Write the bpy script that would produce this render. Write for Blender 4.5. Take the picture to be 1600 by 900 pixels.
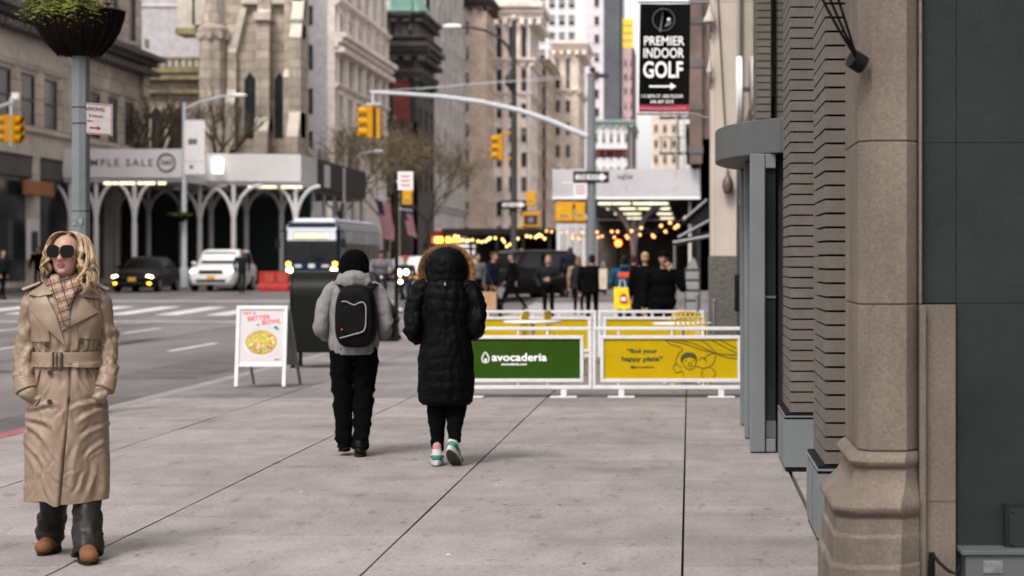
import bpy, bmesh, math, random
import numpy as np
from mathutils import Vector, Matrix, noise as mnoise
R = math.radians
PI = math.pi
random.seed(7)
S = bpy.context.scene
for _o in list(bpy.data.objects):
    bpy.data.objects.remove(_o)
COL = S.collection

# ------------------------------------------------------------------ camera
F, VX, VY, H = 3400.0, 1077.0, 408.0, 1.55      # focal length in photo pixels, vanishing point, eye height
cam_d = bpy.data.cameras.new("camera")
cam_d.sensor_width = 36.0
cam_d.lens = F / 1600.0 * 36.0
cam_d.shift_x = -(VX - 800.0) / 1600.0
cam_d.shift_y = -(450.0 - VY) / 1600.0
cam_d.clip_start = 0.1
cam_d.clip_end = 5000
cam_d.dof.use_dof = True
cam_d.dof.focus_distance = 13.4
cam_d.dof.aperture_fstop = 2.8
cam = bpy.data.objects.new("camera", cam_d)
COL.objects.link(cam)
cam.location = (0, 0, H)
cam.rotation_euler = (R(90), 0, 0)
S.camera = cam

# ------------------------------------------------------------------ world, sun, exposure
W = bpy.data.worlds.new("World")
S.world = W
W.use_nodes = True
nt = W.node_tree
bgn = nt.nodes["Background"]
sky = nt.nodes.new("ShaderNodeTexSky")
sky.sky_type = 'NISHITA'
sky.sun_disc = False
sky.sun_elevation = R(52)
sky.sun_rotation = R(-160)
sky.dust_density = 3.0
sky.air_density = 1.0
hs = nt.nodes.new("ShaderNodeHueSaturation")       # an overcast sky has hardly any blue left
hs.inputs['Saturation'].default_value = 0.10
hs.inputs['Value'].default_value = 1.0
tint = nt.nodes.new("ShaderNodeMix"); tint.data_type = 'RGBA'; tint.blend_type = 'MULTIPLY'
tint.inputs[0].default_value = 1.0
tint.inputs[7].default_value = (1.0, 0.965, 0.955, 1)
nt.links.new(sky.outputs[0], hs.inputs['Color'])
nt.links.new(hs.outputs[0], tint.inputs[6])
nt.links.new(tint.outputs[2], bgn.inputs[0])
bgn.inputs[1].default_value = 0.15
sun_d = bpy.data.lights.new("sun", 'SUN')
sun_d.energy = 1.2
sun_d.angle = R(14)
sun_d.color = (1.0, 0.95, 0.90)
sun = bpy.data.objects.new("sun", sun_d)
COL.objects.link(sun)
_d = Vector((math.sin(R(-160)) * math.cos(R(52)), math.cos(R(-160)) * math.cos(R(52)), math.sin(R(52))))
sun.rotation_euler = _d.to_track_quat('Z', 'Y').to_euler()
S.view_settings.view_transform = 'Standard'
S.view_settings.look = 'None'
S.view_settings.exposure = 1.0
S.view_settings.gamma = 1.0
S.view_settings.use_curve_mapping = False
S.cycles.use_denoising = True
S.cycles.max_bounces = 6
S.cycles.diffuse_bounces = 3
S.cycles.glossy_bounces = 3
S.cycles.sample_clamp_indirect = 6.0

# ------------------------------------------------------------------ helpers
def PX(px, Y): return (px - VX) * Y / F
def PZ(py, Y): return H - (py - VY) * Y / F
def gz(Y):                                          # the avenue climbs a little beyond the crossing
    t = min(1.0, max(0.0, (Y - 50.0) / 45.0))
    return 0.42 * t * t * (3 - 2 * t) + max(0.0, Y - 95.0) * 0.002

def srgb(h):
    h = h.lstrip('#')
    out = []
    for i in (0, 2, 4):
        c = int(h[i:i + 2], 16) / 255.0
        out.append(c / 12.92 if c <= 0.04045 else ((c + 0.055) / 1.055) ** 2.4)
    return tuple(out)

_mats = {}
def mat(name, col, rough=0.65, metal=0.0, var=0.18, scale=4.0, bump=0.0, bscale=60.0, spec=0.2,
        emit=None, es=0.0, coat=0.0, streak=None, fine=0.0, fscale=150.0, brick=None):
    """procedural surface: base colour broken up by two sizes of noise, with a noise bump"""
    if name in _mats: return _mats[name]
    m = bpy.data.materials.new(name); m.use_nodes = True
    t = m.node_tree; N = t.nodes; L = t.links
    b = N["Principled BSDF"]
    b.inputs['Roughness'].default_value = rough
    b.inputs['Metallic'].default_value = metal
    b.inputs['Specular IOR Level'].default_value = spec
    if coat: b.inputs['Coat Weight'].default_value = coat
    tc = N.new("ShaderNodeTexCoord")
    src = tc.outputs['Object']
    if streak:
        mp = N.new("ShaderNodeMapping"); mp.inputs['Scale'].default_value = streak
        L.new(src, mp.inputs[0]); src = mp.outputs[0]
    nz = N.new("ShaderNodeTexNoise"); nz.inputs['Scale'].default_value = scale; nz.inputs['Detail'].default_value = 6
    nz.inputs['Roughness'].default_value = 0.6
    L.new(src, nz.inputs['Vector'])
    rp = N.new("ShaderNodeValToRGB")
    lo = tuple(max(0, c * (1 - var)) for c in col); hi = tuple(min(1, c * (1 + var)) for c in col)
    rp.color_ramp.elements[0].position = 0.3; rp.color_ramp.elements[0].color = lo + (1,)
    rp.color_ramp.elements[1].position = 0.7; rp.color_ramp.elements[1].color = hi + (1,)
    L.new(nz.outputs['Fac'], rp.inputs[0])
    out = rp.outputs[0]
    if fine:
        n2 = N.new("ShaderNodeTexNoise"); n2.inputs['Scale'].default_value = fscale; n2.inputs['Detail'].default_value = 3
        L.new(tc.outputs['Object'], n2.inputs['Vector'])
        mr = N.new("ShaderNodeMapRange"); mr.inputs[1].default_value = .3; mr.inputs[2].default_value = .7
        mr.inputs[3].default_value = 1 - fine; mr.inputs[4].default_value = 1 + fine
        L.new(n2.outputs['Fac'], mr.inputs[0])
        mx = N.new("ShaderNodeMix"); mx.data_type = 'RGBA'; mx.blend_type = 'MULTIPLY'; mx.inputs[0].default_value = 1
        L.new(out, mx.inputs[6]); L.new(mr.outputs[0], mx.inputs[7]); out = mx.outputs[2]
    if brick:                                            # stone courses; u runs along the wall, v is height
        sx = N.new("ShaderNodeSeparateXYZ"); L.new(tc.outputs['Object'], sx.inputs[0])
        ad = N.new("ShaderNodeMath"); ad.operation = 'ADD'; L.new(sx.outputs[0], ad.inputs[0]); L.new(sx.outputs[1], ad.inputs[1])
        cb = N.new("ShaderNodeCombineXYZ"); L.new(ad.outputs[0], cb.inputs[0]); L.new(sx.outputs[2], cb.inputs[1])
        bk = N.new("ShaderNodeTexBrick"); bk.inputs['Scale'].default_value = 1; bk.inputs['Brick Width'].default_value = brick[0]; bk.inputs['Row Height'].default_value = brick[1]
        bk.inputs['Mortar Size'].default_value = brick[1]*.05; bk.inputs['Color1'].default_value = (1.12, 1.1, 1.08, 1); bk.inputs['Color2'].default_value = (.84, .85, .86, 1); bk.inputs['Mortar'].default_value = (.58, .56, .54, 1)
        L.new(cb.outputs[0], bk.inputs['Vector'])
        mx = N.new("ShaderNodeMix"); mx.data_type = 'RGBA'; mx.blend_type = 'MULTIPLY'; mx.inputs[0].default_value = 1
        L.new(out, mx.inputs[6]); L.new(bk.outputs['Color'], mx.inputs[7]); out = mx.outputs[2]
    L.new(out, b.inputs['Base Color'])
    if bump:
        n3 = N.new("ShaderNodeTexNoise"); n3.inputs['Scale'].default_value = bscale; n3.inputs['Detail'].default_value = 4
        L.new(tc.outputs['Object'], n3.inputs['Vector'])
        bp = N.new("ShaderNodeBump"); bp.inputs['Strength'].default_value = bump; bp.inputs['Distance'].default_value = 0.02
        L.new(n3.outputs['Fac'], bp.inputs['Height']); L.new(bp.outputs[0], b.inputs['Normal'])
    if emit:
        b.inputs['Emission Color'].default_value = tuple(emit) + (1,)
        b.inputs['Emission Strength'].default_value = es
    _mats[name] = m
    return m

class MB:
    """collects faces and links them as ONE mesh object"""
    def __init__(s): s.v = []; s.f = []; s.m = []; s.s = []
    def add(s, verts, faces, m=0, smooth=False):
        b = len(s.v); s.v.extend(tuple(p) for p in verts)
        for f in faces: s.f.append(tuple(b + i for i in f)); s.m.append(m); s.s.append(smooth)
    def box(s, x0, x1, y0, y1, z0, z1, m=0):
        if x0 > x1: x0, x1 = x1, x0
        if y0 > y1: y0, y1 = y1, y0
        if z0 > z1: z0, z1 = z1, z0
        s.add([(x0,y0,z0),(x1,y0,z0),(x1,y1,z0),(x0,y1,z0),(x0,y0,z1),(x1,y0,z1),(x1,y1,z1),(x0,y1,z1)],
              [(0,3,2,1),(4,5,6,7),(0,1,5,4),(1,2,6,5),(2,3,7,6),(3,0,4,7)], m)
    def hexa(s, bot, top, m=0):                      # two quads, bottom and top, same winding (ccw from above)
        s.add(list(bot) + list(top), [(0,3,2,1),(4,5,6,7),(0,1,5,4),(1,2,6,5),(2,3,7,6),(3,0,4,7)], m)
    def quad(s, a, b, c, d, m=0): s.add([a,b,c,d], [(0,1,2,3)], m)
    def ring_frame(s, d):
        d = Vector(d).normalized()
        up = Vector((0,0,1)) if abs(d.z) < 0.9 else Vector((0,1,0))
        u = d.cross(up).normalized(); w = u.cross(d).normalized()
        return u, w
    def tube(s, path, rad, n=8, m=0, caps=True, smooth=True, closed=False):
        P = [Vector(p) for p in path]; k = len(P)
        if not isinstance(rad, (list, tuple)): rad = [rad] * k
        verts = []; u = w = None
        for i in range(k):
            if closed: d = P[(i+1) % k] - P[i-1]
            else: d = P[min(i+1, k-1)] - P[max(i-1, 0)]
            if d.length < 1e-9: d = Vector((0,0,1))
            d.normalize()
            if u is None: u, w = s.ring_frame(d)
            else:
                u = (u - d * u.dot(d))
                if u.length < 1e-6: u, w = s.ring_frame(d)
                u.normalize(); w = u.cross(d).normalized()
            for j in range(n):
                a = 2 * PI * j / n
                verts.append(P[i] + (u * math.cos(a) + w * math.sin(a)) * rad[i])
        faces = []
        for i in range(k if closed else k - 1):
            for j in range(n):
                a = i*n + j; b = i*n + (j+1) % n; i2 = (i+1) % k
                faces.append((a, i2*n + j, i2*n + (j+1) % n, b))
        b0 = len(s.v)
        s.add(verts, faces, m, smooth)
        if caps and not closed:
            s.f.append(tuple(b0 + j for j in range(n))); s.m.append(m); s.s.append(False)
            s.f.append(tuple(b0 + (k-1)*n + j for j in reversed(range(n)))); s.m.append(m); s.s.append(False)
    def cyl(s, p0, p1, r0, r1=None, n=12, m=0, caps=True, smooth=True):
        s.tube([p0, p1], [r0, r0 if r1 is None else r1], n, m, caps, smooth)
    def loft(s, rings, m=0, smooth=True, cap0=True, cap1=True, closed_ring=True):
        n = len(rings[0]); verts = [p for r in rings for p in r]; faces = []
        for i in range(len(rings) - 1):
            for j in range(n if closed_ring else n - 1):
                a = i*n + j; b = i*n + (j+1) % n
                faces.append((a, b, b + n, a + n))
        b0 = len(s.v)
        s.add(verts, faces, m, smooth)
        if cap0: s.f.append(tuple(b0 + j for j in reversed(range(n)))); s.m.append(m); s.s.append(False)
        if cap1: s.f.append(tuple(b0 + (len(rings)-1)*n + j for j in range(n))); s.m.append(m); s.s.append(False)
    def lathe(s, c, prof, n=20, m=0, smooth=True, caps=True):     # prof: (radius, z) pairs, bottom to top
        rings = [[(c[0] + r*math.cos(2*PI*j/n), c[1] + r*math.sin(2*PI*j/n), c[2] + z) for j in range(n)] for r, z in prof]
        s.loft(rings, m, smooth, caps, caps)
    def ball(s, c, r, n=14, k=9, m=0, rot=None):
        if not isinstance(r, (tuple, list)): r = (r, r, r)
        rings = []
        for i in range(k + 1):
            t = PI * (i / k) ; t = max(0.02, min(PI - 0.02, t))
            ring = []
            for j in range(n):
                p = Vector((r[0]*math.sin(t)*math.cos(2*PI*j/n), r[1]*math.sin(t)*math.sin(2*PI*j/n), -r[2]*math.cos(t)))
                if rot: p = rot @ p
                ring.append((c[0]+p.x, c[1]+p.y, c[2]+p.z))
            rings.append(ring)
        s.loft(rings, m, True)
    def prism(s, poly, fn, d0, d1, m=0):              # poly (u,v) ccw; fn(u,v,d) -> point
        n = len(poly)
        vs = [fn(u, v, d0) for u, v in poly] + [fn(u, v, d1) for u, v in poly]
        fs = [tuple(range(n)), tuple(n + i for i in reversed(range(n)))]
        for i in range(n):
            j = (i+1) % n; fs.append((i, n+i, n+j, j))
        s.add(vs, fs, m)
    def build(s, name, mats, parent=None, origin=None, bevel=0.0, sharp=40, subsurf=0, cat=None):
        off = Vector((0,0,0))
        if parent is not None: off = wloc(parent)
        elif origin is not None: off = Vector(origin)
        me = bpy.data.meshes.new(name)
        me.from_pydata([(p[0]-off.x, p[1]-off.y, p[2]-off.z) for p in s.v], [], s.f)
        if not isinstance(mats, (list, tuple)): mats = [mats]
        for x in mats: me.materials.append(x)
        me.polygons.foreach_set('material_index', s.m)
        me.polygons.foreach_set('use_smooth', s.s)
        me.update()
        bm = bmesh.new(); bm.from_mesh(me); bmesh.ops.recalc_face_normals(bm, faces=bm.faces); bm.to_mesh(me); bm.free()
        if any(s.s) and sharp: me.set_sharp_from_angle(angle=R(sharp))
        o = bpy.data.objects.new(name, me); COL.objects.link(o)
        if parent is not None: o.parent = parent
        elif origin is not None: o.location = off
        if bevel:
            b = o.modifiers.new("bevel", 'BEVEL'); b.width = bevel; b.segments = 2; b.limit_method = 'ANGLE'; b.angle_limit = R(35)
        if subsurf:
            b = o.modifiers.new("sub", 'SUBSURF'); b.levels = subsurf; b.render_levels = subsurf
        return o

def wloc(o):
    v = Vector(o.location)
    while o.parent: o = o.parent; v = v + Vector(o.location)
    return v
def thing(name, label, cat, loc=(0,0,0), group=None, rz=0.0):
    o = bpy.data.objects.new(name, None); COL.objects.link(o)
    o.empty_display_size = 0.2
    o.location = loc; o.rotation_euler = (0, 0, rz)
    o['label'] = label; o['category'] = cat
    if group: o['group'] = group
    return o
def tag(o, label, cat, group=None):
    o['label'] = label; o['category'] = cat
    if group: o['group'] = group
    return o
def struct(o): o['kind'] = 'structure'; return o
def copy_tree(o, parent=None):
    c = o.copy(); COL.objects.link(c)
    if parent is not None: c.parent = parent
    for ch in [x for x in bpy.data.objects if x.parent == o]: copy_tree(ch, c)
    return c
def kids(o): return [x for x in bpy.data.objects if x.parent == o]

def text_mesh(body, size, bold=0.0, align='CENTER', spacing=1.0, width=1.0, shear=0.0):
    cu = bpy.data.curves.new("t", 'FONT'); cu.body = body; cu.size = size; cu.align_x = align; cu.align_y = 'CENTER'
    cu.offset = bold; cu.space_character = spacing; cu.extrude = 0.002; cu.shear = shear; cu.resolution_u = 3
    o = bpy.data.objects.new("t", cu); COL.objects.link(o)
    dg = bpy.context.evaluated_depsgraph_get(); dg.update()
    me = bpy.data.meshes.new_from_object(o.evaluated_get(dg))
    vs = [(v.co.x * width, v.co.y, v.co.z) for v in me.vertices]; fs = [tuple(p.vertices) for p in me.polygons]
    bpy.data.objects.remove(o); bpy.data.curves.remove(cu); bpy.data.meshes.remove(me)
    return vs, fs
def text_into(mb, body, size, fn, m=0, **k):          # fn(u, v, d) -> world point, d = out of the surface
    vs, fs = text_mesh(body, size, **k)
    mb.add([fn(x, y, z) for x, y, z in vs], fs, m)
def front(cx, y, cz):                                 # writing that faces the camera side (-Y)
    return lambda u, v, d=0.0: (cx + u, y - 0.004 - d, cz + v)

def lerp(a, b, t): return a + (b - a) * t
def fbm(x, y, z): return mnoise.fractal(Vector((x, y, z)), 1.0, 2.0, 4)
# ================================================================== ground
def concrete(name, col, spot=True):
    m = bpy.data.materials.new(name); m.use_nodes = True
    t = m.node_tree; N = t.nodes; L = t.links; b = N["Principled BSDF"]
    b.inputs['Roughness'].default_value = 0.8; b.inputs['Specular IOR Level'].default_value = 0.15
    tc = N.new("ShaderNodeTexCoord"); P = tc.outputs['Object']
    def noise(scale, det, stretch=None, lo=.3, hi=.7, a=.85, c=1.12):
        src = P
        if stretch:
            mp = N.new("ShaderNodeMapping"); mp.inputs['Scale'].default_value = stretch; L.new(P, mp.inputs[0]); src = mp.outputs[0]
        n = N.new("ShaderNodeTexNoise"); n.inputs['Scale'].default_value = scale; n.inputs['Detail'].default_value = det
        L.new(src, n.inputs['Vector'])
        r = N.new("ShaderNodeMapRange"); r.inputs[1].default_value = lo; r.inputs[2].default_value = hi; r.inputs[3].default_value = a; r.inputs[4].default_value = c
        L.new(n.outputs['Fac'], r.inputs[0]); return r.outputs[0]
    geo = N.new("ShaderNodeAttribute"); geo.attribute_name = "slab"
    sl = N.new("ShaderNodeMapRange"); sl.inputs[3].default_value = .86; sl.inputs[4].default_value = 1.10
    L.new(geo.outputs['Fac'], sl.inputs[0])
    f = [sl.outputs[0], noise(.45, 5, None, .3, .7, .87, 1.10), noise(3.5, 8, (1, .45, 1), .32, .68, .86, 1.10), noise(38, 4, (1, .6, 1), .33, .67, .86, 1.12), noise(150, 3, None, .33, .67, .85, 1.14), noise(420, 2, None, .3, .7, .85, 1.15)]
    f.append(noise(9, 10, (1, .35, 1), .60, .68, 1.0, .74)); f.append(noise(1.3, 9, (.5, 1, 1), .56, .66, 1.0, .84))
    if spot:
        vo = N.new("ShaderNodeTexVoronoi"); vo.inputs['Scale'].default_value = 2.6; vo.inputs['Randomness'].default_value = 1
        L.new(P, vo.inputs['Vector'])
        r = N.new("ShaderNodeMapRange"); r.inputs[1].default_value = .030; r.inputs[2].default_value = .05; r.inputs[3].default_value = .50; r.inputs[4].default_value = 1
        L.new(vo.outputs['Distance'], r.inputs[0]); f.append(r.outputs[0])
        vo = N.new("ShaderNodeTexVoronoi"); vo.inputs['Scale'].default_value = 5.7
        L.new(P, vo.inputs['Vector'])
        r = N.new("ShaderNodeMapRange"); r.inputs[1].default_value = .035; r.inputs[2].default_value = .085; r.inputs[3].default_value = .62; r.inputs[4].default_value = 1
        L.new(vo.outputs['Distance'], r.inputs[0]); f.append(r.outputs[0])
    cur = f[0]
    for x in f[1:]:
        mm = N.new("ShaderNodeMath"); mm.operation = 'MULTIPLY'; L.new(cur, mm.inputs[0]); L.new(x, mm.inputs[1]); cur = mm.outputs[0]
    mx = N.new("ShaderNodeMix"); mx.data_type = 'RGBA'; mx.blend_type = 'MULTIPLY'; mx.inputs[0].default_value = 1
    mx.inputs[6].default_value = tuple(col) + (1,); L.new(cur, mx.inputs[7]); L.new(mx.outputs[2], b.inputs['Base Color'])
    n3 = N.new("ShaderNodeTexNoise"); n3.inputs['Scale'].default_value = 160; n3.inputs['Detail'].default_value = 4; L.new(P, n3.inputs['Vector'])
    bp = N.new("ShaderNodeBump"); bp.inputs['Strength'].default_value = .25; bp.inputs['Distance'].default_value = .01
    L.new(n3.outputs['Fac'], bp.inputs['Height']); L.new(bp.outputs[0], b.inputs['Normal'])
    return m
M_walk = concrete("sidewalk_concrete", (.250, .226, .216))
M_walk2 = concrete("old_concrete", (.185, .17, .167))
M_joint = mat("joint_dirt", (.035, .032, .03), rough=.95)
M_kerb = mat("kerb_stone", (.215, .198, .194), rough=.8, var=.2, scale=3, fine=.15)
M_redk = mat("faded_red_paint", (.24, .085, .09), rough=.8, var=.35, scale=9)
M_asph = mat("asphalt", (.125, .115, .114), rough=.88, var=.34, scale=.45, streak=(1, .25, 1), fine=.38, fscale=60, bump=.3, bscale=120)
M_paint = mat("road_paint", (.47, .45, .44), rough=.75, var=.22, scale=2.5, fine=.2, fscale=30)
M_dirt = mat("soil", (.12, .11, .10), rough=.95)

def strip(xs, ys, dz):                               # a sheet that follows the climb of the avenue
    mb = MB()
    vs = [(x, y, gz(y) + dz) for y in ys for x in xs]; n = len(xs)
    fs = [(i*n+j, i*n+j+1, (i+1)*n+j+1, (i+1)*n+j) for i in range(len(ys)-1) for j in range(n-1)]
    mb.add(vs, fs, 0); return mb
YS = [-20, 0, 20, 40, 50] + [50 + 3*i for i in range(1, 17)] + [110, 130, 160, 200, 300, 500, 900]
struct(strip([-400, -100, -31, -6.2, 1, 60, 400], YS, -0.30).build("ground", M_dirt))
road = strip([-90, -31, -20, -6.2, 1, 60], YS, -0.13).build("road", M_asph); struct(road)

# --- near sidewalk: separate slabs with open joints over a dark bed
LX = [-0.035, -1.62, -3.17, -4.71, -6.02]
def sidewalk(name, xs, ys, m, jx=.013, jy=.007, bed=True):
    mb = MB(); slab = []
    rnd = random.Random(len(ys) * 17)
    for i in range(len(ys)-1):
        for j in range(len(xs)-1):
            x0, x1, y0, y1 = xs[j]+jx/2, xs[j+1]-jx/2, ys[i]+jy/2, ys[i+1]-jy/2
            h = [gz((y0+y1)/2) + rnd.uniform(-.002, .002) for _ in range(4)]
            c = .012
            mb.hexa([(x0,y0,-.11+gz(y0)),(x1,y0,-.11+gz(y0)),(x1,y1,-.11+gz(y1)),(x0,y1,-.11+gz(y1))],
                    [(x0,y0,gz(y0)+h[0]-h[0]+rnd.uniform(-.002,.002)),(x1,y0,gz(y0)+rnd.uniform(-.002,.002)),
                     (x1,y1,gz(y1)+rnd.uniform(-.002,.002)),(x0,y1,gz(y1)+rnd.uniform(-.002,.002))], 0)
            v = rnd.random(); slab += [v]*6
    o = mb.build(name, m)
    at = o.data.attributes.new("slab", 'FLOAT', 'FACE'); at.data.foreach_set('value', slab)
    return struct(o)
ys = [2.9 + 1.55*i for i in range(5)] + [11.07, 12.28] + [12.28 + 1.55*i for i in range(1, 8)] + [24.62]
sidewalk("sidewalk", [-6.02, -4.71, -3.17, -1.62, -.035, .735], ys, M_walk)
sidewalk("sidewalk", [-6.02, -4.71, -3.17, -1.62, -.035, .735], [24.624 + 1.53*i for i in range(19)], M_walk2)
sidewalk("pavement", [.75, 2.4], [9.8 + 1.7*i for i in range(6)], M_walk, jy=.006)
mb = MB(); mb.box(-6.02, 2.4, 2.8, 52.2, -.2, -.06); struct(mb.build("ground", M_joint))
# kerb, with a piece of faded red paint
mb = MB()
y = 2.9
while y < 52:
    L_ = 2.4
    mb.box(-6.22, -6.025, y+.004, min(52.2, y+L_)-.004, -.2, .0, 1 if 15.5 < y < 21.5 else 0); y += L_
mb.box(-6.22, 2.4, 52.2, 52.4, -.2, .0, 0)
struct(mb.build("kerb", [M_kerb, M_redk], bevel=.012))

def far_block(name, x0, x1, y0, y1, m=M_walk2):
    ysl = [y0]; 
    while ysl[-1] < y1: ysl.append(min(y1, ysl[-1] + 4.0))
    mb = MB()
    for a, b in zip(ysl[:-1], ysl[1:]):
        mb.hexa([(x0,a,gz(a)-.25),(x1,a,gz(a)-.25),(x1,b,gz(b)-.25),(x0,b,gz(b)-.25)], [(x0,a,gz(a)),(x1,a,gz(a)),(x1,b,gz(b)),(x0,b,gz(b))], 0)
    o = mb.build(name, m); return struct(o)
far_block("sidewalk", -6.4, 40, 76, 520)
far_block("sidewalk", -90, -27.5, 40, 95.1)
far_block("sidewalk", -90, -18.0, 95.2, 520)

# --- scraps of paper and leaf litter on the slabs
mb = MB(); _r = random.Random(12)
for px, py in [(1054, 761), (1197, 797), (789, 790), (931, 819), (1040, 842), (232, 700), (470, 770), (300, 742), (700, 868), (1180, 700), (850, 690), (640, 700)] + [(_r.uniform(150, 1200), _r.uniform(640, 890)) for _ in range(26)]:
    Y = 5270/(py-408); x = PX(px, Y); a = _r.uniform(0, 6.28); L_ = _r.uniform(.006, .018); w_ = L_*_r.uniform(.3, .8)
    c, s_ = math.cos(a), math.sin(a)
    mb.add([(x+u*c-v*s_, Y+u*s_+v*c, .005+h_) for u, v, h_ in ((-L_, -w_, 0), (L_, -w_*.6, .002), (L_*.8, w_, .004), (-L_*.7, w_*.8, .001))], [(0, 1, 2, 3)], 0 if _r.random() < .45 else 1)
lt = mb.build("litter", [mat("paper_scrap", (.60, .58, .55), rough=.9), mat("dark_scrap", (.05, .045, .04), rough=.9)]); lt['kind'] = 'stuff'
# --- painted markings
def mark(name, quads):
    mb = MB()
    for x0, x1, y0, y1 in quads:
        k = max(1, int((y1-y0)/2)); 
        for i in range(k):
            a, b = lerp(y0, y1, i/k), lerp(y0, y1, (i+1)/k)
            mb.quad((x0,a,gz(a)-.124),(x1,a,gz(a)-.124),(x1,b,gz(b)-.124),(x0,b,gz(b)-.124))
    return struct(mb.build(name, M_paint))
M_asph2 = mat("asphalt_patch", (.085, .079, .079), rough=.9, var=.3, scale=1.2, fine=.35, fscale=50)
mb = MB()
for x0, x1, y0, y1 in ((-8.4, -7.0, 31, 38.5), (-13.6, -11.2, 43.6, 47.0), (-18.5, -16.0, 38, 43), (-7.3, -6.45, 18, 27), (-11.6, -11.45, 24, 60), (-15.3, -15.2, 30, 60)):
    k = max(1, int((y1-y0)/2))
    for i in range(k):
        a, b = lerp(y0, y1, i/k), lerp(y0, y1, (i+1)/k); j = .05*math.sin(i*2.1+x0); j2 = .05*math.sin((i+1)*2.1+x0)
        mb.quad((x0+j,a,gz(a)-.1275),(x1+j,a,gz(a)-.1275),(x1+j2,b,gz(b)-.1275),(x0+j2,b,gz(b)-.1275))
for cx_, cy_ in ((-10.6, 33.0), (-8.2, 52.5), (-14.2, 55.5)):
    n = 20; mb.add([(cx_+.38*math.cos(2*PI*i/n), cy_+.38*math.sin(2*PI*i/n), gz(cy_)-.1262) for i in range(n)], [tuple(range(n))], 1)
struct(mb.build("road", [M_asph2, mat("manhole_iron", (.045, .04, .038), rough=.6, var=.4, scale=14)]))
mark("road_marking", [(-9.75, -9.6, 40.5, 44.6), (-9.72, -9.58, 50.5, 54.0), (-13.2, -13.06, 41, 45), (-13.2, -13.06, 50.5, 54), (-16.6, -16.46, 50.5, 54)])
mark("road_marking", [(-7.6 - 1.55*i - .34, -7.6 - 1.55*i + .34, 62.5 + .25*i, 69.5 + .25*i) for i in range(13)])
mark("road_marking", [(-5.3, -.4, 53.3 + 1.45*i, 54.0 + 1.45*i) for i in range(15)])
mark("road_marking", [(-26, -7.0, 76.2, 76.9), (-26, -7, 58.6, 59.0)])
# ================================================================== far buildings
def wallmat(name, col, **k):
    d = dict(rough=.85, var=.22, scale=.35, fine=.14, fscale=2.2, spec=.2); d.update(k)
    return mat(name, col, **d)
ST_A = wallmat("warm_limestone", (.50, .43, .36), brick=(1.3, .62))
ST_A2 = wallmat("dark_cornice_stone", (.10, .09, .085))
ST_C = wallmat("church_stone", (.36, .31, .255), var=.25, scale=.5, fine=.2, fscale=1.6, brick=(1.1, .55))
ST_C2 = wallmat("church_stone_pale", (.48, .43, .365), var=.2)
ST_MOSS = wallmat("mossy_stone", (.21, .18, .10), var=.4, scale=1.5)
ST_W = wallmat("white_painted_brick", (.36, .345, .35), var=.06)
ST_D = wallmat("cream_facade_stone", (.64, .57, .52))
ST_E = wallmat("brown_stone", (.065, .056, .05), var=.3)
ST_RED = wallmat("red_brick", (.17, .045, .035), var=.3, scale=2)
CU = mat("green_copper", (.17, .33, .27), rough=.6, var=.25, scale=.8)
ST_F = wallmat("grey_brick", (.47, .43, .41))
ST_G = wallmat("beige_brick", (.50, .395, .32))
ST_H = wallmat("white_terracotta", (.72, .63, .555))
ST_I = wallmat("pale_cream_brick", (.58, .49, .41))
ST_J = wallmat("white_tower_concrete", (.60, .59, .60), var=.05)
ST_K = wallmat("lilac_concrete", (.58, .53, .55), var=.06)
GL_T = mat("dark_tower_glass", (.075, .085, .10), rough=.25, var=.3, scale=.25, spec=.5)
ST_BR = wallmat("brown_brick", (.13, .095, .08), var=.3)
GL = [mat("window_glass_dark", (.020, .024, .028), rough=.2, var=.4, scale=.8, spec=.3),
      mat("window_glass_blind", (.22, .21, .20), rough=.3, var=.3, scale=1, spec=.5),
      mat("window_glass_grey", (.075, .085, .09), rough=.2, var=.4, scale=.6, spec=.4)]
M_sash = mat("dark_sash", (.05, .05, .05), rough=.5)
M_sashw = mat("pale_sash", (.45, .43, .40), rough=.5)
_wm = {}
def win_mesh(w, h, kind, sash, arch=False):
    key = (round(w, 2), round(h, 2), kind, sash.name, arch)
    if key in _wm: return _wm[key]
    mb = MB(); fr = min(.09, w*.1)
    mb.box(-w/2, w/2, 0, .05, 0, h, 0)
    if arch:
        mb.prism([(w/2*math.cos(PI*i/10), h + w/2*math.sin(PI*i/10)) for i in range(11)], lambda u, v, d: (u, d, v), .0, .05, 0)
    mb.box(-w/2, -w/2+fr, -.06, -.005, 0, h, 1); mb.box(w/2-fr, w/2, -.06, -.005, 0, h, 1)
    mb.box(-w/2+fr, w/2-fr, -.06, -.005, h-fr, h, 1); mb.box(-w/2+fr, w/2-fr, -.06, -.005, 0, fr, 1)
    mb.box(-w/2+fr, w/2-fr, -.05, -.005, h*.5-fr/2, h*.5+fr/2, 1)
    if kind == 1: mb.box(-w/2+fr, w/2-fr, -.004, -.001, h*.5+fr/2, h-fr, 2)
    o = mb.build("window", [GL[2 if kind == 2 else 0], sash, GL[1]])
    me = o.data; bpy.data.objects.remove(o); _wm[key] = me
    return me

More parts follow.
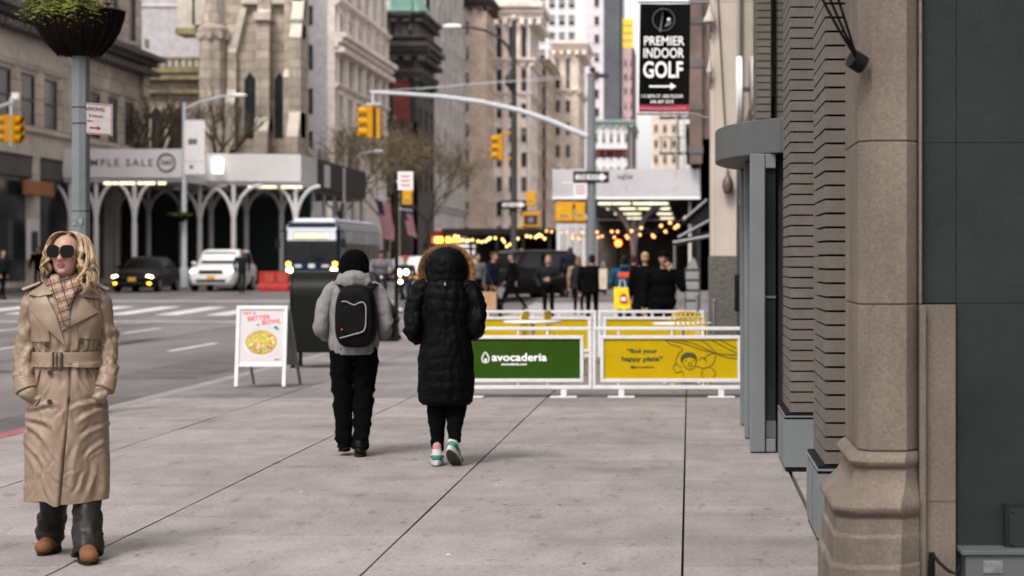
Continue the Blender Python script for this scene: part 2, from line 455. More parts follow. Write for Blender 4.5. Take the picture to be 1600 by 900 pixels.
class Facade:
    """a wall with real window recesses; u runs along it, w stands out of it"""
    def __init__(s, root, origin, ang, mats):
        s.root = root; s.o = Vector(origin); s.ang = ang
        s.U = Vector((math.cos(ang), math.sin(ang), 0)); s.N = Vector((math.sin(ang), -math.cos(ang), 0))
        s.mb = MB(); s.mats = mats; s.wins = []
    def P(s, u, w, z): p = s.o + s.U*u + s.N*w; return (p.x, p.y, s.o.z + z)
    def box(s, u0, u1, w0, w1, z0, z1, m=0):
        if u1 - u0 < 1e-4 or z1 - z0 < 1e-4: return
        s.mb.hexa([s.P(u0,w1,z0), s.P(u1,w1,z0), s.P(u1,w0,z0), s.P(u0,w0,z0)], [s.P(u0,w1,z1), s.P(u1,w1,z1), s.P(u1,w0,z1), s.P(u0,w0,z1)], m)
    def grid(s, u0, u1, z0, z1, cols, rows, ww, wh, sill=.25, depth=.35, m=0, kinds=(0,0,2,1), arch=False, pair=False, sash=None, relief=0.0, rm=None):
        """cols x rows bays between u0..u1, z0..z1; ww, wh = window share of a bay"""
        bw = (u1-u0)/cols; bh = (z1-z0)/rows
        W_ = bw*ww; Hh = bh*wh; zb = bh*sill*(1-wh)*2 if sill <= .5 else bh*(1-wh)*sill
        zb = (bh-Hh)*sill
        for r in range(rows):                         # spandrels
            s.box(u0, u1, -depth, 0, z0+r*bh, z0+r*bh+zb, m)
            s.box(u0, u1, -depth, 0, z0+r*bh+zb+Hh, z0+(r+1)*bh, m)
            for c in range(cols+1):                   # piers between windows of one storey
                a = u0 if c == 0 else u0+c*bw-(bw-W_)/2; b = u1 if c == cols else u0+c*bw+(bw-W_)/2
                s.box(a, b, -depth, 0, z0+r*bh+zb, z0+r*bh+zb+Hh, m)
            for c in range(cols):
                s.box(u0+c*bw+(bw-W_)/2-.06, u0+c*bw+(bw+W_)/2+.06, 0, .10, z0+r*bh+zb-.16, z0+r*bh+zb-.003, m if rm is None else rm)
                if arch:
                    cx = u0+(c+.5)*bw; zz = z0+r*bh+zb+Hh-W_/2
                    for sg in (-1, 1):
                        poly = [(cx+sg*W_/2, zz+W_/2+.01)] + [(cx+sg*W_/2*math.cos(PI/2*i/6), zz+W_/2*math.sin(PI/2*i/6)) for i in range(7)] 
                        s.mb.prism(poly, lambda u, v, d: s.P(u, d, v), -.30, -.004, m)
                if pair:
                    s.wins.append((u0+(c+.5)*bw-W_*.26, z0+r*bh+zb, W_*.44, Hh, depth, random.choice(kinds), sash or M_sash))
                    s.wins.append((u0+(c+.5)*bw+W_*.26, z0+r*bh+zb, W_*.44, Hh, depth, random.choice(kinds), sash or M_sash))
                    s.box(u0+(c+.5)*bw-W_*.05, u0+(c+.5)*bw+W_*.05, -depth, -.08, z0+r*bh+zb, z0+r*bh+zb+Hh, m)
                else:
                    s.wins.append((u0+(c+.5)*bw, z0+r*bh+zb, W_, Hh, depth, random.choice(kinds), sash or M_sash))
        if relief:
            for c in range(cols+1):
                u = u0+c*bw; hw = (bw-W_)*.28
                s.box(max(u0, u-hw), min(u1, u+hw), 0, relief, z0, z1, m)
    def cornice(s, u0, u1, z, h, out, m=0, steps=3, dent=0):
        for i in range(steps):
            s.box(u0 - out*(i+1)/steps*.0, u1, -.05, out*(i+1)/steps, z+h*i/steps, z+h*(i+1)/steps-.002, m)
        if dent:
            n = max(1, int((u1-u0)/dent))
            for i in range(n):
                a = u0+(i+.25)*(u1-u0)/n
                s.box(a, a+(u1-u0)/n*.5, .0, out*.8, z-h*.35, z-.003, m)
    def finish(s, root, wallname="facade", maxw=100, used=None):
        s.mb.build(wallname, s.mats, root)
        ws = s.wins
        used = used if used is not None else [0]
        rest = []
        for u, z, w, h, d, kind, sash in ws:
            me = win_mesh(w, h, kind, sash)
            p = Vector(s.P(u, -d+.08, z)) - wloc(root)
            if used[0] < maxw:
                o = bpy.data.objects.new("window", me); COL.objects.link(o); o.parent = root
                o.location = p; o.rotation_euler = (0, 0, s.ang); used[0] += 1
            else: rest.append((me, p))
        if rest:
            mb = MB()
            for me, p in rest:
                M3 = Matrix.Rotation(s.ang, 3, 'Z'); b = wloc(root)
                mb2v = [M3 @ v.co + p + b for v in me.vertices]
                b0 = len(mb.v); mb.v.extend(tuple(v) for v in mb2v)
                for f in me.polygons: mb.f.append(tuple(b0+i for i in f.vertices)); mb.m.append(f.material_index); mb.s.append(False)
            o = mb.build("far_windows", [GL[0], M_sash, GL[1]], root); o['kind'] = 'stuff'

def core(root, x0, x1, y0, y1, z0, z1, m, name="wall"):
    mb = MB(); mb.box(x0, x1, y0, y1, z0, z1, 0); return mb.build(name, m, root)
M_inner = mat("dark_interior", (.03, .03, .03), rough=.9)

# ---- A: limestone corner building at the left edge, facade along the avenue
XA = -28.0
YA0, YA1 = 74.0, 111.3
def tower_top(Y): return PZ(0, Y) + 5
g = gz(95)
A = thing("stone_building", "warm limestone building with tall windows and dark cornices behind the fern basket", "building", (XA-8, 92, g))
core(A, XA-18, XA-.4, YA0, YA1-.4, g, 26, ST_A)
f = Facade(A, (XA, YA0, g), PI/2, [ST_A, ST_A2, ST_C2])
Lg = YA1-YA0
zc1 = PZ(100, YA1-4)-g                                # underside of the main cornice
zs = 5.6                                              # top of the shop fronts
f.box(0, Lg, -.4, 0.12, zs, zs+1.0, 2); f.box(0, Lg, -.4, .30, zs+1.0, zs+1.25, 0)
f.grid(0, Lg-14.2, zs+1.25, zc1-1.6, 7, 1, .60, .92, sill=.1, pair=False, depth=.16, relief=.08, kinds=(0,0,2))
f.grid(Lg-13.4, Lg-.9, zs+1.25, zc1-1.6, 4, 1, .56, .92, sill=.1, depth=.16, relief=.08, kinds=(0,0,2))
f.box(Lg-14.2, Lg-13.4, -.4, .35, zs+1.25, zc1-1.6, 2); f.box(Lg-.9, Lg, -.4, .35, zs+1.25, zc1-1.6, 2)
for k in range(9): f.box(Lg-.92, Lg+.01, .35, .39, zs+1.4+k*.62, zs+1.88+k*.62, 2)
f.box(0, Lg, -.4, .1, zc1-1.6, zc1, 0)
f.box(.3, Lg-14.6, .1, .14, zc1-1.4, zc1-.5, 2)
f.cornice(0, Lg-14.3, zc1, .75, 1.1, 1, dent=.8)
f.cornice(Lg-13.2, Lg+.5, zc1-.05, .75, 1.1, 1, dent=.8)
f.grid(0, Lg-14, zc1+.75, 24, 8, 2, .6, .85, sill=.2, depth=.2, relief=.12, kinds=(0,0,2))
f.grid(Lg-14, Lg, zc1+.75, 24, 4, 2, .4, .7, sill=.3, depth=.2, kinds=(0,2))
for i in range(9): f.box(i*(Lg-14)/8-.25, i*(Lg-14)/8+.25, .12, .30, zc1+1.2, 22, 2)
# shop fronts
f.box(0, Lg, -.38, -.30, 0, zs, 0)
for i in range(6):
    a = i*Lg/6
    f.box(a, a+.7, -.4, .15, 0, zs, 2 if i % 2 else 0); f.box(a+.7, a+Lg/6, -.3, .02, zs-.9, zs, 1)
f.box(Lg-.7, Lg, -.4, .15, 0, zs, 2)
f.finish(A)
f2 = Facade(A, (XA-18, YA1, g), PI, [ST_A, ST_A2, ST_C2]); f2.o = Vector((XA-.4, YA1, g))
f2.box(0, 17, -.38, 0, 0, 26-g, 0); f2.finish(A, "side_wall")
mb = MB()
for i in range(6):
    a = YA0+i*Lg/6
    mb.box(XA-.31, XA-.25, a+.8, a+Lg/6-.05, g+.3, g+zs-1.0, 0)
mb.build("shop_window", GL[0], A)
M_orange = mat("orange_sign_board", (.32, .13, .05), rough=.6, var=.3)
t = PX(58, 1)
ysg = XA*F/(58-VX)
mb = MB(); mb.box(XA+.04, XA+.22, ysg-2.2, ysg+1.8, PZ(306, ysg), PZ(284, ysg))
tag(mb.build("shop_sign", M_orange, None, (XA+.1, ysg, PZ(306, ysg)), bevel=.02), "dull orange shop fascia sign on the limestone building at the left edge", "sign")
M_whitep = mat("white_panel", (.62, .60, .60), rough=.6, var=.08)
mb = MB(); ya = XA*F/(45-VX); mb.box(XA+.05, XA+.2, ya-.5, ya+.8, g+1.2, g+2.9); mb.box(XA+.2, XA+.215, ya-.3, ya+.6, g+1.5, g+2.4, 1)
tag(mb.build("window_poster", [M_whitep, M_sash], None, (XA+.1, ya, g+1.2)), "pale poster board standing in the shop front below the orange sign", "poster")

# ---- white blank wall behind balustrade
Y = 150.0
B = thing("white_building", "blank white painted building rising behind the church balustrade", "building", (PX(262, Y), Y, gz(Y)))
core(B, PX(190, Y), PX(345, Y), Y, Y+14, gz(Y), 34, ST_W)
mb = MB(); mb.box(PX(190, Y), PX(345, Y), Y-.12, Y-.003, PZ(10, Y), PZ(7, Y)); mb.build("string_course", ST_K, B)

# ---- C: church
Y = 125.0; g = gz(Y)
C_ = thing("church", "old tan stone church with stepped buttresses and pinnacle behind the white sidewalk shed", "church", (PX(400, Y), Y+4, g))
def cpx(a, b, y0, y1, top, bot=None, m=0, mb=None):
    mb.box(PX(a, Y), PX(b, Y), y0, y1, g if bot is None else PZ(bot, Y), PZ(top, Y), m)
mb = MB()
cpx(212, 352, Y+1.5, Y+12, 110, None, 0, mb)           # low aisle
cpx(345, 470, Y+1.0, Y+2.6, -150, None, 0, mb); mb.box(PX(345, Y), PX(468, Y+20), Y+2.601, Y+20, g, PZ(-150, Y))          # nave front
mb.build("wall", ST_C, C_)
mb = MB()
cpx(214, 306, Y+1.2, Y+1.6, 86, 90, 0, mb); cpx(214, 306, Y+1.2, Y+1.6, 101, 110, 0, mb)
for i in range(9): cpx(216+i*10.6, 221+i*10.6, Y+1.25, Y+1.55, 89, 102, 0, mb)
mb.build("balustrade", ST_MOSS, C_)
mb = MB(); cpx(210, 350, Y+.9, Y+1.7, 116, 122, 0, mb); cpx(210, 350, Y+1.1, Y+1.7, 138, 143, 0, mb)
mb.build("string_course", ST_MOSS, C_)
mb = MB()                                              # the turret with its ledge
xa, xb = PX(307, Y), PX(350, Y); xm = (xa+xb)/2; r = (xb-xa)/2
mb.lathe((xm, Y+.6, 0), [(r*1.25, g), (r*1.25, PZ(210, Y)), (r*.98, PZ(190, Y)), (r*.98, PZ(62, Y)), (r*1.12, PZ(55, Y)), (r*1.15, PZ(42, Y)), (r*.75, PZ(38, Y)), (r*.55, PZ(0, Y)), (r*.5, PZ(-60, Y)), (0.05, PZ(-160, Y))], 8, 0, False)
for i in range(8): a = 2*PI*i/8; mb.box(xm+r*1.05*math.cos(a)-.12, xm+r*1.05*math.cos(a)+.12, Y+.6+r*1.05*math.sin(a)-.12, Y+.6+r*1.05*math.sin(a)+.12, PZ(60, Y), PZ(50, Y))
mb.build("turret", ST_C, C_)
mb = MB(); cpx(264, 292, Y+2, Y+4, -40, 40, 0, mb); cpx(262, 295, Y+1.8, Y+4.2, 38, 48, 1, mb); cpx(288, 316, Y+2, Y+4, -40, 33, 0, mb)
mb.build("bell_gable", [ST_C2, ST_MOSS], C_)
def buttress(a, b, out, tops, m=0):                    # stepped buttress with sloped weatherings
    mb = MB(); x0, x1 = PX(a, Y), PX(b, Y)
    z0 = g
    for i, (tz, o) in enumerate(tops):
        zt = PZ(tz, Y); mb.box(x0, x1, Y+1.0-o, Y+1.05, z0, zt, m)
        no = tops[i+1][1] if i+1 < len(tops) else 0.02
        mb.hexa([(x0,Y+1-o,zt),(x1,Y+1-o,zt),(x1,Y+1.04,zt),(x0,Y+1.04,zt)], [(x0,Y+1-no,zt+(o-no)*1.6),(x1,Y+1-no,zt+(o-no)*1.6),(x1,Y+1.04,zt+(o-no)*1.6),(x0,Y+1.04,zt+(o-no)*1.6)], 1)
        z0 = zt
    mb.build("buttress", [ST_C, ST_C2], C_)
buttress(400, 421, 1, [(205, 1.6), (35, 1.1), (-60, .6)])
buttress(442, 452, 1, [(120, .9), (-20, .6), (-90, .4)])
buttress(455, 473, 1, [(215, 2.6), (60, 1.7), (30, 1.2), (-90, .5)])
buttress(352, 366, 1, [(160, 1.0), (80, .5)])
mb = MB()
mb.hexa([(PX(352, Y), Y+.6, PZ(95, Y)), (PX(362, Y), Y+.6, PZ(95, Y)), (PX(362, Y), Y+1.1, PZ(95, Y)), (PX(352, Y), Y+1.1, PZ(95, Y))],
        [(PX(372, Y), Y+.6, PZ(10, Y)), (PX(382, Y), Y+.6, PZ(10, Y)), (PX(382, Y), Y+1.1, PZ(10, Y)), (PX(372, Y), Y+1.1, PZ(10, Y))])
cpx(374, 470, Y+.5, Y+1.1, -6, 4, 0, mb); cpx(398, 424, Y-.4, Y+1.05, 20, 32, 0, mb)
mb.build("coping", ST_C2, C_)
for a, b in ((226, 246), (258, 278), (376, 394), (424, 440)):
    mb = MB()
    t, bt = (165, 230) if a < 300 else (110, 215)
    x0, x1 = PX(a, Y), PX(b, Y); yy = Y+1.5 if a < 300 else Y+1.0
    mb.prism([(x0, PZ(bt, Y)), (x1, PZ(bt, Y)), (x1, PZ(t+12, Y)), ((x0+x1)/2, PZ(t, Y)), (x0, PZ(t+12, Y))], lambda u, v, d: (u, d, v), yy-.02, yy+.2)
    mb.build("lancet_window", GL[0], C_)
# steep flank buttress seen behind at the lower right
mb = MB(); mb.prism([(PX(445, Y), PZ(190, Y)), (PX(490, Y), PZ(255, Y)), (PX(445, Y), PZ(255, Y))], lambda u, v, d: (u, d, v), Y+1.6, Y+3); mb.build("flying_buttress", ST_C, C_)

# ---- generic box building with a front (facing the camera) and a facade along the avenue
def building(name, label, x0, x1, y0, y1, ztop, wm, front_g=None, side_g=None, corn=None, cm=None, extra=None, wall="wall"):
    g = gz(y0)
    b = thing(name, label, "building", ((x0+x1)/2, (y0+y1)/2, g))
    core(b, x0+.02, x1-.36, y0+.36, y1-.02, g, ztop, wm, wall)
    used = [0]
    mats = [wm, cm or wm, ST_C2]
    ff = Facade(b, (x0, y0, g), 0, mats); Wf = x1-x0
    if front_g:
        for a in front_g: a = dict(a); u0, u1, z0, z1 = a.pop('r'); ff.grid(u0*Wf, u1*Wf, z0-g, z1-g, **a)
        rs = [a['r'] for a in front_g]
        lo, hi = min(r[2] for r in rs), max(r[3] for r in rs)
        ff.box(0, Wf, -.34, 0, 0, lo-g, 0); ff.box(0, Wf, -.34, 0, hi-g, ztop-g, 0)
        ul = min(r[0] for r in rs)*Wf; uh = max(r[1] for r in rs)*Wf
        ff.box(0, ul, -.34, .02, lo-g, hi-g, 0); ff.box(uh, Wf, -.34, .02, lo-g, hi-g, 0)
    else: ff.box(0, Wf, -.34, 0, 0, ztop-g, 0)
    if corn:
        for z, h, out in corn: ff.cornice(0, Wf+out, z-g, h, out, 1, dent=1.0)
    if extra: extra(b, ff, g, Wf)
    ff.finish(b, "facade", 100, used)
    fs = Facade(b, (x1, y0, g), PI/2, mats); Ws = y1-y0
    if side_g:
        for a in side_g: a = dict(a); u0, u1, z0, z1 = a.pop('r'); fs.grid(u0*Ws+.4, u1*Ws, z0-g, z1-g, **a)
        rs = [a['r'] for a in side_g]; lo, hi = min(r[2] for r in rs), max(r[3] for r in rs)
        fs.box(.0, .4, -.34, .0, lo-g, hi-g, 0)
        fs.box(0, Ws, -.34, 0, 0, lo-g, 0); fs.box(0, Ws, -.34, 0, hi-g, ztop-g, 0)
    else: fs.box(0, Ws, -.34, 0, 0, ztop-g, 0)
    if corn:
        for z, h, out in corn: fs.cornice(-out*.2, Ws, z-g, h, out, 1, dent=1.2)
    fs.finish(b, "facade", 100, used)
    return b

# D: cream facade with arched storey; blank white flank
Y = 165.0; X1 = PX(524, Y); y1 = X1*F/(604-VX)
zt = PZ(0, Y)+9
D = thing("apartment_building", "cream stone building with rows of arched windows and cornices and a blank white flank", "building", (X1-6, Y+10, gz(Y)))
g = gz(Y)
core(D, X1-14, X1-.6, Y+.4, y1, g, zt, ST_W)
fw = Facade(D, (X1-14, Y, g), 0, [ST_W, ST_D, ST_D])
u1 = 14-.6
zz = [PZ(y, Y)-g for y in (240, 225, 205, 178, 138, 109, 70, 39, 9)]
fw.box(0, 11.5, -.34, 0, 0, zt-g, 0); fw.box(12.3, u1, -.34, 0, 0, zt-g, 0)
prev = 0
for a, b in ((205, 235), (138, 179), (70, 110), (9, 40)):
    fw.box(11.5, 12.3, -.34, 0, prev, PZ(b, Y)-g, 0); prev = PZ(a, Y)-g
    fw.wins.append((11.9, PZ(b, Y)-g, .8, PZ(a, Y)-PZ(b, Y), .3, 0, M_sash))
fw.box(11.5, 12.3, -.34, 0, prev, zt-g, 0)
fw.box(u1, 14, -.4, .02, 0, zt-g, 1)
fw.finish(D)
fd = Facade(D, (X1, Y, g), PI/2, [ST_D, ST_D, ST_C2]); Ld = y1-Y
zf = [PZ(y, Y) - g for y in (250, 135, 62, 8, -90)]
fd.grid(.3, Ld, zf[0], zf[1], 6, 2, .55, .72, sill=.4, pair=True, kinds=(0,0,2))
fd.grid(.3, Ld, zf[1], zf[2]-.6, 6, 1, .55, .78, sill=.25, pair=True, relief=.15, kinds=(0,0,2))
fd.grid(.3, Ld, zf[2]+.5, zf[3], 6, 1, .5, .8, sill=.3, arch=True, relief=.2, kinds=(0,0,2))
fd.grid(.3, Ld, zf[3]+.5, zt-g, 6, 2, .55, .75, sill=.4, pair=True, kinds=(0,0,2))
fd.box(0, Ld, -.36, 0, 0, zf[0], 0); fd.cornice(-.9, Ld, zf[2]-.6, 1.1, 1.0, 0, dent=.7); fd.cornice(-.3, Ld, zf[3], .5, .5, 0)
fd.cornice(-.2, Ld, zf[1]-.1, .35, .35, 0)
fd.box(0, .3, -.36, 0, zf[0], zt-g, 0)
fd.finish(D)

# E: dark building with green copper roof
Y = 200.0; x0, x1 = PX(606, Y), PX(652, Y); y1 = x1*F/(667-VX)
def extraE(b, ff, g, Wf):
    for a, t in ((.12, 95), (.62, 95)):
        pass
    ff.box(.15*Wf, .86*Wf, .01, .06, PZ(172, Y)-g, PZ(100, Y)-g, 2); 
E = building("brownstone_building", "dark brown cornice building with red brick panel and green copper top", x0, x1, Y, y1+6, PZ(24, Y), ST_E,
    front_g=[dict(r=(0, 1, PZ(300, Y), PZ(190, Y)), cols=2, rows=3, ww=.45, wh=.6), dict(r=(.0, .9, PZ(62, Y), PZ(28, Y)), cols=3, rows=1, ww=.5, wh=.7)],
    side_g=[dict(r=(0, 1, PZ(300, Y), PZ(100, Y)), cols=3, rows=4, ww=.45, wh=.6)],
    corn=[(PZ(122, Y), .8, .5), (PZ(88, Y), 1.3, 1.1), (PZ(66, Y), .6, .9), (PZ(30, Y), .7, .8)])
mb = MB(); mb.box(x0+.5, x1-.7, Y-.07, Y-.004, PZ(190, Y), PZ(124, Y)); mb.build("brick_panel", ST_RED, E)
mb = MB()
mb.hexa([(x0,Y-.5,PZ(24, Y)),(x1+.3,Y-.5,PZ(24, Y)),(x1+.3,y1+6,PZ(24, Y)),(x0,y1+6,PZ(24, Y))], [(x0+.3,Y+2,PZ(-30, Y)),(x1-1,Y+2,PZ(-30, Y)),(x1-1,y1+4,PZ(-30, Y)),(x0+.3,y1+4,PZ(-30, Y))])
mb.box((x0+x1)/2-1, (x0+x1)/2+.9, Y-.7, Y+1.5, PZ(24, Y), PZ(-4, Y))
mb.build("mansard_roof", CU, E)

# F: tall grey gridded block
xf = PX(665, 210.0); ya, yb = 213.0, xf*F/(726-VX)
Fb = building("office_building", "tall grey brick office building with a dense grid of narrow windows", xf-9, xf, ya, yb, PZ(0, 230)+8, ST_F,
    front_g=[dict(r=(.3, 1, PZ(360, 215), PZ(0, 215)+6), cols=4, rows=9, ww=.42, wh=.55)],
    side_g=[dict(r=(0, 1, PZ(330, 230), PZ(0, 230)+8), cols=7, rows=10, ww=.55, wh=.6, sill=.4, relief=.2)],
    corn=[(PZ(330, 230), .5, .5), (PZ(250, 230), .4, .4)])
# G
Y = 246.0; x0, x1 = PX(700, Y), PX(760, Y)
building("beige_building", "beige brick slab with few windows and flat dark cornice between grey and white buildings", x0, x1, Y, x1*F/(772-VX), PZ(8, Y), ST_G,
    front_g=[dict(r=(.1, .62, PZ(380, Y), PZ(18, Y)), cols=2, rows=9, ww=.34, wh=.5)], side_g=[dict(r=(0, 1, PZ(380, Y), PZ(18, Y)), cols=3, rows=9, ww=.5, wh=.5)],
    corn=[(PZ(11, Y), 1.0, .8)], cm=ST_E)
Y = 250.0
building("plain_block", "taller plain beige block rising behind the beige brick slab", PX(735, Y)-2, PX(757, Y), Y+6, Y+14, PZ(0, Y)+9, ST_G)
# H
Y = 258.0; x0, x1 = PX(770, Y), PX(828, Y)
Hb = building("ornate_corner_building", "white terracotta corner building with deep flared cornice and three window columns", x0, x1, Y, x1*F/(842-VX), PZ(30, Y), ST_H,
    front_g=[dict(r=(0, 1, PZ(380, Y), PZ(150, Y)), cols=3, rows=6, ww=.42, wh=.6, relief=.3), dict(r=(0, 1, PZ(145, Y), PZ(102, Y)), cols=3, rows=1, ww=.42, wh=.8, relief=.3), dict(r=(0, 1, PZ(92, Y), PZ(36, Y)), cols=3, rows=1, ww=.42, wh=.86, relief=.35)],
    side_g=[dict(r=(0, 1, PZ(380, Y), PZ(102, Y)), cols=3, rows=7, ww=.45, wh=.6), dict(r=(0, 1, PZ(92, Y), PZ(36, Y)), cols=3, rows=1, ww=.42, wh=.86)],
    corn=[(PZ(100, Y), .7, .7), (PZ(150, Y), .3, .4), (PZ(30, Y), 2.0, 1.6)])
mb = MB(); mb.box(x0, x1+.3, Y-.3, Y+9, PZ(30, Y)+2.0, PZ(-12, Y)); mb.build("attic", ST_H, Hb)
Y = 272.0
building("gabled_building", "brown stone building behind the white corner building", PX(836, Y), PX(852, Y), Y, PX(852, Y)*F/(868-VX), PZ(98, Y), ST_G,
    front_g=[dict(r=(0, 1, PZ(330, Y), PZ(105, Y)), cols=2, rows=7, ww=.4, wh=.5)], side_g=[dict(r=(0, 1, PZ(330, Y), PZ(105, Y)), cols=4, rows=7, ww=.45, wh=.5)], corn=[(PZ(100, Y), .6, .7)])
# I
Y = 292.0; x0, x1 = PX(860, Y), PX(904, Y)
building("cream_building", "slim cream building with green topped cornice and paired window columns", x0, x1, Y, x1*F/(914-VX), PZ(80, Y), ST_I,
    front_g=[dict(r=(.08, .8, PZ(390, Y), PZ(145, Y)), cols=2, rows=7, ww=.42, wh=.55), dict(r=(.08, .8, PZ(143, Y), PZ(88, Y)), cols=2, rows=1, ww=.42, wh=.92)],
    side_g=[dict(r=(0, 1, PZ(390, Y), PZ(88, Y)), cols=3, rows=9, ww=.35, wh=.5)], corn=[(PZ(80, Y), 1.4, 1.3), (PZ(144, Y), .4, .4)], cm=ST_H)
# J, K
Y = 420.0
building("white_tower", "tall white gridded apartment tower seen high over the cream building", PX(838, Y), PX(922, Y), Y, Y+20, PZ(0, Y)+10, ST_J,
    front_g=[dict(r=(.02, .75, PZ(150, Y), PZ(0, Y)+8), cols=4, rows=8, ww=.66, wh=.62, kinds=(1,1,2,1), sash=M_sashw)])
Y = 380.0
building("lilac_tower", "plain pale lilac tower beside the dark glass tower", PX(914, Y), PX(946, Y), Y, Y+14, PZ(0, Y)+10, ST_K,
    front_g=[dict(r=(.35, .8, PZ(330, Y), PZ(0, Y)+8), cols=1, rows=14, ww=.5, wh=.5)])
Y = 350.0
def extraK(b, ff, g, Wf):
    for i in range(5): ff.box(i*Wf/4-.1, i*Wf/4+.1, 0, .25, 0, PZ(0, Y)+9-g, 0)
building("dark_glass_tower", "dark grey glass tower with vertical fins beyond the traffic pole", PX(944, Y), PX(973, Y), Y, Y+14, PZ(0, Y)+10, GL_T, extra=extraK)
Y = 330.0
L1 = building("low_pale_building", "pale low building with green roof edge directly behind the traffic pole", PX(926, Y), PX(984, Y), Y, Y+30, PZ(192, Y), ST_J,
    front_g=[dict(r=(0, 1, PZ(330, Y), PZ(200, Y)), cols=5, rows=5, ww=.45, wh=.55, kinds=(1, 1, 2), sash=M_sashw)], corn=[(PZ(196, Y), .8, .7)], cm=wallmat('pale_green_copper', (.28, .36, .33)))
Y = 345.0
L2 = building("narrow_building", "narrow reddish grey building with a yellow top left of the golf banner", PX(973, Y), PX(991, Y), Y, Y+14, PZ(75, Y), wallmat("rose_brick", (.36, .25, .25)),
    front_g=[dict(r=(0, 1, PZ(330, Y), PZ(84, Y)), cols=2, rows=11, ww=.4, wh=.5, kinds=(0, 1))])
mb = MB(); Yy = 345.2
for k in range(4): mb.box(PX(973, Y), PX(989, Y), Yy+.5, Yy+3, PZ(74-12*k, Y), PZ(65-12*k, Y))
for a in (974, 981, 988): mb.box(PX(a, Y)-.1, PX(a, Y)+.1, Yy+.4, Yy+3.1, PZ(74, Y), PZ(28, Y))
mb.build("hoist", mat("hoist_yellow", (.72, .50, .06), rough=.5), L2)
Y = 300.0
building("distant_cream_building", "cream building low between the golf banner and the shed", PX(1018, Y), PX(1060, Y), Y, Y+20, PZ(180, Y), ST_I,
    front_g=[dict(r=(0, 1, PZ(330, Y), PZ(186, Y)), cols=3, rows=6, ww=.4, wh=.5, kinds=(1, 2))])

# right-hand side of the avenue beyond the crossing
g = gz(86)
Rr = thing("brown_corner_building", "dark brown brick building on the far corner, seen edge on right of the golf banner", "building", (5, 96, g))
core(Rr, .85, 12, 86.4, 118, g, 26, ST_BR)
fr = Facade(Rr, (.45, 118, g), -PI/2, [ST_BR, ST_E, ST_A])
Lr = 32
fr.grid(0, Lr, 6, 25, 8, 5, .45, .6, relief=.3, depth=.35); fr.box(0, Lr, -.4, 0, 0, 6, 1); fr.cornice(0, Lr, 6, .6, .6, 1); fr.cornice(0, Lr, 25, 1, 1, 1)
fr.finish(Rr)
fr = Facade(Rr, (.45, 86, g), 0, [ST_BR, ST_E, ST_A])
fr.grid(0, 11.5, 6, 25, 5, 5, .4, .6, relief=.25); fr.box(0, 11.5, -.4, 0, 0, 6, 1); fr.finish(Rr)
mb = MB(); mb.box(.0, .5, 85.4, 86.6, g+5, 25, 0)
for k in range(12): mb.box(-.04, .54, 85.35, 86.65, g+5.4+k*1.7, g+5.7+k*1.7, 1)
mb.build("corner_pilaster", [ST_BR, ST_A2], Rr)
R2 = thing("pale_far_building", "pale building further along the right side of the avenue", "building", (6, 160, gz(150)))
core(R2, 1.1, 12, 118.5, 200, gz(150), 22, ST_H); 
fr = Facade(R2, (.7, 200, gz(150)), -PI/2, [ST_H, ST_E, ST_A]); fr.grid(0, 81, 5, 21, 14, 4, .45, .6, relief=.3); fr.box(0, 81, -.4, 0, 0, 5); fr.finish(R2)

# blocks that close the view low down on the left of the avenue, behind the trees and sheds
Y = 190.0
building("tan_building", "tan stone lower storeys behind the budding street trees", PX(470, Y)-6, PX(602, Y), Y+6, Y+10, PZ(240, Y), ST_A,
    front_g=[dict(r=(0, 1, PZ(400, Y), PZ(250, Y)), cols=7, rows=2, ww=.5, wh=.6)])
# ================================================================== near right-hand buildings
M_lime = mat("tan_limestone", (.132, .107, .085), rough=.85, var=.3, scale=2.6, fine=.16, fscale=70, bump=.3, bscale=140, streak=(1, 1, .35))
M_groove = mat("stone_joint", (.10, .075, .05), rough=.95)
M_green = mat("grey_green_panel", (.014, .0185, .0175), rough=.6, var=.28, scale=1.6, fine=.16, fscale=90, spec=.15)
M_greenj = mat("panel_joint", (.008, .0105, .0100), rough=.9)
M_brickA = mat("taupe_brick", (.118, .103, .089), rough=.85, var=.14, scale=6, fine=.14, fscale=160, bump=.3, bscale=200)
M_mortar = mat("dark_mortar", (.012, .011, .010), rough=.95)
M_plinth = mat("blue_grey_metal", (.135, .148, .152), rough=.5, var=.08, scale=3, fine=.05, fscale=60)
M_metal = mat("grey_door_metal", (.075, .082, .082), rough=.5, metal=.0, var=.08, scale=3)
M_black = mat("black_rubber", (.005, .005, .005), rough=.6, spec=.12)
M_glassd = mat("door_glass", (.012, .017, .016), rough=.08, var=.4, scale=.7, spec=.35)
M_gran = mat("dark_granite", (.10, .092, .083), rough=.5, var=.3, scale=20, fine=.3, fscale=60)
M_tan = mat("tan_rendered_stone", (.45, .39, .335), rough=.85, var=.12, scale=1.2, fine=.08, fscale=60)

Sb = thing("limestone_storefront", "tan limestone column with moulded base beside grey green wall panels at the right edge", "building", (1.2, 9.7, 0))
def cham(x0, x1, y0, y1, c, cd, off, z):              # chamfered rectangle grown by off
    x0 -= off; y0 -= off; c = c + off*.30; cd = cd + off*.30
    return [(x0, y1, z), (x0, y0+cd, z), (x0+c, y0, z), (x1-c, y0, z), (x1, y0+cd, z), (x1, y1, z)]
def col_rings(prof): return [cham(.735, .996, 9.42, 10.25, .055, .075, o, z) for o, z in prof]
mb = MB()
z = .726
joints = [1.362, 2.07, 3.3, 4.4]
zz = [.726] + joints + [5.6]
for a, b in zip(zz[:-1], zz[1:]): mb.loft(col_rings([(0.0, a+.003), (.0, b-.003)]), 0, False)
for a in joints: mb.loft(col_rings([(-.006, a-.004), (-.006, a+.004)]), 1, False)
mb.build("column", [M_lime, M_groove], Sb, bevel=.006)
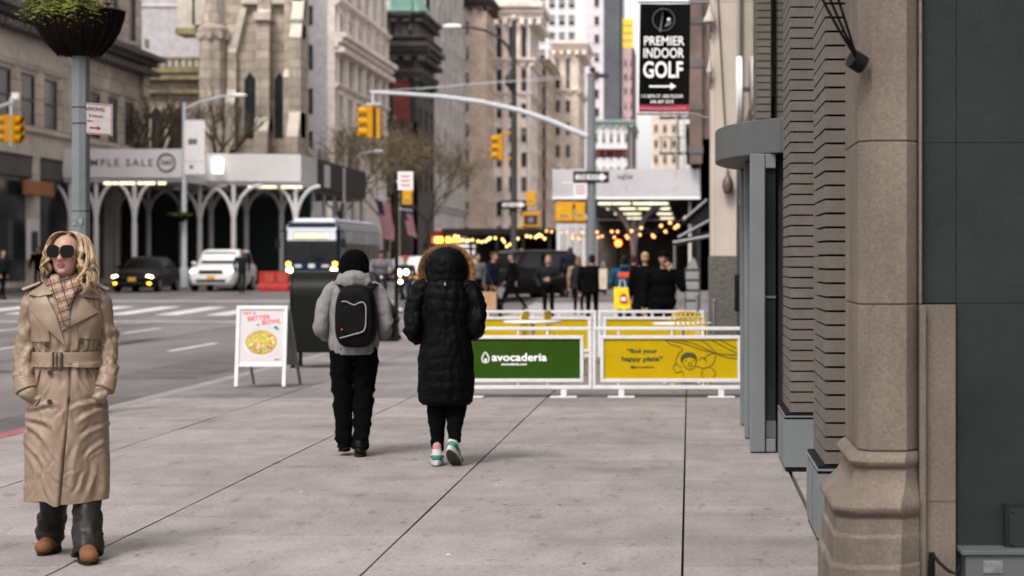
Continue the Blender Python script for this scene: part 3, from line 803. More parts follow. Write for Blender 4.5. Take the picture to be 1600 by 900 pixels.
mb = MB()
def arc(o0, z0, o1, z1, k, bul):                      # bulging moulding between two profile points
    out = []
    for i in range(k+1):
        t = i/k; out.append((lerp(o0, o1, t) + bul*math.sin(PI*t), lerp(z0, z1, t)))
    return out
prof = [(.130, -.0), (.130, .232), (.122, .245), (.112, .25), (.112, .362), (.105, .372), (.098, .378), (.098, .44)]
mb.loft(col_rings(prof), 0, False)
mb.loft(col_rings([(.092, .438), (.092, .452)]), 1, False)
prof = arc(.094, .452, .104, .52, 5, .022) + arc(.100, .525, .018, .635, 6, -.022)[1:] + [(.016, .648)] + arc(.016, .65, .018, .715, 6, .024) + [(.0, .724)]
mb.loft(col_rings(prof), 0, True)
mb.build("column_base", [M_lime, M_groove], Sb, sharp=28)
mb = MB()
mb.box(1.000, 1.163, 9.50, 10.2, 0, 1.36, 0); mb.box(1.001, 1.162, 9.497, 9.499, .50, .506, 1)
mb.box(1.000, 1.028, 9.45, 9.496, 0, 1.36, 0)
mb.box(1.000, 1.012, 9.47, 9.53, 1.365, 5.5, 0)
mb.build("pilaster", [M_lime, M_groove], Sb, bevel=.004)
mb = MB()
for x0, x1 in ((1.014, 1.169), (1.1705, 1.62), (1.6215, 2.4), (2.4015, 3.4)):
    for z0, z1 in ((1.366, 2.067), (2.0685, 3.3), (3.3015, 5.5)):
        mb.box(x0, x1, 9.53, 9.58, z0, z1, 0)
    if x0 > 1.17: mb.box(x0, x1, 9.532, 9.58, .05, 1.3645, 0)
mb.box(1.002, 3.4, 9.575, 9.7, 0, 5.5, 1)
mb.build("wall_panel", [M_green, M_greenj], Sb, bevel=.002)
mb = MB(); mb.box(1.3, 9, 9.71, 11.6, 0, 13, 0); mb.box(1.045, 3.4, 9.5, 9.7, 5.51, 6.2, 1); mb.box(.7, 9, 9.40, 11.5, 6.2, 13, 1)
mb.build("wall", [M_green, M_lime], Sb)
M_alu_p = mat("worn_label", (.13, .13, .13), rough=.6, var=.3, scale=30)
# utility box and standpipe
mb = MB(); x0, x1 = PX(1568, 9.5), PX(1568, 9.5)+.24
mb.box(x0, x1, 9.45, 9.528, PZ(860, 9.5), PZ(785, 9.5), 0); mb.box(x0+.018, x1-.018, 9.443, 9.4485, PZ(852, 9.5), PZ(793, 9.5), 1)
for a in (x0+.03, x1-.03):
    for b in (PZ(848, 9.5), PZ(797, 9.5)): mb.cyl((a, 9.443, b), (a, 9.437, b), .006, n=8, m=0)
tag(mb.build("utility_box", [M_greenj, M_green], None, (x0+.12, 9.5, PZ(860, 9.5)), bevel=.004), "dark grey flat utility box on the green panels at the lower right edge", "utility box")
mb = MB(); mb.box(PX(1505, 9.45), PX(1505, 9.45)+.6, 9.36, 9.526, 0, PZ(866, 9.4), 0); mb.box(PX(1500, 9.4), PX(1500, 9.4)+.63, 9.345, 9.529, PZ(866, 9.4)+.003, PZ(858, 9.4), 0)
mb.box(PX(1534, 9.4), PX(1565, 9.4), 9.355, 9.36, PZ(894, 9.4), PZ(874, 9.4), 1)
tag(mb.build("metal_cabinet", [M_metal, M_alu_p], None, (PX(1520, 9.4), 9.45, 0), bevel=.006), "low grey metal cabinet with a pale plate at the bottom right corner", "cabinet")
mb = MB(); xk = PX(1455, 9.42)
mb.tube([(xk, 9.45, .0), (xk, 9.42, .10), (xk, 9.40, .29)], [.018, .018, .014], 10)
mb.tube([(xk, 9.40, .29), (xk+.03, 9.38, .25), (xk+.07, 9.37, .215), (xk+.10, 9.36, .205), (xk+.12, 9.37, .235)], .008, 8)
mb.tube([(xk, 9.42, .10), (xk+.05, 9.40, .13), (xk+.11, 9.38, .17)], .012, 8)
tag(mb.build("hose_bracket", M_black, None, (xk, 9.42, 0)), "small black bent iron bracket standing against the tan pilaster", "bracket")
# cables and insulator
mb = MB(); kx, ky, kz = PX(1341, 9.38), 9.38, PZ(97, 9.38)
mb.ball((kx, ky, kz), (.036, .036, .042), 12, 8); mb.cyl((kx, ky, kz), (kx+.012, 9.44, kz), .018)
mb.cyl((kx-.03, ky-.012, kz+.016), (kx+.02, ky+.012, kz-.012), .042, n=14)
ins = thing("insulator", "round black insulator knob on the tan column holding three cables", "insulator", (kx, ky, kz))
mb.build("knob", M_black, ins)
for dx, sag in ((-.205, .0), (-.18, .012), (-.148, .02)):
    a = Vector((kx-.006, ky-.02, kz+.01)); b = Vector((kx+dx*1.75, ky-.5, kz+.62))
    mb = MB(); mb.tube([a.lerp(b, t/10) + Vector((sag*math.sin(PI*t/10), 0, -.05*math.sin(PI*t/10))) for t in range(11)], .0065, 6); mb.build("cable", M_black, ins)

# ---- brick building with plinths and revolving door
Bb = thing("brick_building", "taupe brick building with black joints and blue grey plinths along the right side", "building", (1.2, 15, 0))
def brick_pier(x0, x1, y0, y1, zb, zt):
    mb = MB(); mb.box(x0+.028, x1, y0+.028, y1-.028, zb, zt, 1)
    z = zb + .004
    while z < zt: 
        mb.box(x0+random.uniform(-.0015, .0015), x1-.01, y0+random.uniform(-.0015, .0015), y1, z, min(z+.0645, zt), 0); z += .0766
    mb.build("brick_pier", [M_brickA, M_mortar], Bb)
def plinth(x0, x1, y0, y1, h):
    mb = MB(); mb.box(x0, x1, y0, y1, .035, h, 0); mb.box(x0+.01, x1, y0+.01, y1-.01, .0, .035, 1)
    mb.box(x0+.004, x1, y0+.004, y1-.004, h+.002, h+.014, 1); mb.box(x0-.002, x1, y0-.002, y1, h+.016, h+.028, 0); mb.box(x0+.006, x1, y0+.006, y1, h+.03, h+.044, 1)
    mb.box(x0-.001, x0+.001, y0+.45, y0+.454, .05, h-.01, 1)
    mb.build("plinth", [M_plinth, M_black], Bb, bevel=.004)
for y0, y1 in ((11.9, 13.0), (16.0, 17.2)):
    plinth(.70, 1.2, y0, y1, .385); brick_pier(.742, 1.2, y0+.015, y1, .435, 8.0)
brick_pier(.715, .875, 23.1, 24.4, 0, 8.0)
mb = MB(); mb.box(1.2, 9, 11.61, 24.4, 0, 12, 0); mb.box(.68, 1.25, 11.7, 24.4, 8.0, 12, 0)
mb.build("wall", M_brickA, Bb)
mb = MB(); mb.box(1.14, 1.195, 13.01, 15.99, .12, 3.6, 0); mb.box(.9, .96, 17.21, 23.09, 2.8, 7.9, 0)
mb.build("window", [M_glassd], Bb)
mb = MB()
for a in (13.05, 14.5, 15.9): mb.box(1.11, 1.139, a-.03, a+.03, .1, 3.6)
mb.box(1.11, 1.139, 13.01, 15.99, .03, .12); mb.box(1.108, 1.139, 13.01, 15.99, 3.6, 3.7); mb.box(.88, .899, 17.21, 23.09, 5.2, 5.3)
mb.build("window_frame", M_metal, Bb)
Rv = thing("revolving_door", "grey framed revolving door with curved canopy between brick piers", "door", (.8, 18.5, 0))
mb = MB()
ell = []
cx, cy, rx, ry = 1.10, 19.35, .87, 2.1
for i in range(25):
    a = lerp(R(116), R(244), i/24); ell.append((cx+rx*math.cos(a), cy+ry*math.sin(a)))
ell = [p for p in ell]
poly = [(.99, ell[0][1])] + ell + [(.99, ell[-1][1])]
mb.prism(poly, lambda u, v, d: (u, v, d), 2.42, 2.70, 0)
ell2 = [(x+.02, y) for x, y in ell]
mb.build("canopy", M_metal, Rv, bevel=.008)
mb = MB()
mb.box(PX(1172, 17.6), PX(1195, 17.6), 17.55, 17.68, .01, 2.416, 0); mb.box(PX(1172, 17.6)+.13, .698, 17.56, 17.66, .01, .115, 0)
mb.box(PX(1195, 17.6)+.003, .698, 17.56, 17.66, 2.30, 2.416, 0)
mb.box(PX(1163, 19), PX(1171, 19), 18.95, 19.05, .01, 2.416, 0)
mb.box(PX(1163, 19), PX(1171, 19), 20.5, 20.6, .01, 2.416, 0)
mb.build("door_frame", M_plinth, Rv, bevel=.006)
mb = MB(); mb.box(PX(1195, 17.6)+.003, .697, 17.60, 17.62, .118, 2.298, 0); mb.box(.51, .52, 17.69, 18.94, .1, 2.4, 0); mb.box(.51, .52, 19.06, 20.49, .1, 2.4, 0)
mb.build("glass_panel", M_glassd, Rv)
mb = MB(); mb.box(.62, .70, 17.588, 17.597, .12, .26, 0); mb.box(.615, .70, 17.585, 17.6, 1.25, 1.27, 0); mb.build("push_plate", M_metal, Rv)
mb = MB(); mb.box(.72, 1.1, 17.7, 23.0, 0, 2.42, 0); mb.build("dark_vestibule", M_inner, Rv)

# ---- corner building with granite base
Cb = thing("corner_building", "tan stone corner building with a dark granite base behind the revolving door", "building", (1.5, 40, 0))
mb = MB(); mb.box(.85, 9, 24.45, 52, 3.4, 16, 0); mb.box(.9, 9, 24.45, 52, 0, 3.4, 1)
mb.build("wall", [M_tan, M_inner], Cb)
mb = MB(); mb.box(PX(1117, 34), PX(1151, 34), 34, 36.5, PZ(400, 34), 16, 0); mb.box(PX(1111, 34), PX(1117, 34)-.002, 34.05, 36.4, PZ(400, 34), 16, 0)
for zz_ in (3.4, 5.6, 7.8): mb.box(PX(1117, 34)-.002, PX(1151, 34)+.002, 33.998, 34.1, zz_, zz_+.012, 1)
mb.build("stone_pillar", [M_tan, M_groove], Cb, bevel=.01)
mb = MB(); mb.box(PX(1109, 34), PX(1152, 34), 33.96, 36.6, 0, PZ(400, 34)-.004, 0); mb.build("granite_base", M_gran, Cb, bevel=.01)
for py in (25, 104):
    mb = MB()
    z = PZ(py+6, 33.9); w = .10 if py == 25 else .05; x = PX(1109, 33.9)
    mb.lathe((x, 33.9, z-.06), [(w*.5, 0), (w, .03), (w, .06), (w*.6, .14), (w*.25, .24), (.01, .30)], 10)
    mb.cyl((x, 33.9, z-.06), (x, 34.2, z-.25), .03); mb.build("finial", M_tan, Cb)
mb = MB(); mb.box(.80, .846, 24.46, 33.9, 0.2, 3.3, 0); mb.box(.80, .846, 24.46, 33.9, 3.6, 8, 0); mb.build("shop_window", M_glassd, Cb)
mb = MB()
for a in (24.5, 27.4, 29.3, 31.2, 33.7): mb.box(.76, .799, a-.06, a+.06, .0, 3.4, 0)
mb.box(.765, .799, 24.46, 33.9, 2.4, 2.5, 0); mb.box(.765, .799, 24.46, 33.9, 0, .2, 0)
mb.build("window_frame", M_sash, Cb)
mb = MB()
for yy in (27.9, 29.0):
    mb.tube([(.76, yy, PZ(432, yy)), (.62, yy, PZ(430, yy)), (.62, yy, PZ(486, yy)), (.76, yy, PZ(486, yy))], .018, 8)
mb.build("door_handle", M_black, Cb)
# wall lamp hanging on the tan pillar, with its cable
mb = MB(); lx, lz = PX(1137, 33.9), PZ(285, 33.9)
mb.lathe((lx, 33.88, lz-.18), [(.02, 0), (.07, .03), (.09, .12), (.075, .22), (.03, .28), (.02, .34)], 12)
mb.tube([(lx, 33.88, lz+.15), (lx-.03, 33.92, lz+.6), (PX(1120, 34), 33.96, PZ(0, 34)+.3)], .012, 6)
mb.cyl((lx, 33.88, lz+.1), (lx, 34.0, lz+.1), .02)
tag(mb.build("wall_lamp", mat("aged_bronze", (.10, .085, .07), rough=.5, metal=.4), None, (lx, 33.9, lz)), "aged metal lantern hanging from a cable on the tan stone pillar", "lamp")
# edge-on white disc sign
mb = MB(); ys_ = 30.5; zc = PZ(140, ys_)
mb.lathe((0, 0, 0), [(.45, -.045), (.47, -.03), (.47, .03), (.45, .045)], 32)
mb.v = [(.70 + p[2], ys_ + p[0], zc + p[1]) for p in mb.v]
mb.box(.72, .80, ys_-.03, ys_+.03, zc-.03, zc+.03)
tag(mb.build("disc_sign", mat("white_enamel", (.75, .74, .73), rough=.4, var=.05), None, (.7, ys_, zc)), "round white sign seen edge on beside the third brick pier", "sign")
# awning of the shop at the corner
M_awn = mat("black_canvas", (.010, .010, .010), rough=.8, var=.3)
Aw = thing("awning", "black canvas awning on slanted arms over the sidewalk at the corner", "awning", (.3, 47, 0))
ya, yb = 44.0, 50.0; xo, xi = PX(1052, 45), .84
mb = MB(); mb.prism([(xi, PZ(352, 45)), (xo, PZ(378, 45)), (xo, PZ(384, 45)), (xi, PZ(358, 45))], lambda u, v, d: (u, d, v), ya, yb, 0)
mb.prism([(xi, PZ(320, 45)), (PX(1105, 45), PZ(314, 45)), (PX(1068, 45), PZ(345, 45)), (PX(1064, 45), PZ(350, 45)), (xi, PZ(350, 45))], lambda u, v, d: (u, d, v), ya+.6, ya+1.2, 0)
mb.build("canvas", M_awn, Aw)
M_alu = mat("grey_aluminium", (.15, .15, .155), rough=.45, metal=.3)
mb = MB(); mb.tube([(PX(1060, 45), ya-.02, PZ(372, 45)), (PX(1108, 45), ya-.02, PZ(346, 45))], .035, 8); mb.tube([(PX(1068, 45), ya+.55, PZ(345, 45)), (PX(1105, 45), ya+.55, PZ(313, 45))], .035, 8)
mb.tube([(xo, ya-.02, PZ(380, 45)), (xi, ya-.02, PZ(364, 45))], .04, 8)
mb.tube([(xo+.04, ya, PZ(384, 45)), (xo+.04, ya, 0)], .035, 8)
mb.build("arm", M_alu, Aw)
# menu board
Y = 42; mb = MB(); mb.box(PX(1070, Y), PX(1094, Y), Y, Y+.06, .35, PZ(418, Y), 0); 
for k in range(4): mb.box(PX(1072, Y), PX(1092, Y), Y-.012, Y-.002, PZ(436+16*k, Y), PZ(424+16*k, Y), 1)
mb.prism([(PX(1073, Y), PZ(420, Y)), (PX(1091, Y), PZ(420, Y)), (PX(1086, Y), PZ(404, Y)), (PX(1080, Y), PZ(402, Y))], lambda u, v, d: (u, d, v), Y-.01, Y+.05, 1)
for a in (1071, 1093): mb.cyl((PX(a, Y), Y+.03, 0), (PX(a, Y), Y+.03, .36), .02, m=0)
tag(mb.build("menu_board", [M_sash, mat("grey_menu_sheet", (.24, .235, .23), rough=.7)], None, (PX(1082, Y), Y, 0)), "grey menu stand with pale sheets beside the granite base", "menu board")
for a, Y in ((1090, 33), (1116, 33.2)):
    mb = MB(); x = PX(a, Y); mb.cyl((x, Y, 0.02), (x, Y, PZ(462 if a == 1090 else 470, Y)), .03, n=12); mb.cyl((x, Y, 0), (x, Y, .02), .09, n=16); mb.ball((x, Y, PZ(462 if a == 1090 else 470, Y)), .035)
    tag(mb.build("stanchion", M_alu, None, (x, Y, 0)), "grey metal stanchion post " + ("standing clear of the granite base, nearer the menu stand" if a == 1090 else "standing right against the granite base"), "post", "stanchion posts by the granite base")

# ================================================================== golf banner
Yb = 36.0
Gb = thing("banner", "black vertical banner reading PREMIER INDOOR GOLF with a white arrow", "banner", (PX(1038, Yb), Yb, PZ(175, Yb)))
M_ban = mat("black_vinyl", (.002, .002, .002), rough=.6, var=.2, spec=.06)
M_white = mat("white_ink", (.80, .79, .78), rough=.6, var=.04)
M_greyink = mat("grey_ink", (.13, .13, .135), rough=.6)
M_crim = mat("crimson_vinyl", (.30, .02, .05), rough=.5)
mb = MB(); n = 10; x0, x1, z0, z1 = PX(1000, Yb), PX(1079, Yb), PZ(175, Yb), PZ(6, Yb)
def ban_pt(px, py, d=0.0): return (PX(px, Yb) - .02*(py/170.0) , Yb + .02*math.sin(px*.08) - d, PZ(py, Yb))
for (ya_, yb_, mm) in ((6, 163.5, 0), (163.5, 175, 1)):
    for i in range(n):
        a, b = lerp(1000, 1079, i/n), lerp(1000, 1079, (i+1)/n)
        k = 8 if mm == 0 else 1
        for j in range(k):
            c, d = lerp(ya_, yb_, j/k), lerp(ya_, yb_, (j+1)/k)
            mb.add([ban_pt(a, d), ban_pt(b, d), ban_pt(b, c), ban_pt(a, c), ban_pt(a, d, -.012), ban_pt(b, d, -.012), ban_pt(b, c, -.012), ban_pt(a, c, -.012)],
                   [(0,1,2,3), (7,6,5,4), (0,4,5,1), (2,6,7,3)], mm)
mb.build("cloth", [M_ban, M_crim], Gb)
mb = MB(); sc = Yb/F
def btx(body, px, py, hpx, wpx, m=0, bold=.012):
    vs, fs = text_mesh(body, 1.0, bold)
    w = max(v[0] for v in vs)-min(v[0] for v in vs); h = max(v[1] for v in vs)-min(v[1] for v in vs); cy_ = (max(v[1] for v in vs)+min(v[1] for v in vs))/2
    mb.add([tuple(Vector((PX(px, Yb)-.02*(py/170.0), Yb-.03, PZ(py, Yb))) + Vector((v[0]*wpx/w*sc, -v[2], (v[1]-cy_)*hpx/h*sc))) for v in vs], fs, m)
btx("PREMIER", 1038, 64, 14, 63); btx("INDOOR", 1037.5, 83, 15.5, 63); btx("GOLF", 1037, 109, 26, 62, bold=.02)
btx("1 E 28TH ST. 3RD FLOOR", 1036, 150.5, 5, 65); btx("646 687 3310", 1036, 159, 5, 36); btx("PREMIERINDOORGOLF.COM", 1037, 170, 4.6, 73, 1)
mb.prism([(1016, 136.6), (1016, 133.8), (1049, 133.8), (1049, 129.5), (1058, 135), (1049, 140.5), (1049, 136.6)], lambda u, v, d: (ban_pt(u, v, .008)[0], Yb-.03-d, PZ(v, Yb)), 0, .003, 0)
ring = [(1037 + 17*math.cos(2*PI*i/32), 31 + 17*math.sin(2*PI*i/32)) for i in range(32)]
mb.tube([(PX(u, Yb), Yb-.035, PZ(v, Yb)) for u, v in ring], .006, 6, 2, closed=True)
mb.prism([(1030, 50), (1033, 50), (1037, 10), (1048, 26), (1047, 28), (1036.5, 15)], lambda u, v, d: (PX(u, Yb), Yb-.03-d, PZ(v, Yb)), 0, .004, 2)
mb.prism([(1032, 44), (1046, 40), (1050, 34), (1040, 33)], lambda u, v, d: (PX(u, Yb), Yb-.03-d, PZ(v, Yb)), 0, .004, 2)
mb.ball((PX(1045, Yb), Yb-.03, PZ(31, Yb)), .03, 10, 6, 0)
mb.build("lettering", [M_white, mat("pale_pink_ink", (.5, .25, .28)), M_greyink], Gb)
for py in (3, 184): 
    mb = MB(); mb.tube([(PX(996, Yb), Yb+.005, PZ(py if py < 10 else 178, Yb)), (PX(1082, Yb), Yb+.005, PZ(py if py < 10 else 178, Yb)), (PX(1104, Yb), Yb+.005, PZ(py, Yb)), (.5, Yb, PZ(py, Yb))], .018, 8); mb.build("bracket_arm", M_alu, Gb)
# ================================================================== street furniture
M_pole = mat("galvanised_pole", (.150, .163, .170), rough=.5, metal=.2, var=.14, scale=3, fine=.1, fscale=60)
M_polel = mat("pale_pole", (.40, .42, .44), rough=.5, var=.1)
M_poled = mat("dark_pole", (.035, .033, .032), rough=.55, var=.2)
M_sig = mat("signal_yellow", (.46, .215, .004), rough=.45, var=.1, coat=.1)
M_sigd = mat("signal_amber_shade", (.50, .26, .01), rough=.5)
M_basket = mat("coir_basket", (.010, .006, .004), rough=.95, spec=.05, var=.4, scale=12)
M_fern = mat("fern_leaf", (.075, .095, .016), rough=.7, var=.5, scale=8)
M_fern2 = mat("yellow_green_leaf", (.17, .175, .028), rough=.7, var=.4, scale=8)
M_redink = mat("red_ink", (.25, .03, .035), rough=.6)
M_signw = mat("sign_white", (.62, .60, .59), rough=.5, var=.06)

# ---- big pole with fern basket
Yp = 22.0; xp = PX(126.5, Yp)
Pp = thing("street_pole", "thick grey octagonal street pole at left behind the woman", "pole", (xp, Yp, 0))
mb = MB(); mb.lathe((xp, Yp, 0), [(.17, 0), (.17, .5), (.15, .55), (.10, .62), (.094, 2), (.090, PZ(60, Yp))], 8, 0, False)
for py in (168, 193, 330): mb.lathe((xp, Yp, PZ(py, Yp)), [(.095, -.008), (.095, .008)], 8, 1, False)
mb.build("shaft", [M_pole, M_poled], Pp, bevel=.004)
mb = MB(); text_into(mb, "24", .11, lambda u, v, d=0: (xp-.01+u, Yp-.094-d, PZ(346, Yp)+v), 0, bold=.004); mb.build("number", mat("worn_number", (.175, .185, .19), rough=.7, var=.3, scale=40), Pp)
xb_ = PX(123.5, Yp)
Bk = thing("hanging_basket", "large dark coir basket of yellow green fern on top of the thick grey pole", "planter", (xb_, Yp, PZ(90, Yp)))
rb = 137/2*Yp/F
mb = MB()
zb, zt = PZ(88, Yp), PZ(18, Yp)
mb.lathe((xb_, Yp, zb), [(.16, 0), (.20, .01), (rb*.70, (zt-zb)*.28), (rb*.88, (zt-zb)*.55), (rb*.98, (zt-zb)*.85), (rb, zt-zb), (rb*.95, zt-zb+.01), (rb*.9, zt-zb-.06), (.02, zt-zb-.07)], 28, 0)
mb.build("liner", M_basket, Bk)
mb = MB()
for j in range(20):
    a = 2*PI*j/20
    mb.tube([(xb_+r_*math.cos(a), Yp+r_*math.sin(a), zb+z_) for r_, z_ in ((.205, .0), (rb*.715, (zt-zb)*.28), (rb*.895, (zt-zb)*.55), (rb*.995, (zt-zb)*.85), (rb*1.015, zt-zb))], .007, 5)
mb.tube([(xb_+rb*1.02*math.cos(2*PI*j/32), Yp+rb*1.02*math.sin(2*PI*j/32), zt) for j in range(32)], .012, 6, closed=True)
mb.build("wire_frame", M_black, Bk)
def fronds(mb, c, rad, count, ln, drop, leaf, rnd, skip=None):
    for i in range(count):
        a = rnd.uniform(0, 2*PI); r = rad*math.sqrt(rnd.random())
        if skip and skip(a): continue
        p = Vector((c[0]+r*math.cos(a), c[1]+r*math.sin(a), c[2])); l = ln*rnd.uniform(.5, 1.2)
        d = Vector((math.cos(a+rnd.uniform(-.6, .6)), math.sin(a+rnd.uniform(-.6, .6)), 0)); up = rnd.uniform(.5, 1.3)
        k = 6; pts = [p + d*l*(t/k)*.8 + Vector((0, 0, l*up*(t/k) - drop*l*(t/k)**2)) for t in range(k+1)]
        side = d.cross(Vector((0, 0, 1)))
        m = 0 if rnd.random() < .55 else 1
        for q in range(1, k+1):
            w = leaf*(1.15-q/k); dirn = (pts[q]-pts[q-1]).normalized()
            for sg in (-1, 1):
                b0 = pts[q-1]; tip = b0 + side*sg*w + dirn*w*.7 + Vector((0, 0, rnd.uniform(-.2, .2)*w))
                mb.add([b0, b0+dirn*w*.5, tip], [(0, 1, 2)], m)
rnd = random.Random(3)
mb = MB(); fronds(mb, (xb_-.04, Yp, zt-.02), rb*.95, 700, .40, 1.35, .06, rnd, lambda a: math.cos(a) > .6)
fronds(mb, (xb_-.1, Yp, zt), rb*.8, 300, .42, .8, .06, rnd)
mb.build("fern", [M_fern, M_fern2], Bk)
# parking sign
Ns = thing("parking_sign", "white parking sign with red lettering and arrow on the thick grey pole", "sign", (PX(157, Yp), Yp-.02, PZ(212, Yp)))
def spt(u, v, d=0): return (PX(u, Yp), Yp-.05+(u-140)*.002-d, PZ(v + (u-140)*.06, Yp))
mb = MB(); mb.prism([(126, 210), (175, 210), (175, 161), (126, 161)], spt, -.004, .0); mb.build("plate", mat("dull_sign_white", (.40, .37, .36), rough=.6, var=.12, scale=10), Ns)
mb = MB()
mb.prism([(128, 209), (174, 209), (174, 207.8), (128, 207.8)], spt, .001, .003)
mb.prism([(128, 163.2), (174, 163.2), (174, 162.2), (128, 162.2)], spt, .001, .003)
mb.prism([(173, 209), (174, 209), (174, 162), (173, 162)], spt, .001, .003)
mb.prism([(142, 200.8), (142, 198.2), (153, 198.2), (153, 195.5), (159, 199.5), (153, 203.5), (153, 200.8)], spt, .001, .003)
for body, cx_, cy_, hh, ww in (("PARKING", 147, 170.5, 6.5, 33), ("8 Hours", 151, 181, 5, 20), ("Mon", 143, 189, 3.5, 9)):
    vs, fs = text_mesh(body, 1.0, .015); w = max(v[0] for v in vs)-min(v[0] for v in vs); h = max(v[1] for v in vs)-min(v[1] for v in vs)
    mb.add([spt(cx_+v[0]*ww/w, cy_-v[1]*hh/h, .004) for v in vs], fs, 0)
mb.build("lettering", M_redink, Ns)

# ---- mailbox
Ym = 31.5; x0, x1 = PX(453, Ym), PX(548, Ym)
Mx = thing("mailbox", "dark olive rounded top mailbox on legs between the sandwich board and hooded walker", "mailbox", ((x0+x1)/2, Ym, 0))
M_mail = mat("olive_black_paint", (.0045, .005, .0035), rough=.42, var=.25, scale=3, fine=.1, fscale=50, spec=.10)
zt, zl = PZ(423, Ym), PZ(551, Ym); dep = .72; rr = dep/2
mb = MB()
pr = [(0, zl), (dep, zl)] + [(rr + rr*math.cos(PI*i/14), zt-rr + rr*math.sin(PI*i/14)) for i in range(15)]
mb.prism(pr, lambda u, v, d: (d, Ym+u, v), x0+.02, x1-.02, 0)
for xx in (x0, x1-.025): 
    pr2 = [(-.012, zl-.01), (dep+.012, zl-.01)] + [(rr + (rr+.012)*math.cos(PI*i/14), zt-rr + (rr+.012)*math.sin(PI*i/14)) for i in range(15)]
    mb.prism(pr2, lambda u, v, d: (d, Ym+u, v), xx, xx+.025, 0)
o = mb.build("body", M_mail, Mx, bevel=.006); 
o.data.polygons.foreach_set('use_smooth', [True]*len(o.data.polygons)); o.data.set_sharp_from_angle(angle=R(30))
for dx in (x0+.01, x1-.06):
    for dy in (.03, dep-.08):
        mb = MB(); mb.box(dx, dx+.05, Ym+dy, Ym+dy+.05, .0, zl-.003); mb.box(dx-.02, dx+.07, Ym+dy-.02, Ym+dy+.07, .0, .015); mb.build("leg", M_mail, Mx)

# ---- sandwich board
Ya = 26.6
Sw = thing("sandwich_board", "white framed sandwich board with a salad bowl poster, reading BETTER BOWL", "sign", (PX(407, Ya), Ya+.25, 0))
M_frame = mat("white_frame_paint", (.58, .57, .56), rough=.45, var=.05)
def aw(px, py, d=0.0):                                # front leaf leans back
    z = PZ(py, Ya); return (PX(px, Ya), Ya + z*.16 - d, z)
mb = MB()
def bar(a, b, r=.022): 
    A_, B_ = Vector(aw(*a)), Vector(aw(*b)); mb.tube([A_, B_], r, 4, 0, True, False)
def awbox(p0, p1, d0, d1, m=0):                       # box on the leaf between photo points
    (u0, v0), (u1, v1) = p0, p1
    mb.prism([(u0, v1), (u1, v1), (u1, v0), (u0, v0)], aw, d0, d1, m)
awbox((366, 478), (372, 604), -.02, .02); awbox((440.5, 478), (446.5, 604), -.02, .02)
awbox((372.1, 478), (440.4, 484), -.02, .019); awbox((372.1, 567), (440.4, 573.5), -.02, .019)
mb.build("frame", M_frame, Sw, bevel=.006)
mb = MB(); awbox((372, 484), (440.5, 567), -.008, .004); mb.build("poster", mat("poster_paper", (.50, .46, .475), rough=.4, var=.03), Sw)
mb = MB()
for px in (372, 447):
    a = Vector(aw(px, 482, -.02)); b = Vector((a.x+.03, a.y+.62, 0))
    mb.tube([a, b], .022, 4, 0, True, False)
a = Vector(aw(374, 482, -.05)); mb.hexa([(a.x, a.y+.02+.42, .25), (PX(447, Ya)+.02, a.y+.02+.42, .25), (PX(447, Ya)+.02, a.y+.46, .25), (a.x, a.y+.46, .25)],
        [(a.x, a.y+.03, a.z), (PX(446, Ya), a.y+.03, a.z), (PX(446, Ya), a.y+.05, a.z), (a.x, a.y+.05, a.z)], 0)
mb.build("rear_leaf", mat("grey_frame", (.22, .22, .215), rough=.5), Sw)
mb = MB()
def awtext(body, cx_, cy_, hh, ww, rot=0.0, m=0, bold=.02):
    vs, fs = text_mesh(body, 1.0, bold); w = max(v[0] for v in vs)-min(v[0] for v in vs); h = max(v[1] for v in vs)-min(v[1] for v in vs); cy0 = (max(v[1] for v in vs)+min(v[1] for v in vs))/2
    out = []
    for v in vs:
        u, q = v[0]*ww/w, (v[1]-cy0)*hh/h; c, s_ = math.cos(rot), math.sin(rot)
        out.append(aw(cx_+u*c-q*s_, cy_-(u*s_+q*c), .006+v[2]))
    mb.add(out, fs, m)
awtext("TRY A", 386, 490, 4.2, 21, .06); awtext("BETTER", 401, 497, 6.6, 36, .10); awtext("BOWL", 421, 503, 6.6, 30, .10)
awtext("@avo", 433, 562, 2.4, 10, 0, 1)
mb.build("lettering", [mat("coral_ink", (.62, .10, .09)), M_greyink], Sw)
mb = MB()                                             # printed salad bowl: thin flat colour shapes
def disc(cx_, cy_, rx_, ry_, d, m, n=20):
    mb.prism([(cx_+rx_*math.cos(2*PI*i/n), cy_-ry_*math.sin(2*PI*i/n)) for i in range(n)], aw, d, d+.0012, m)
disc(406, 538, 26, 21, .0045, 0, 28); disc(406, 535.5, 25, 19, .0062, 1, 28)
rnd = random.Random(5)
for i in range(150):
    a = rnd.uniform(0, 2*PI); r = math.sqrt(rnd.random()); 
    cxx, cyy = 406+22*r*math.cos(a), 534+17*r*math.sin(a)
    m = rnd.choice([2, 2, 3, 4, 5, 6, 1, 7]) if math.hypot((cxx-407)/14, (cyy-529)/8) > 1 else rnd.choice([2, 2, 8])
    disc(cxx, cyy, rnd.uniform(1.2, 3), rnd.uniform(1, 2.4), .0076+i*.00002, m, 7)
disc(428, 512, 3, 2, .0076, 9, 6); disc(431, 514.5, 2.2, 1.4, .0076, 9, 6); disc(400, 508, 2.4, 1.2, .0076, 5, 6)
mb.build("bowl_print", [mat("bowl_white", (.60, .52, .52)), mat("salad_base", (.40, .30, .08)), mat("salad_lime", (.46, .46, .07)), mat("salad_red", (.45, .09, .05)),
   mat("salad_pink", (.52, .27, .18)), mat("salad_leaf", (.12, .22, .05)), mat("salad_orange", (.62, .30, .05)), mat("salad_cream", (.62, .55, .35)), mat("salad_avocado", (.52, .54, .14)), mat("mint_leaf", (.02, .16, .11))], Sw)

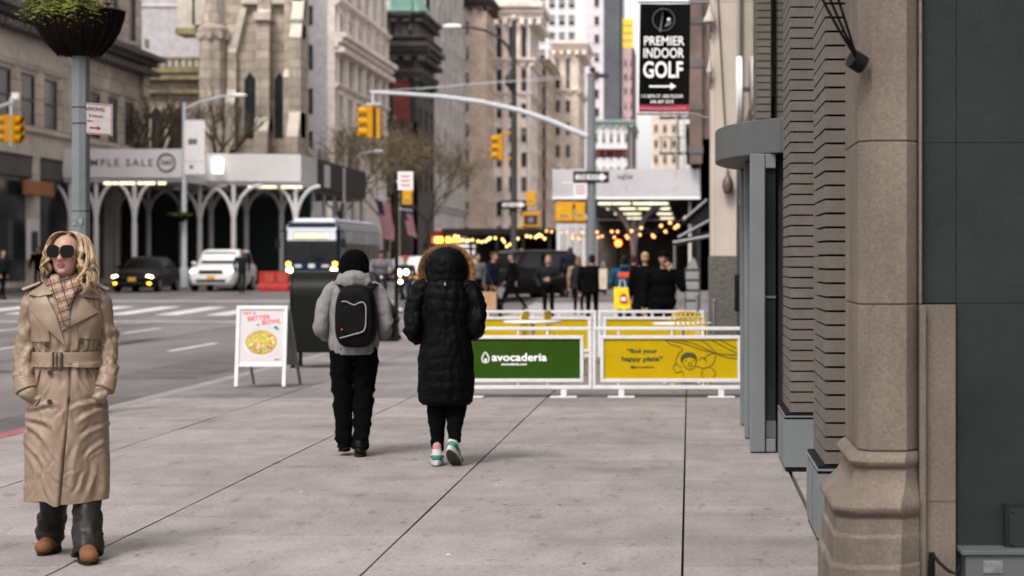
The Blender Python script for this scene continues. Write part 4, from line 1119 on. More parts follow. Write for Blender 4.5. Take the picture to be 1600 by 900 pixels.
# ---- dining area barriers
Yr = 24.75
M_wb = mat("white_barrier_paint", (.56, .55, .55), rough=.45, var=.08, scale=9, fine=.04, fscale=40)
M_vg = mat("avocado_green_vinyl", (.021, .056, .003), rough=.6, spec=.08, var=.12, scale=3, bump=.35, bscale=5, fine=.05, fscale=80)
M_vy = mat("yellow_vinyl", (.42, .285, .002), rough=.6, spec=.08, var=.10, scale=3, bump=.35, bscale=5, fine=.05, fscale=80)
M_ink = mat("dark_green_ink", (.045, .06, .02), rough=.6)
def rail(mb, u0, v0, u1, v1, Y, t=.022, m=0):
    mb.box(PX(u0, Y), PX(u1, Y), Y-t, Y+t, PZ(v1, Y), PZ(v0, Y), m)
def barrier(name, label, u0, u1, pu0, pu1, feet, Y, vmat, group, post=True, inner=True):
    b = thing(name, label, "barrier", (PX((u0+u1)/2, Y), Y, 0), group)
    k = 24.75/Y
    def vv(v): return VY + (v-VY)*k
    mb = MB()
    rail(mb, u0, vv(510.5), u1, vv(516), Y); rail(mb, u0, vv(602), u1, vv(608), Y)
    for u in (u0, u1-5): rail(mb, u, vv(516.2), u+5, vv(601.8), Y, .021)
    if inner:
        for u in (lerp(pu0, pu1, .12), lerp(pu0, pu1, .5), lerp(pu0, pu1, .72)):
            rail(mb, u, vv(516.2), u+4, vv(523.8), Y, .015); rail(mb, u, vv(597.2), u+4, vv(601.8), Y, .015)
    mb.build("rail", M_wb, b, bevel=.006)
    mb = MB(); t = .030; fw = 5.5
    rail(mb, pu0, vv(524), pu1, vv(524+fw), Y, t); rail(mb, pu0, vv(597-fw), pu1, vv(597), Y, t)
    rail(mb, pu0, vv(524+fw)+.1, pu0+fw, vv(597-fw)-.1, Y, t-.001); rail(mb, pu1-fw, vv(524+fw)+.1, pu1, vv(597-fw)-.1, Y, t-.001)
    mb.build("panel_frame", M_wb, b, bevel=.005)
    mb = MB(); rail(mb, pu0+fw*.6, vv(527), pu1-fw*.6, vv(594), Y, .008); mb.build("panel", vmat, b)
    for u in feet:
        mb = MB(); rail(mb, u-4.5, vv(608.2), u+4.5, vv(620), Y, .02); mb.box(PX(u-21, Y), PX(u+21, Y), Y-.16, Y+.16, 0.003, .014); mb.build("foot", M_wb, b, bevel=.003)
    return b, vv
GrpB = "white framed barriers round the outdoor dining area"
bg_, _ = barrier("barrier", "white framed barrier with the green panel reading avocaderia", 700, 925, 703, 912, (735, 881), Yr, M_vg, GrpB)
by_, _ = barrier("barrier", "white framed barrier with the yellow panel reading find your happy plate", 926, 1168, 938, 1158, (971, 1127), Yr, M_vy, GrpB)
mb = MB()
def pn(u, v, d=0.0): return (PX(u, Yr), Yr-.010-d, PZ(v, Yr))
def pntext(mb, body, cx_, cy_, hh, ww, m=0, bold=.03):
    vs, fs = text_mesh(body, 1.0, bold); w = max(v[0] for v in vs)-min(v[0] for v in vs); h = max(v[1] for v in vs)-min(v[1] for v in vs); cy0 = (max(v[1] for v in vs)+min(v[1] for v in vs))/2
    mb.add([pn(cx_+v[0]*ww/w, cy_-(v[1]-cy0)*hh/h, .001+v[2]) for v in vs], fs, m)
pntext(mb, "avocaderia", 811.5, 558, 12.5, 86, 0, .022); pntext(mb, "avocaderia.com", 803.5, 568.8, 4.0, 40)
drop = [(758.5, 550), (760.8, 552.5), (763, 556.5), (764.3, 561), (763, 565), (758.8, 566.8), (754.6, 565), (753.3, 561), (754.5, 556.5), (756.5, 552.5)]
mb.tube([pn(u, v, .004) for u, v in drop], .0075, 6, 0, closed=True); mb.prism([(758.8+2.2*math.cos(2*PI*i/12), 562.2-2.2*math.sin(2*PI*i/12)) for i in range(12)], pn, .002, .005)
mb.build("lettering", M_white, bg_)
mb = MB(); pntext(mb, "\u201cfind your", 1003, 549, 9, 47, 0, .03); pntext(mb, "happy plate\u201d", 1003, 561.5, 10, 64, 0, .03); pntext(mb, "@avocaderia", 1003, 573.5, 4.4, 36, 0, .01)
mb.build("lettering", M_ink, by_)
mb = MB()
def stroke(pts, r=.0035, k=5):
    out = []
    for i in range(len(pts)-1):
        p0 = pts[max(i-1, 0)]; p1 = pts[i]; p2 = pts[i+1]; p3 = pts[min(i+2, len(pts)-1)]
        for j in range(k):
            t = j/k
            out.append(tuple(.5*((2*p1[c])+(-p0[c]+p2[c])*t+(2*p0[c]-5*p1[c]+4*p2[c]-p3[c])*t*t+(-p0[c]+3*p1[c]-3*p2[c]+p3[c])*t**3) for c in (0, 1)))
    out.append(pts[-1]); mb.tube([pn(u, v, .003) for u, v in out], r, 5)
hair = [(1064, 566), (1063, 560), (1066, 554), (1072, 550.5), (1080, 550.5), (1086, 553), (1089, 559), (1088.5, 565), (1086, 561), (1082, 558.5), (1076, 557.5), (1070, 559), (1067, 562)]
mb.prism(list(reversed(hair)), pn, .002, .006)
stroke([(1066, 562), (1067, 569), (1072, 575), (1078, 577), (1084, 574), (1087, 568), (1087, 562)])
stroke([(1075, 570), (1078, 566), (1081, 570), (1078, 573), (1075, 570)]); stroke([(1070, 564), (1073, 563)]); stroke([(1081, 563), (1084, 564)])
stroke([(1065, 575), (1056, 566), (1060, 553), (1066, 546), (1060, 541), (1048, 538), (1041, 532)]); stroke([(1057, 567), (1052, 573), (1056, 582), (1066, 580), (1068, 588)])
stroke([(1087, 572), (1100, 575), (1112, 570), (1118, 558), (1117, 550)]); stroke([(1098, 576), (1096, 584), (1100, 592)]); stroke([(1110, 574), (1118, 582), (1114, 590)])
stroke([(1041, 531), (1070, 537), (1092, 545), (1112, 550), (1130, 553), (1154, 555)]); stroke([(1095, 531), (1108, 540), (1116, 549)]); stroke([(1112, 531), (1130, 541), (1154, 553)]); stroke([(1060, 531), (1085, 537), (1112, 549)])
stroke([(1125, 531), (1142, 540), (1154, 546)]); stroke([(1116, 551), (1135, 558), (1154, 560)]); stroke([(1100, 562), (1104, 556), (1110, 553), (1118, 551)]); stroke([(1092, 563), (1096, 558), (1102, 561), (1104, 567)])
mb.build("line_drawing", M_ink, by_)
# far side of the dining area
def far_barrier(label, u0, u1, Y):
    return barrier("barrier", label, u0, u1, u0+8, u1-8, (u0+40, u1-40), Y, M_vy, GrpB)
far_barrier("plain yellow panelled barrier at the back of the dining area, nearer the parked mailbox", 690, 912, 34.0) if False else far_barrier("plain yellow panelled barrier behind the green avocaderia barrier", 730, 932, 33.0)
far_barrier("plain yellow panelled barrier behind the find your happy plate barrier", 934, 1100, 33.0)
# side barrier, running along the street
# ---- tables and chairs
M_top = mat("white_table_top", (.62, .61, .60), rough=.35, var=.04)
M_ych = mat("yellow_chair_metal", (.48, .33, .025), rough=.4, var=.1)
def table(px, Y, label, r=.38):
    x = PX(px, Y); t = thing("cafe_table", label, "table", (x, Y, 0), "white tables in the dining area")
    mb = MB(); mb.lathe((x, Y, .745), [(r*.98, 0), (r, .005), (r, .022), (r*.98, .027)], 28); mb.build("table_top", M_top, t)
    mb = MB(); mb.cyl((x, Y, .02), (x, Y, .744), .028); mb.build("column", M_wb, t)
    mb = MB()
    for i in range(4):
        a = PI/4+PI/2*i; mb.tube([(x, Y, .10), (x+.2*math.cos(a), Y+.2*math.sin(a), .06), (x+.32*math.cos(a), Y+.32*math.sin(a), .012)], .016, 6)
    mb.build("base", M_wb, t)
def chair(px, Y, rz, label):
    t = thing("cafe_chair", label, "chair", (0, 0, 0), "yellow metal chairs in the dining area")
    mb = MB(); mb.box(-.20, .20, -.20, .20, .44, .458); mb.build("seat", M_ych, t, bevel=.008)
    mb = MB(); mb.tube([(-.19, .20, .46), (-.20, .25, .70), (-.17, .27, .86), (0, .28, .88), (.17, .27, .86), (.20, .25, .70), (.19, .20, .46)], .012, 6)
    for k in range(5): mb.box(-.12+k*.06-.015, -.12+k*.06+.015, .262, .27, .5, .86)
    mb.build("backrest", M_ych, t)
    for sx in (-1, 1):
        for sy in (-1, 1):
            mb = MB(); mb.tube([(sx*.17, sy*.17, .44), (sx*.21, sy*.22, .01)], .012, 6); mb.build("leg", M_ych, t)
    t.location = (PX(px, Y), Y, 0); t.rotation_euler = (0, 0, rz)
table(832, 28.4, "round white table behind the green avocaderia barrier")
table(1066, 27.6, "round white table behind the find your happy plate barrier")
chair(790, 29.0, R(-100), "yellow metal chair left of the white table behind the green barrier")
chair(885, 29.5, R(80), "yellow metal chair right of the white table behind the green barrier")
chair(1074, 28.7, R(5), "yellow metal chair beyond the white table behind the yellow barrier")
chair(1082, 26.5, R(175), "yellow metal chair in front of the white table, close behind the yellow barrier")

# ---- thin black post with sign and pedestrian signal
Yk = 43.0; xk = PX(619.5, Yk)
Bp = thing("sign_post", "thin black post standing on the sidewalk beyond the hooded walkers", "post", (xk, Yk, 0))
mb = MB(); mb.lathe((xk, Yk, 0), [(.10, 0), (.10, .06), (.055, .12), (.04, .3), (.038, PZ(272, Yk))], 12); mb.build("shaft", M_black, Bp)
mb = MB(); mb.box(PX(622, Yk), PX(646, Yk), Yk-.05, Yk-.04, PZ(297, Yk), PZ(268, Yk), 0)
for k in range(3): mb.box(PX(627, Yk), PX(641, Yk), Yk-.053, Yk-.0505, PZ(277+7*k, Yk), PZ(274+7*k, Yk), 1)
mb.box(PX(620, Yk), PX(623, Yk), Yk-.045, Yk-.005, PZ(285, Yk), PZ(282, Yk), 0)
tag(mb.build("street_sign", [M_signw, mat("pink_ink", (.5, .22, .25))], None, (PX(634, Yk), Yk-.045, PZ(297, Yk))), "pale parking sign on the thin black post", "sign")

# ---- fire hydrant by the post
hx, hy = PX(613, 42), 42.0
Hy = thing("fire_hydrant", "black fire hydrant at the foot of the thin black post", "hydrant", (hx-.05, hy, 0))
mb = MB(); mb.lathe((hx-.05, hy, 0), [(.17, 0), (.17, .05), (.12, .07), (.115, .5), (.15, .52), (.15, .56), (.12, .6), (.09, .68), (.03, .73), (.03, .78), (.0, .78)], 14)
mb.build("barrel", M_black, Hy)
for sx in (-1, 1):
    mb = MB(); mb.cyl((hx-.05+sx*.10, hy, .42), (hx-.05+sx*.19, hy, .42), .055); mb.build("outlet", M_black, Hy)
mb = MB(); mb.cyl((hx-.05, hy-.10, .40), (hx-.05, hy-.2, .40), .075); mb.build("front_outlet", M_black, Hy)

# ---- traffic signals
def signal_mesh(mb, c, ang, s=1.0):                   # three-lens head whose lenses look along ang, visors and backs
    M3 = Matrix.Rotation(ang, 3, 'Z'); C0 = Vector(c); k0 = len(mb.v)
    mb.box(-.17, .17, .0, .20, -.54, .54, 0)
    for i in (-1, 0, 1):
        z = i*.345
        mb.tube([(0, -.0, z), (0, -.28, z-.02)], [.155, .150], 14, 0, caps=False)
        mb.cyl((0, -.005, z), (0, -.02, z), .14, n=14, m=1)
    mb.box(-.03, .03, .2, .26, -.5, .5, 2)
    for i in range(k0, len(mb.v)):
        p = M3 @ (Vector(mb.v[i])*s) + C0; mb.v[i] = tuple(p)
M_lens = mat("dark_lens", (.03, .02, .02), rough=.3)
def signal(label, px, py, Y, ang, group, parent_loc=None, s=1.0):
    t = thing("traffic_signal", label, "traffic light", (PX(px, Y), Y, PZ(py, Y)), group)
    mb = MB(); signal_mesh(mb, (PX(px, Y), Y, PZ(py, Y)), ang, s); mb.build("housing", [M_sig, M_lens, M_poled], t, bevel=.012)
    return t
GS = "yellow three lens traffic signals"
Yt = 78.0
Ta = thing("traffic_pole", "tall grey traffic pole with a long curved mast arm over the crossing", "pole", (PX(924, Yt), Yt, gz(Yt)))
mb = MB(); mb.lathe((PX(924, Yt), Yt, gz(Yt)), [(.28, 0), (.28, .5), (.17, .6), (.165, 5), (.135, PZ(118, Yt)-gz(Yt))], 8, 0, False); mb.build("shaft", M_pole, Ta)
arm = [(PX(u, Yt), Yt, PZ(v, Yt)) for u, v in ((918, 213), (895, 204), (860, 189), (810, 172), (750, 159), (690, 151), (630, 146.5), (578, 144))]
mb = MB(); mb.tube(arm, [.11, .11, .105, .10, .09, .08, .07, .06], 10); mb.build("mast_arm", M_polel, Ta)
mb = MB(); mb.tube([(PX(920, Yt), Yt, PZ(122, Yt)), (PX(812, Yt), Yt, PZ(127, Yt)), (PX(578, Yt), Yt, PZ(143, Yt))], .012, 5); mb.tube([(PX(920, Yt), Yt, PZ(116, Yt)), (PX(740, Yt), Yt, PZ(130, Yt)), (PX(650, Yt), Yt, PZ(140, Yt))], .010, 5)
mb.build("guy_wire", M_polel, Ta)
mb = MB(); mb.box(PX(918, Yt), PX(951, Yt), Yt-.08, Yt+.08, PZ(122, Yt), PZ(115, Yt)); mb.ball((PX(926, Yt), Yt, PZ(109, Yt)), .12, 10, 6); mb.build("pole_cap", M_poled, Ta)
mb = MB(); mb.box(PX(572, Yt), PX(596, Yt), Yt-.05, Yt+.05, PZ(164, Yt), PZ(161, Yt)); mb.cyl((PX(583, Yt), Yt, PZ(162, Yt)), (PX(583, Yt), Yt, PZ(145, Yt)), .05); mb.build("hanger", M_polel, Ta)
signal("yellow traffic signal facing left at the tip of the long mast arm", 572, 190, Yt, R(-72), GS, s=1.06)
signal("yellow traffic signal seen from behind at the tip of the long mast arm", 588, 192, Yt+.25, R(175), GS, s=1.04)
# street name, one way, walk signal on that pole
def plate(name, label, cat, u0, v0, u1, v1, Y, m, tm, text, hh, ww, off=.2, bold=.02, arrow=None, group=None, am=None):
    t = thing(name, label, cat, (PX((u0+u1)/2, Y), Y-off, PZ(v1, Y)), group)
    mb = MB(); mb.box(PX(u0, Y), PX(u1, Y), Y-off-.01, Y-off+.01, PZ(v1, Y), PZ(v0, Y)); mb.box(PX((u0+u1)/2, Y)-.04, PX((u0+u1)/2, Y)+.04, Y-off+.011, Y+.0, PZ((v0+v1)/2, Y)-.03, PZ((v0+v1)/2, Y)+.03)
    mb.build("plate", m, t)
    mb = MB(); pt = lambda u, v, d=0.0: (PX(u, Y), Y-off-.012-d, PZ(v, Y))
    if arrow:
        vc = (v0+v1)/2; h2 = (v1-v0)/2*.62; a0, a1 = u0+(u1-u0)*.07, u1-(u1-u0)*.06
        mb.prism([(a0, vc+h2*.7), (a1-9, vc+h2*.7), (a1-9, vc+h2*1.25), (a1, vc), (a1-9, vc-h2*1.25), (a1-9, vc-h2*.7), (a0, vc-h2*.7)], pt, 0, .003, 0)
    vs, fs = text_mesh(text, 1.0, bold); w = max(v[0] for v in vs)-min(v[0] for v in vs); h = max(v[1] for v in vs)-min(v[1] for v in vs); cy0 = (max(v[1] for v in vs)+min(v[1] for v in vs))/2
    mb.add([pt((u0+u1)/2-(4 if arrow else 0)+v[0]*ww/w, (v0+v1)/2-(v[1]-cy0)*hh/h, .005) for v in vs], fs, 1 if arrow else 0)
    mb.build("lettering", [tm, m] , t)
    return t
M_signb = mat("black_sign", (.004, .004, .004), rough=.5)
M_brown = mat("brown_sign", (.075, .020, .015), rough=.5)
plate("one_way_sign", "black ONE WAY arrow sign on the tall grey traffic pole", "sign", 896, 268, 952, 286, Yt, M_signb, M_signw, "ONE WAY", 7, 34, arrow=True, group="one way signs")
plate("street_sign", "brown street name sign reading E 28 ST on the tall grey traffic pole", "sign", 932, 233, 980, 247, Yt, M_brown, M_signw, "E 28 ST", 8, 34)
Np = thing("parking_sign", "small white sign with red print under the one way arrow", "sign", (PX(907, Yt), Yt-.2, PZ(306, Yt)))
mb = MB(); mb.box(PX(897, Yt), PX(918, Yt), Yt-.21, Yt-.19, PZ(307, Yt), PZ(288, Yt), 0)
for k in range(3): mb.box(PX(900, Yt), PX(915, Yt), Yt-.214, Yt-.2105, PZ(293+5*k, Yt), PZ(291+5*k, Yt), 1)
mb.build("plate", [M_signw, M_redink], Np)
def ped(label, u0, v0, u1, v1, Y, face=False, group="yellow pedestrian signals"):
    t = thing("pedestrian_signal", label, "pedestrian signal", (PX((u0+u1)/2, Y), Y, PZ(v1, Y)), group)
    x0, x1, z0, z1 = PX(u0, Y), PX(u1, Y), PZ(v1, Y), PZ(v0, Y)
    mb = MB(); mb.box(x0, x1, Y-.22, Y, z0, z1); mb.box(x0-.02, x1+.02, Y-.02, Y+.02, z1-.05, z1+.02)
    mb.build("housing", M_sig, t, bevel=.02)
    mb = MB(); mb.box(x0+.06, x1-.06, Y-.228, Y-.221, z0+.07, z1-.08, 0)
    if face: mb.prism([(PX(lerp(u0, u1, a), Y), PZ(lerp(v0, v1, b), Y)) for a, b in ((.35, .7), (.62, .7), (.68, .4), (.5, .25), (.32, .4))], lambda u, v, d: (u, Y-.23-d, v), 0, .004, 1)
    else:
        mb.box(lerp(x0, x1, .25), lerp(x0, x1, .75), Y-.232, Y-.2285, lerp(z0, z1, .25), lerp(z0, z1, .36), 1)
    mb.build("panel", [M_lens if face else M_sigd, M_greyink], t)
    return t
ped("wide yellow pedestrian signal box on the tall grey traffic pole", 868, 319, 896, 346, Yt)
ped("narrow yellow pedestrian signal box touching the tall grey traffic pole", 899, 317, 915, 346, Yt)
for v in (316.5, 347.5):
    mb = MB(); mb.tube([(PX(870, Yt), Yt+.05, PZ(v, Yt)), (PX(921, Yt), Yt+.05, PZ(v, Yt))], .04, 6); mb.build("signal_bracket", M_sig, Ta)

# ---- dark lamp post with curved arm, its signal, one way sign
Yl = 84.0; xl = PX(803, Yl)
Lp = thing("street_lamp", "tall dark street lamp whose curved arm reaches left over the avenue", "lamp post", (xl, Yl, gz(Yl)))
mb = MB(); mb.lathe((xl, Yl, gz(Yl)), [(.24, 0), (.24, .6), (.13, .75), (.12, 5), (.085, PZ(28, Yl)-gz(Yl))], 10)
mb.build("shaft", M_poled, Lp)
mb = MB(); mb.tube([(xl, Yl, PZ(94, Yl)), (PX(793, Yl), Yl, PZ(72, Yl)), (PX(778, Yl), Yl, PZ(57, Yl)), (PX(757, Yl), Yl, PZ(47, Yl)), (PX(735, Yl), Yl, PZ(43, Yl)), (PX(722, Yl), Yl, PZ(42, Yl))], [.07, .065, .06, .055, .05, .05], 8); mb.build("arm", M_poled, Lp)
mb = MB(); mb.ball((PX(707, Yl), Yl, PZ(41.5, Yl)), (.40, .18, .11), 16, 8); mb.build("lamp_head", mat("pale_lamp_housing", (.66, .66, .66), rough=.4, var=.05), Lp)
mb = MB(); mb.ball((xl, Yl, PZ(28, Yl)), .13); mb.build("finial", M_polel, Lp)
mb = MB(); mb.lathe((PX(797, Yl), Yl-.2, PZ(138, Yl)), [(.05, 0), (.16, .1), (.19, .3), (.15, .5), (.04, .58)], 12); mb.cyl((PX(797, Yl), Yl-.2, PZ(122, Yl)), (xl, Yl, PZ(122, Yl)), .05); mb.build("camera_dome", M_poled, Lp)
plate("one_way_sign", "black ONE WAY arrow sign on the dark curved arm street lamp", "sign", 783, 313, 824, 327, Yl, M_signb, M_signw, "ONE WAY", 5, 24, arrow=True, group="one way signs")
signal("yellow traffic signal on the dark curved arm street lamp", 777, 230, Yl, R(-72), GS, s=.92)
mb = MB(); mb.box(PX(784, Yl), xl, Yl-.04, Yl+.04, PZ(249, Yl), PZ(246, Yl)); mb.build("signal_bracket", M_sig, Lp); mb = MB(); mb.box(PX(784, Yl), xl, Yl-.04, Yl+.04, PZ(209, Yl), PZ(206, Yl)); mb.build("signal_bracket", M_sig, Lp)
ped("small yellow pedestrian signal up on the dark street lamp above the food stall", 823, 300, 838, 322, Yl)
ped("pedestrian signal with a dark face low on the dark street lamp", 817, 333, 843, 354, Yl, True)
mb = MB(); mb.box(PX(806, Yl), PX(846, Yl), Yl, Yl+.05, PZ(332.5, Yl), PZ(330, Yl)); mb.build("signal_bracket", M_sig, Lp); mb = MB(); mb.box(PX(806, Yl), PX(846, Yl), Yl, Yl+.05, PZ(357, Yl), PZ(354.6, Yl)); mb.build("signal_bracket", M_sig, Lp)
# pedestrian signal on black post
ped("yellow pedestrian signal on the right of the thin black post", 630, 298, 645, 320, 60.0)
# far left signals on their arm
Yf = 80.0
Fa = thing("mast_arm", "pale mast arm holding a pair of yellow signals at the left edge", "traffic pole", (PX(-40, Yf), Yf, gz(Yf)))
mb = MB(); mb.tube([(PX(-60, Yf), Yf, gz(Yf)), (PX(-60, Yf), Yf, PZ(190, Yf))], .13, 10); mb.build("shaft", M_polel, Fa)
mb = MB(); mb.tube([(PX(-60, Yf), Yf, PZ(192, Yf)), (PX(-20, Yf), Yf, PZ(174, Yf)), (PX(18, Yf), Yf, PZ(160, Yf))], .06, 8); mb.cyl((PX(17, Yf), Yf, PZ(228, Yf)), (PX(17, Yf), Yf, PZ(152, Yf)), .06); mb.ball((PX(18, Yf), Yf, PZ(160, Yf)), .11); mb.build("arm", M_polel, Fa)
mb = MB(); mb.box(PX(19, Yf), PX(30, Yf), Yf-.1, Yf+.15, PZ(155, Yf), PZ(145, Yf)); mb.build("camera_box", M_signw, Fa)
signal("left one of the pair of yellow signals hanging at the left edge", 6, 201, Yf, R(-70), GS, s=.96)
signal("right one of the pair of yellow signals hanging at the left edge", 27, 202, Yf, R(60), GS, s=.96)

# ---- cobra lamp with white banner and flower basket, left
Yc = 95.6; xc = PX(288, Yc)
Cl = thing("street_lamp", "pale grey street lamp with a white banner in front of the white sidewalk shed", "lamp post", (xc, Yc, gz(Yc)))
mb = MB(); mb.lathe((xc, Yc, gz(Yc)), [(.2, 0), (.2, .8), (.12, .9), (.11, 5), (.075, PZ(160, Yc)-gz(Yc))], 10); mb.build("shaft", M_polel, Cl)
mb = MB(); mb.tube([(xc, Yc, PZ(170, Yc)), (PX(310, Yc), Yc, PZ(160, Yc)), (PX(340, Yc), Yc, PZ(152, Yc)), (PX(364, Yc), Yc, PZ(149.5, Yc))], .05, 8); mb.build("arm", M_polel, Cl)
mb = MB(); mb.ball((PX(373, Yc), Yc, PZ(149, Yc)), (.36, .17, .10), 14, 8); mb.build("lamp_head", _mats["pale_lamp_housing"], Cl)
Wb = thing("lamp_banner", "white vertical banner hanging on the pale grey street lamp", "banner", (PX(306, Yc), Yc-.1, PZ(272, Yc)))
mb = MB(); mb.box(PX(289.5, Yc), PX(321, Yc), Yc-.12, Yc-.1, PZ(272, Yc), PZ(189, Yc), 0); mb.build("cloth", M_signw, Wb)
mb = MB(); mb.box(PX(295, Yc), PX(309, Yc), Yc-.126, Yc-.121, PZ(226, Yc), PZ(217, Yc), 0); mb.box(PX(297, Yc), PX(303, Yc), Yc-.126, Yc-.121, PZ(264, Yc), PZ(258, Yc), 0); mb.box(PX(291, Yc), PX(319, Yc), Yc-.126, Yc-.121, PZ(253, Yc), PZ(252.4, Yc), 0); mb.build("print", M_greyink, Wb)
for v in (188, 272.5):
    mb = MB(); mb.cyl((PX(288, Yc), Yc-.1, PZ(v, Yc)), (PX(322, Yc), Yc-.1, PZ(v, Yc)), .03); mb.build("bracket", M_polel, Wb)
Fb_ = thing("hanging_basket", "small dark basket of yellow green leaves on the pale grey street lamp", "planter", (PX(283, Yc), Yc-.2, PZ(347, Yc)))
mb = MB(); mb.lathe((PX(283, Yc), Yc-.2, PZ(347, Yc)), [(.1, 0), (.35, .15), (.46, .4), (.4, .42), (.02, .4)], 16); mb.build("liner", M_basket, Fb_)
mb = MB(); fronds(mb, (PX(283, Yc), Yc-.2, PZ(336, Yc)), .45, 240, .3, 1.2, .09, rnd); mb.build("foliage", [M_fern2, M_fern], Fb_)
# another lamp further along
Yg = 150.0; xg = PX(541, Yg)
Lg2 = thing("street_lamp", "small pale street lamp with curved arm above the dark green shed", "lamp post", (xg, Yg, gz(Yg)))
mb = MB(); mb.lathe((xg, Yg, gz(Yg)), [(.16, 0), (.12, .8), (.08, PZ(234, Yg)-gz(Yg))], 8); mb.build("shaft", M_polel, Lg2)
mb = MB(); mb.tube([(PX(548, Yg), Yg, PZ(268, Yg)), (PX(552, Yg), Yg, PZ(252, Yg)), (PX(562, Yg), Yg, PZ(241, Yg)), (PX(576, Yg), Yg, PZ(237, Yg)), (PX(585, Yg), Yg, PZ(236.5, Yg))], .05, 6); mb.tube([(xg, Yg, PZ(270, Yg)), (PX(548, Yg), Yg, PZ(268, Yg))], .05, 6); mb.build("arm", M_polel, Lg2)
mb = MB(); mb.ball((PX(591, Yg), Yg, PZ(236.5, Yg)), (.36, .18, .12), 12, 6); mb.build("lamp_head", _mats["pale_lamp_housing"], Lg2)

# ================================================================== sidewalk sheds
M_shed = mat("white_shed_panel", (.56, .535, .53), rough=.7, var=.06, scale=.8)
M_shedp = mat("white_shed_steel", (.56, .54, .53), rough=.5, var=.06)
M_gshed = mat("dark_green_shed_and_shade", (.008, .014, .012), rough=.7, var=.2)  # the green shed's own colour, also used as painted shade under the white one
M_lit = mat("lit_tube", (1, .93, .75), emit=(1, .86, .58), es=.9)
M_litw = mat("lit_tube_white", (1, .97, .85), emit=(1, .90, .62), es=.9)
zt, zb = 6.55, 5.27
Us = thing("sidewalk_shed", "white sidewalk shed on arched branching columns, sign reading SAMPLE SALE", "sidewalk shed", (PX(320, 100), 100, gz(100)))
pts = [(PX(98, 97), 97.0), (PX(286, 97), 97.0), (PX(322, 101), 101.0), (PX(470, 102), 102.0), (PX(470, 102), 106.5)]
mb = MB()
for (ax, ay), (bx_, by__) in zip(pts[:-1], pts[1:]):
    n = Vector((by__-ay, -(bx_-ax), 0)).normalized()*.15
    mb.hexa([(ax, ay, zb), (bx_, by__, zb), (bx_-n.x, by__-n.y, zb), (ax-n.x, ay-n.y, zb)], [(ax, ay, zt), (bx_, by__, zt), (bx_-n.x, by__-n.y, zt), (ax-n.x, ay-n.y, zt)])
mb.build("parapet", M_shed, Us)
mb = MB(); dk = [(p[0], p[1]+.16) for p in pts[:4]] + [(pts[4][0]-.1, 106.5), (pts[0][0], 106.5)]
mb.prism(dk, lambda u, v, d: (u, v, d), zb-.18, zb+.05); mb.build("deck", M_shedp, Us)
def ucol(px, Y, zf=None, span=1.2):
    x = PX(px, Y); g = gz(Y); zf = zf or PZ(350, Y); mb = MB()
    mb.cyl((x, Y, g), (x, Y, zf), .13, .13, 10); mb.cyl((x, Y, g), (x, Y, g+.1), .3, .3, 10)
    mb.cyl((x, Y, zf), (x, Y, zb-.19), .10, .10, 8)
    for sg in (-1, 1):
        k = 8; mb.tube([(x+sg*span*(1-math.cos(PI/2*t/k))*.95, Y, lerp(zf-.25, zb-.19, math.sin(PI/2*t/k)**.9)) for t in range(k+1)], [.12]+[.085]*8, 8)
    mb.build("branching_column", M_shedp, Us)
for px in (110, 150, 210): ucol(px, 97.4, span=1.0)
for px in (312, 365): ucol(px, 101.4, span=1.35)
for px in (462,): ucol(px, 102.4, span=1.2)
for px in (182, 232, 284, 330, 385, 440): ucol(px, 105.8, PZ(335, 105), span=1.3)
for px0, px1, Y in ((160, 171, 97), (174, 181, 97), (184, 208, 97), (213, 221, 97), (223, 240, 97), (245, 257, 97), (386, 393, 102), (400, 430, 102), (438, 462, 102), (464, 470, 102)):
    mb = MB(); mb.cyl((PX(px0, Y), Y+.25, zb-.24), (PX(px1, Y), Y+.25, zb-.24), .055, n=8); mb.build("lamp", M_lit, Us)
mb = MB()
sy = 96.98
def shp(u, v, d=0.0): return (PX(u, 97), 96.985-d, PZ(v, 97))
vs, fs = text_mesh("SAMPLE SALE", 1.0, .006, spacing=1.3); w = max(v[0] for v in vs)-min(v[0] for v in vs); h = max(v[1] for v in vs)-min(v[1] for v in vs); cy0 = (max(v[1] for v in vs)+min(v[1] for v in vs))/2
mb.add([shp(178+v[0]*122/w, 254-(v[1]-cy0)*11.5/h, .004+v[2]) for v in vs], fs, 0)
mb.tube([shp(260+13.5*math.cos(2*PI*i/28), 254+13.5*math.sin(2*PI*i/28), .01) for i in range(28)], .04, 6, 0, closed=True)
vs, fs = text_mesh("260", 1.0, .01); w = max(v[0] for v in vs)-min(v[0] for v in vs); h = max(v[1] for v in vs)-min(v[1] for v in vs)
mb.add([shp(260+v[0]*19/w, 254-v[1]*8.5/h, .004) for v in vs], fs, 0)
mb.build("lettering", mat("grey_letter", (.085, .085, .085)), Us)
mb = MB(); mb.box(PX(335, 101.3), PX(351, 101.3), 100.84, 101.0, PZ(271, 101), PZ(247, 101)); mb.build("lit_sign", mat("lit_white_sign", (1, 1, 1), emit=(1, .98, .93), es=.8), Us)
mb = MB()
mb.box(-27.9, PX(485, 107), 106.9, 107.2, gz(121), zb-.2, 0); mb.build("dark_backing", M_gshed, Us)  # dark wall added so the space beneath the white shed looks unlit
Gs = thing("sidewalk_shed", "dark green sidewalk shed continuing beyond the white one along the avenue", "sidewalk shed", (PX(488, 107)-1, 116, gz(116)))
xg0 = PX(490, 107.5); 
mb = MB(); mb.box(xg0-.15, xg0, 107.5, 125, zb-.1, zt+.1); mb.box(xg0-5, xg0-.151, 107.5, 107.7, zb-.1, zt+.1); mb.build("parapet", M_gshed, Gs)
mb = MB(); mb.box(xg0-5, xg0-.16, 107.8, 125, zb-.3, zb-.05); mb.build("deck", M_poled, Gs)
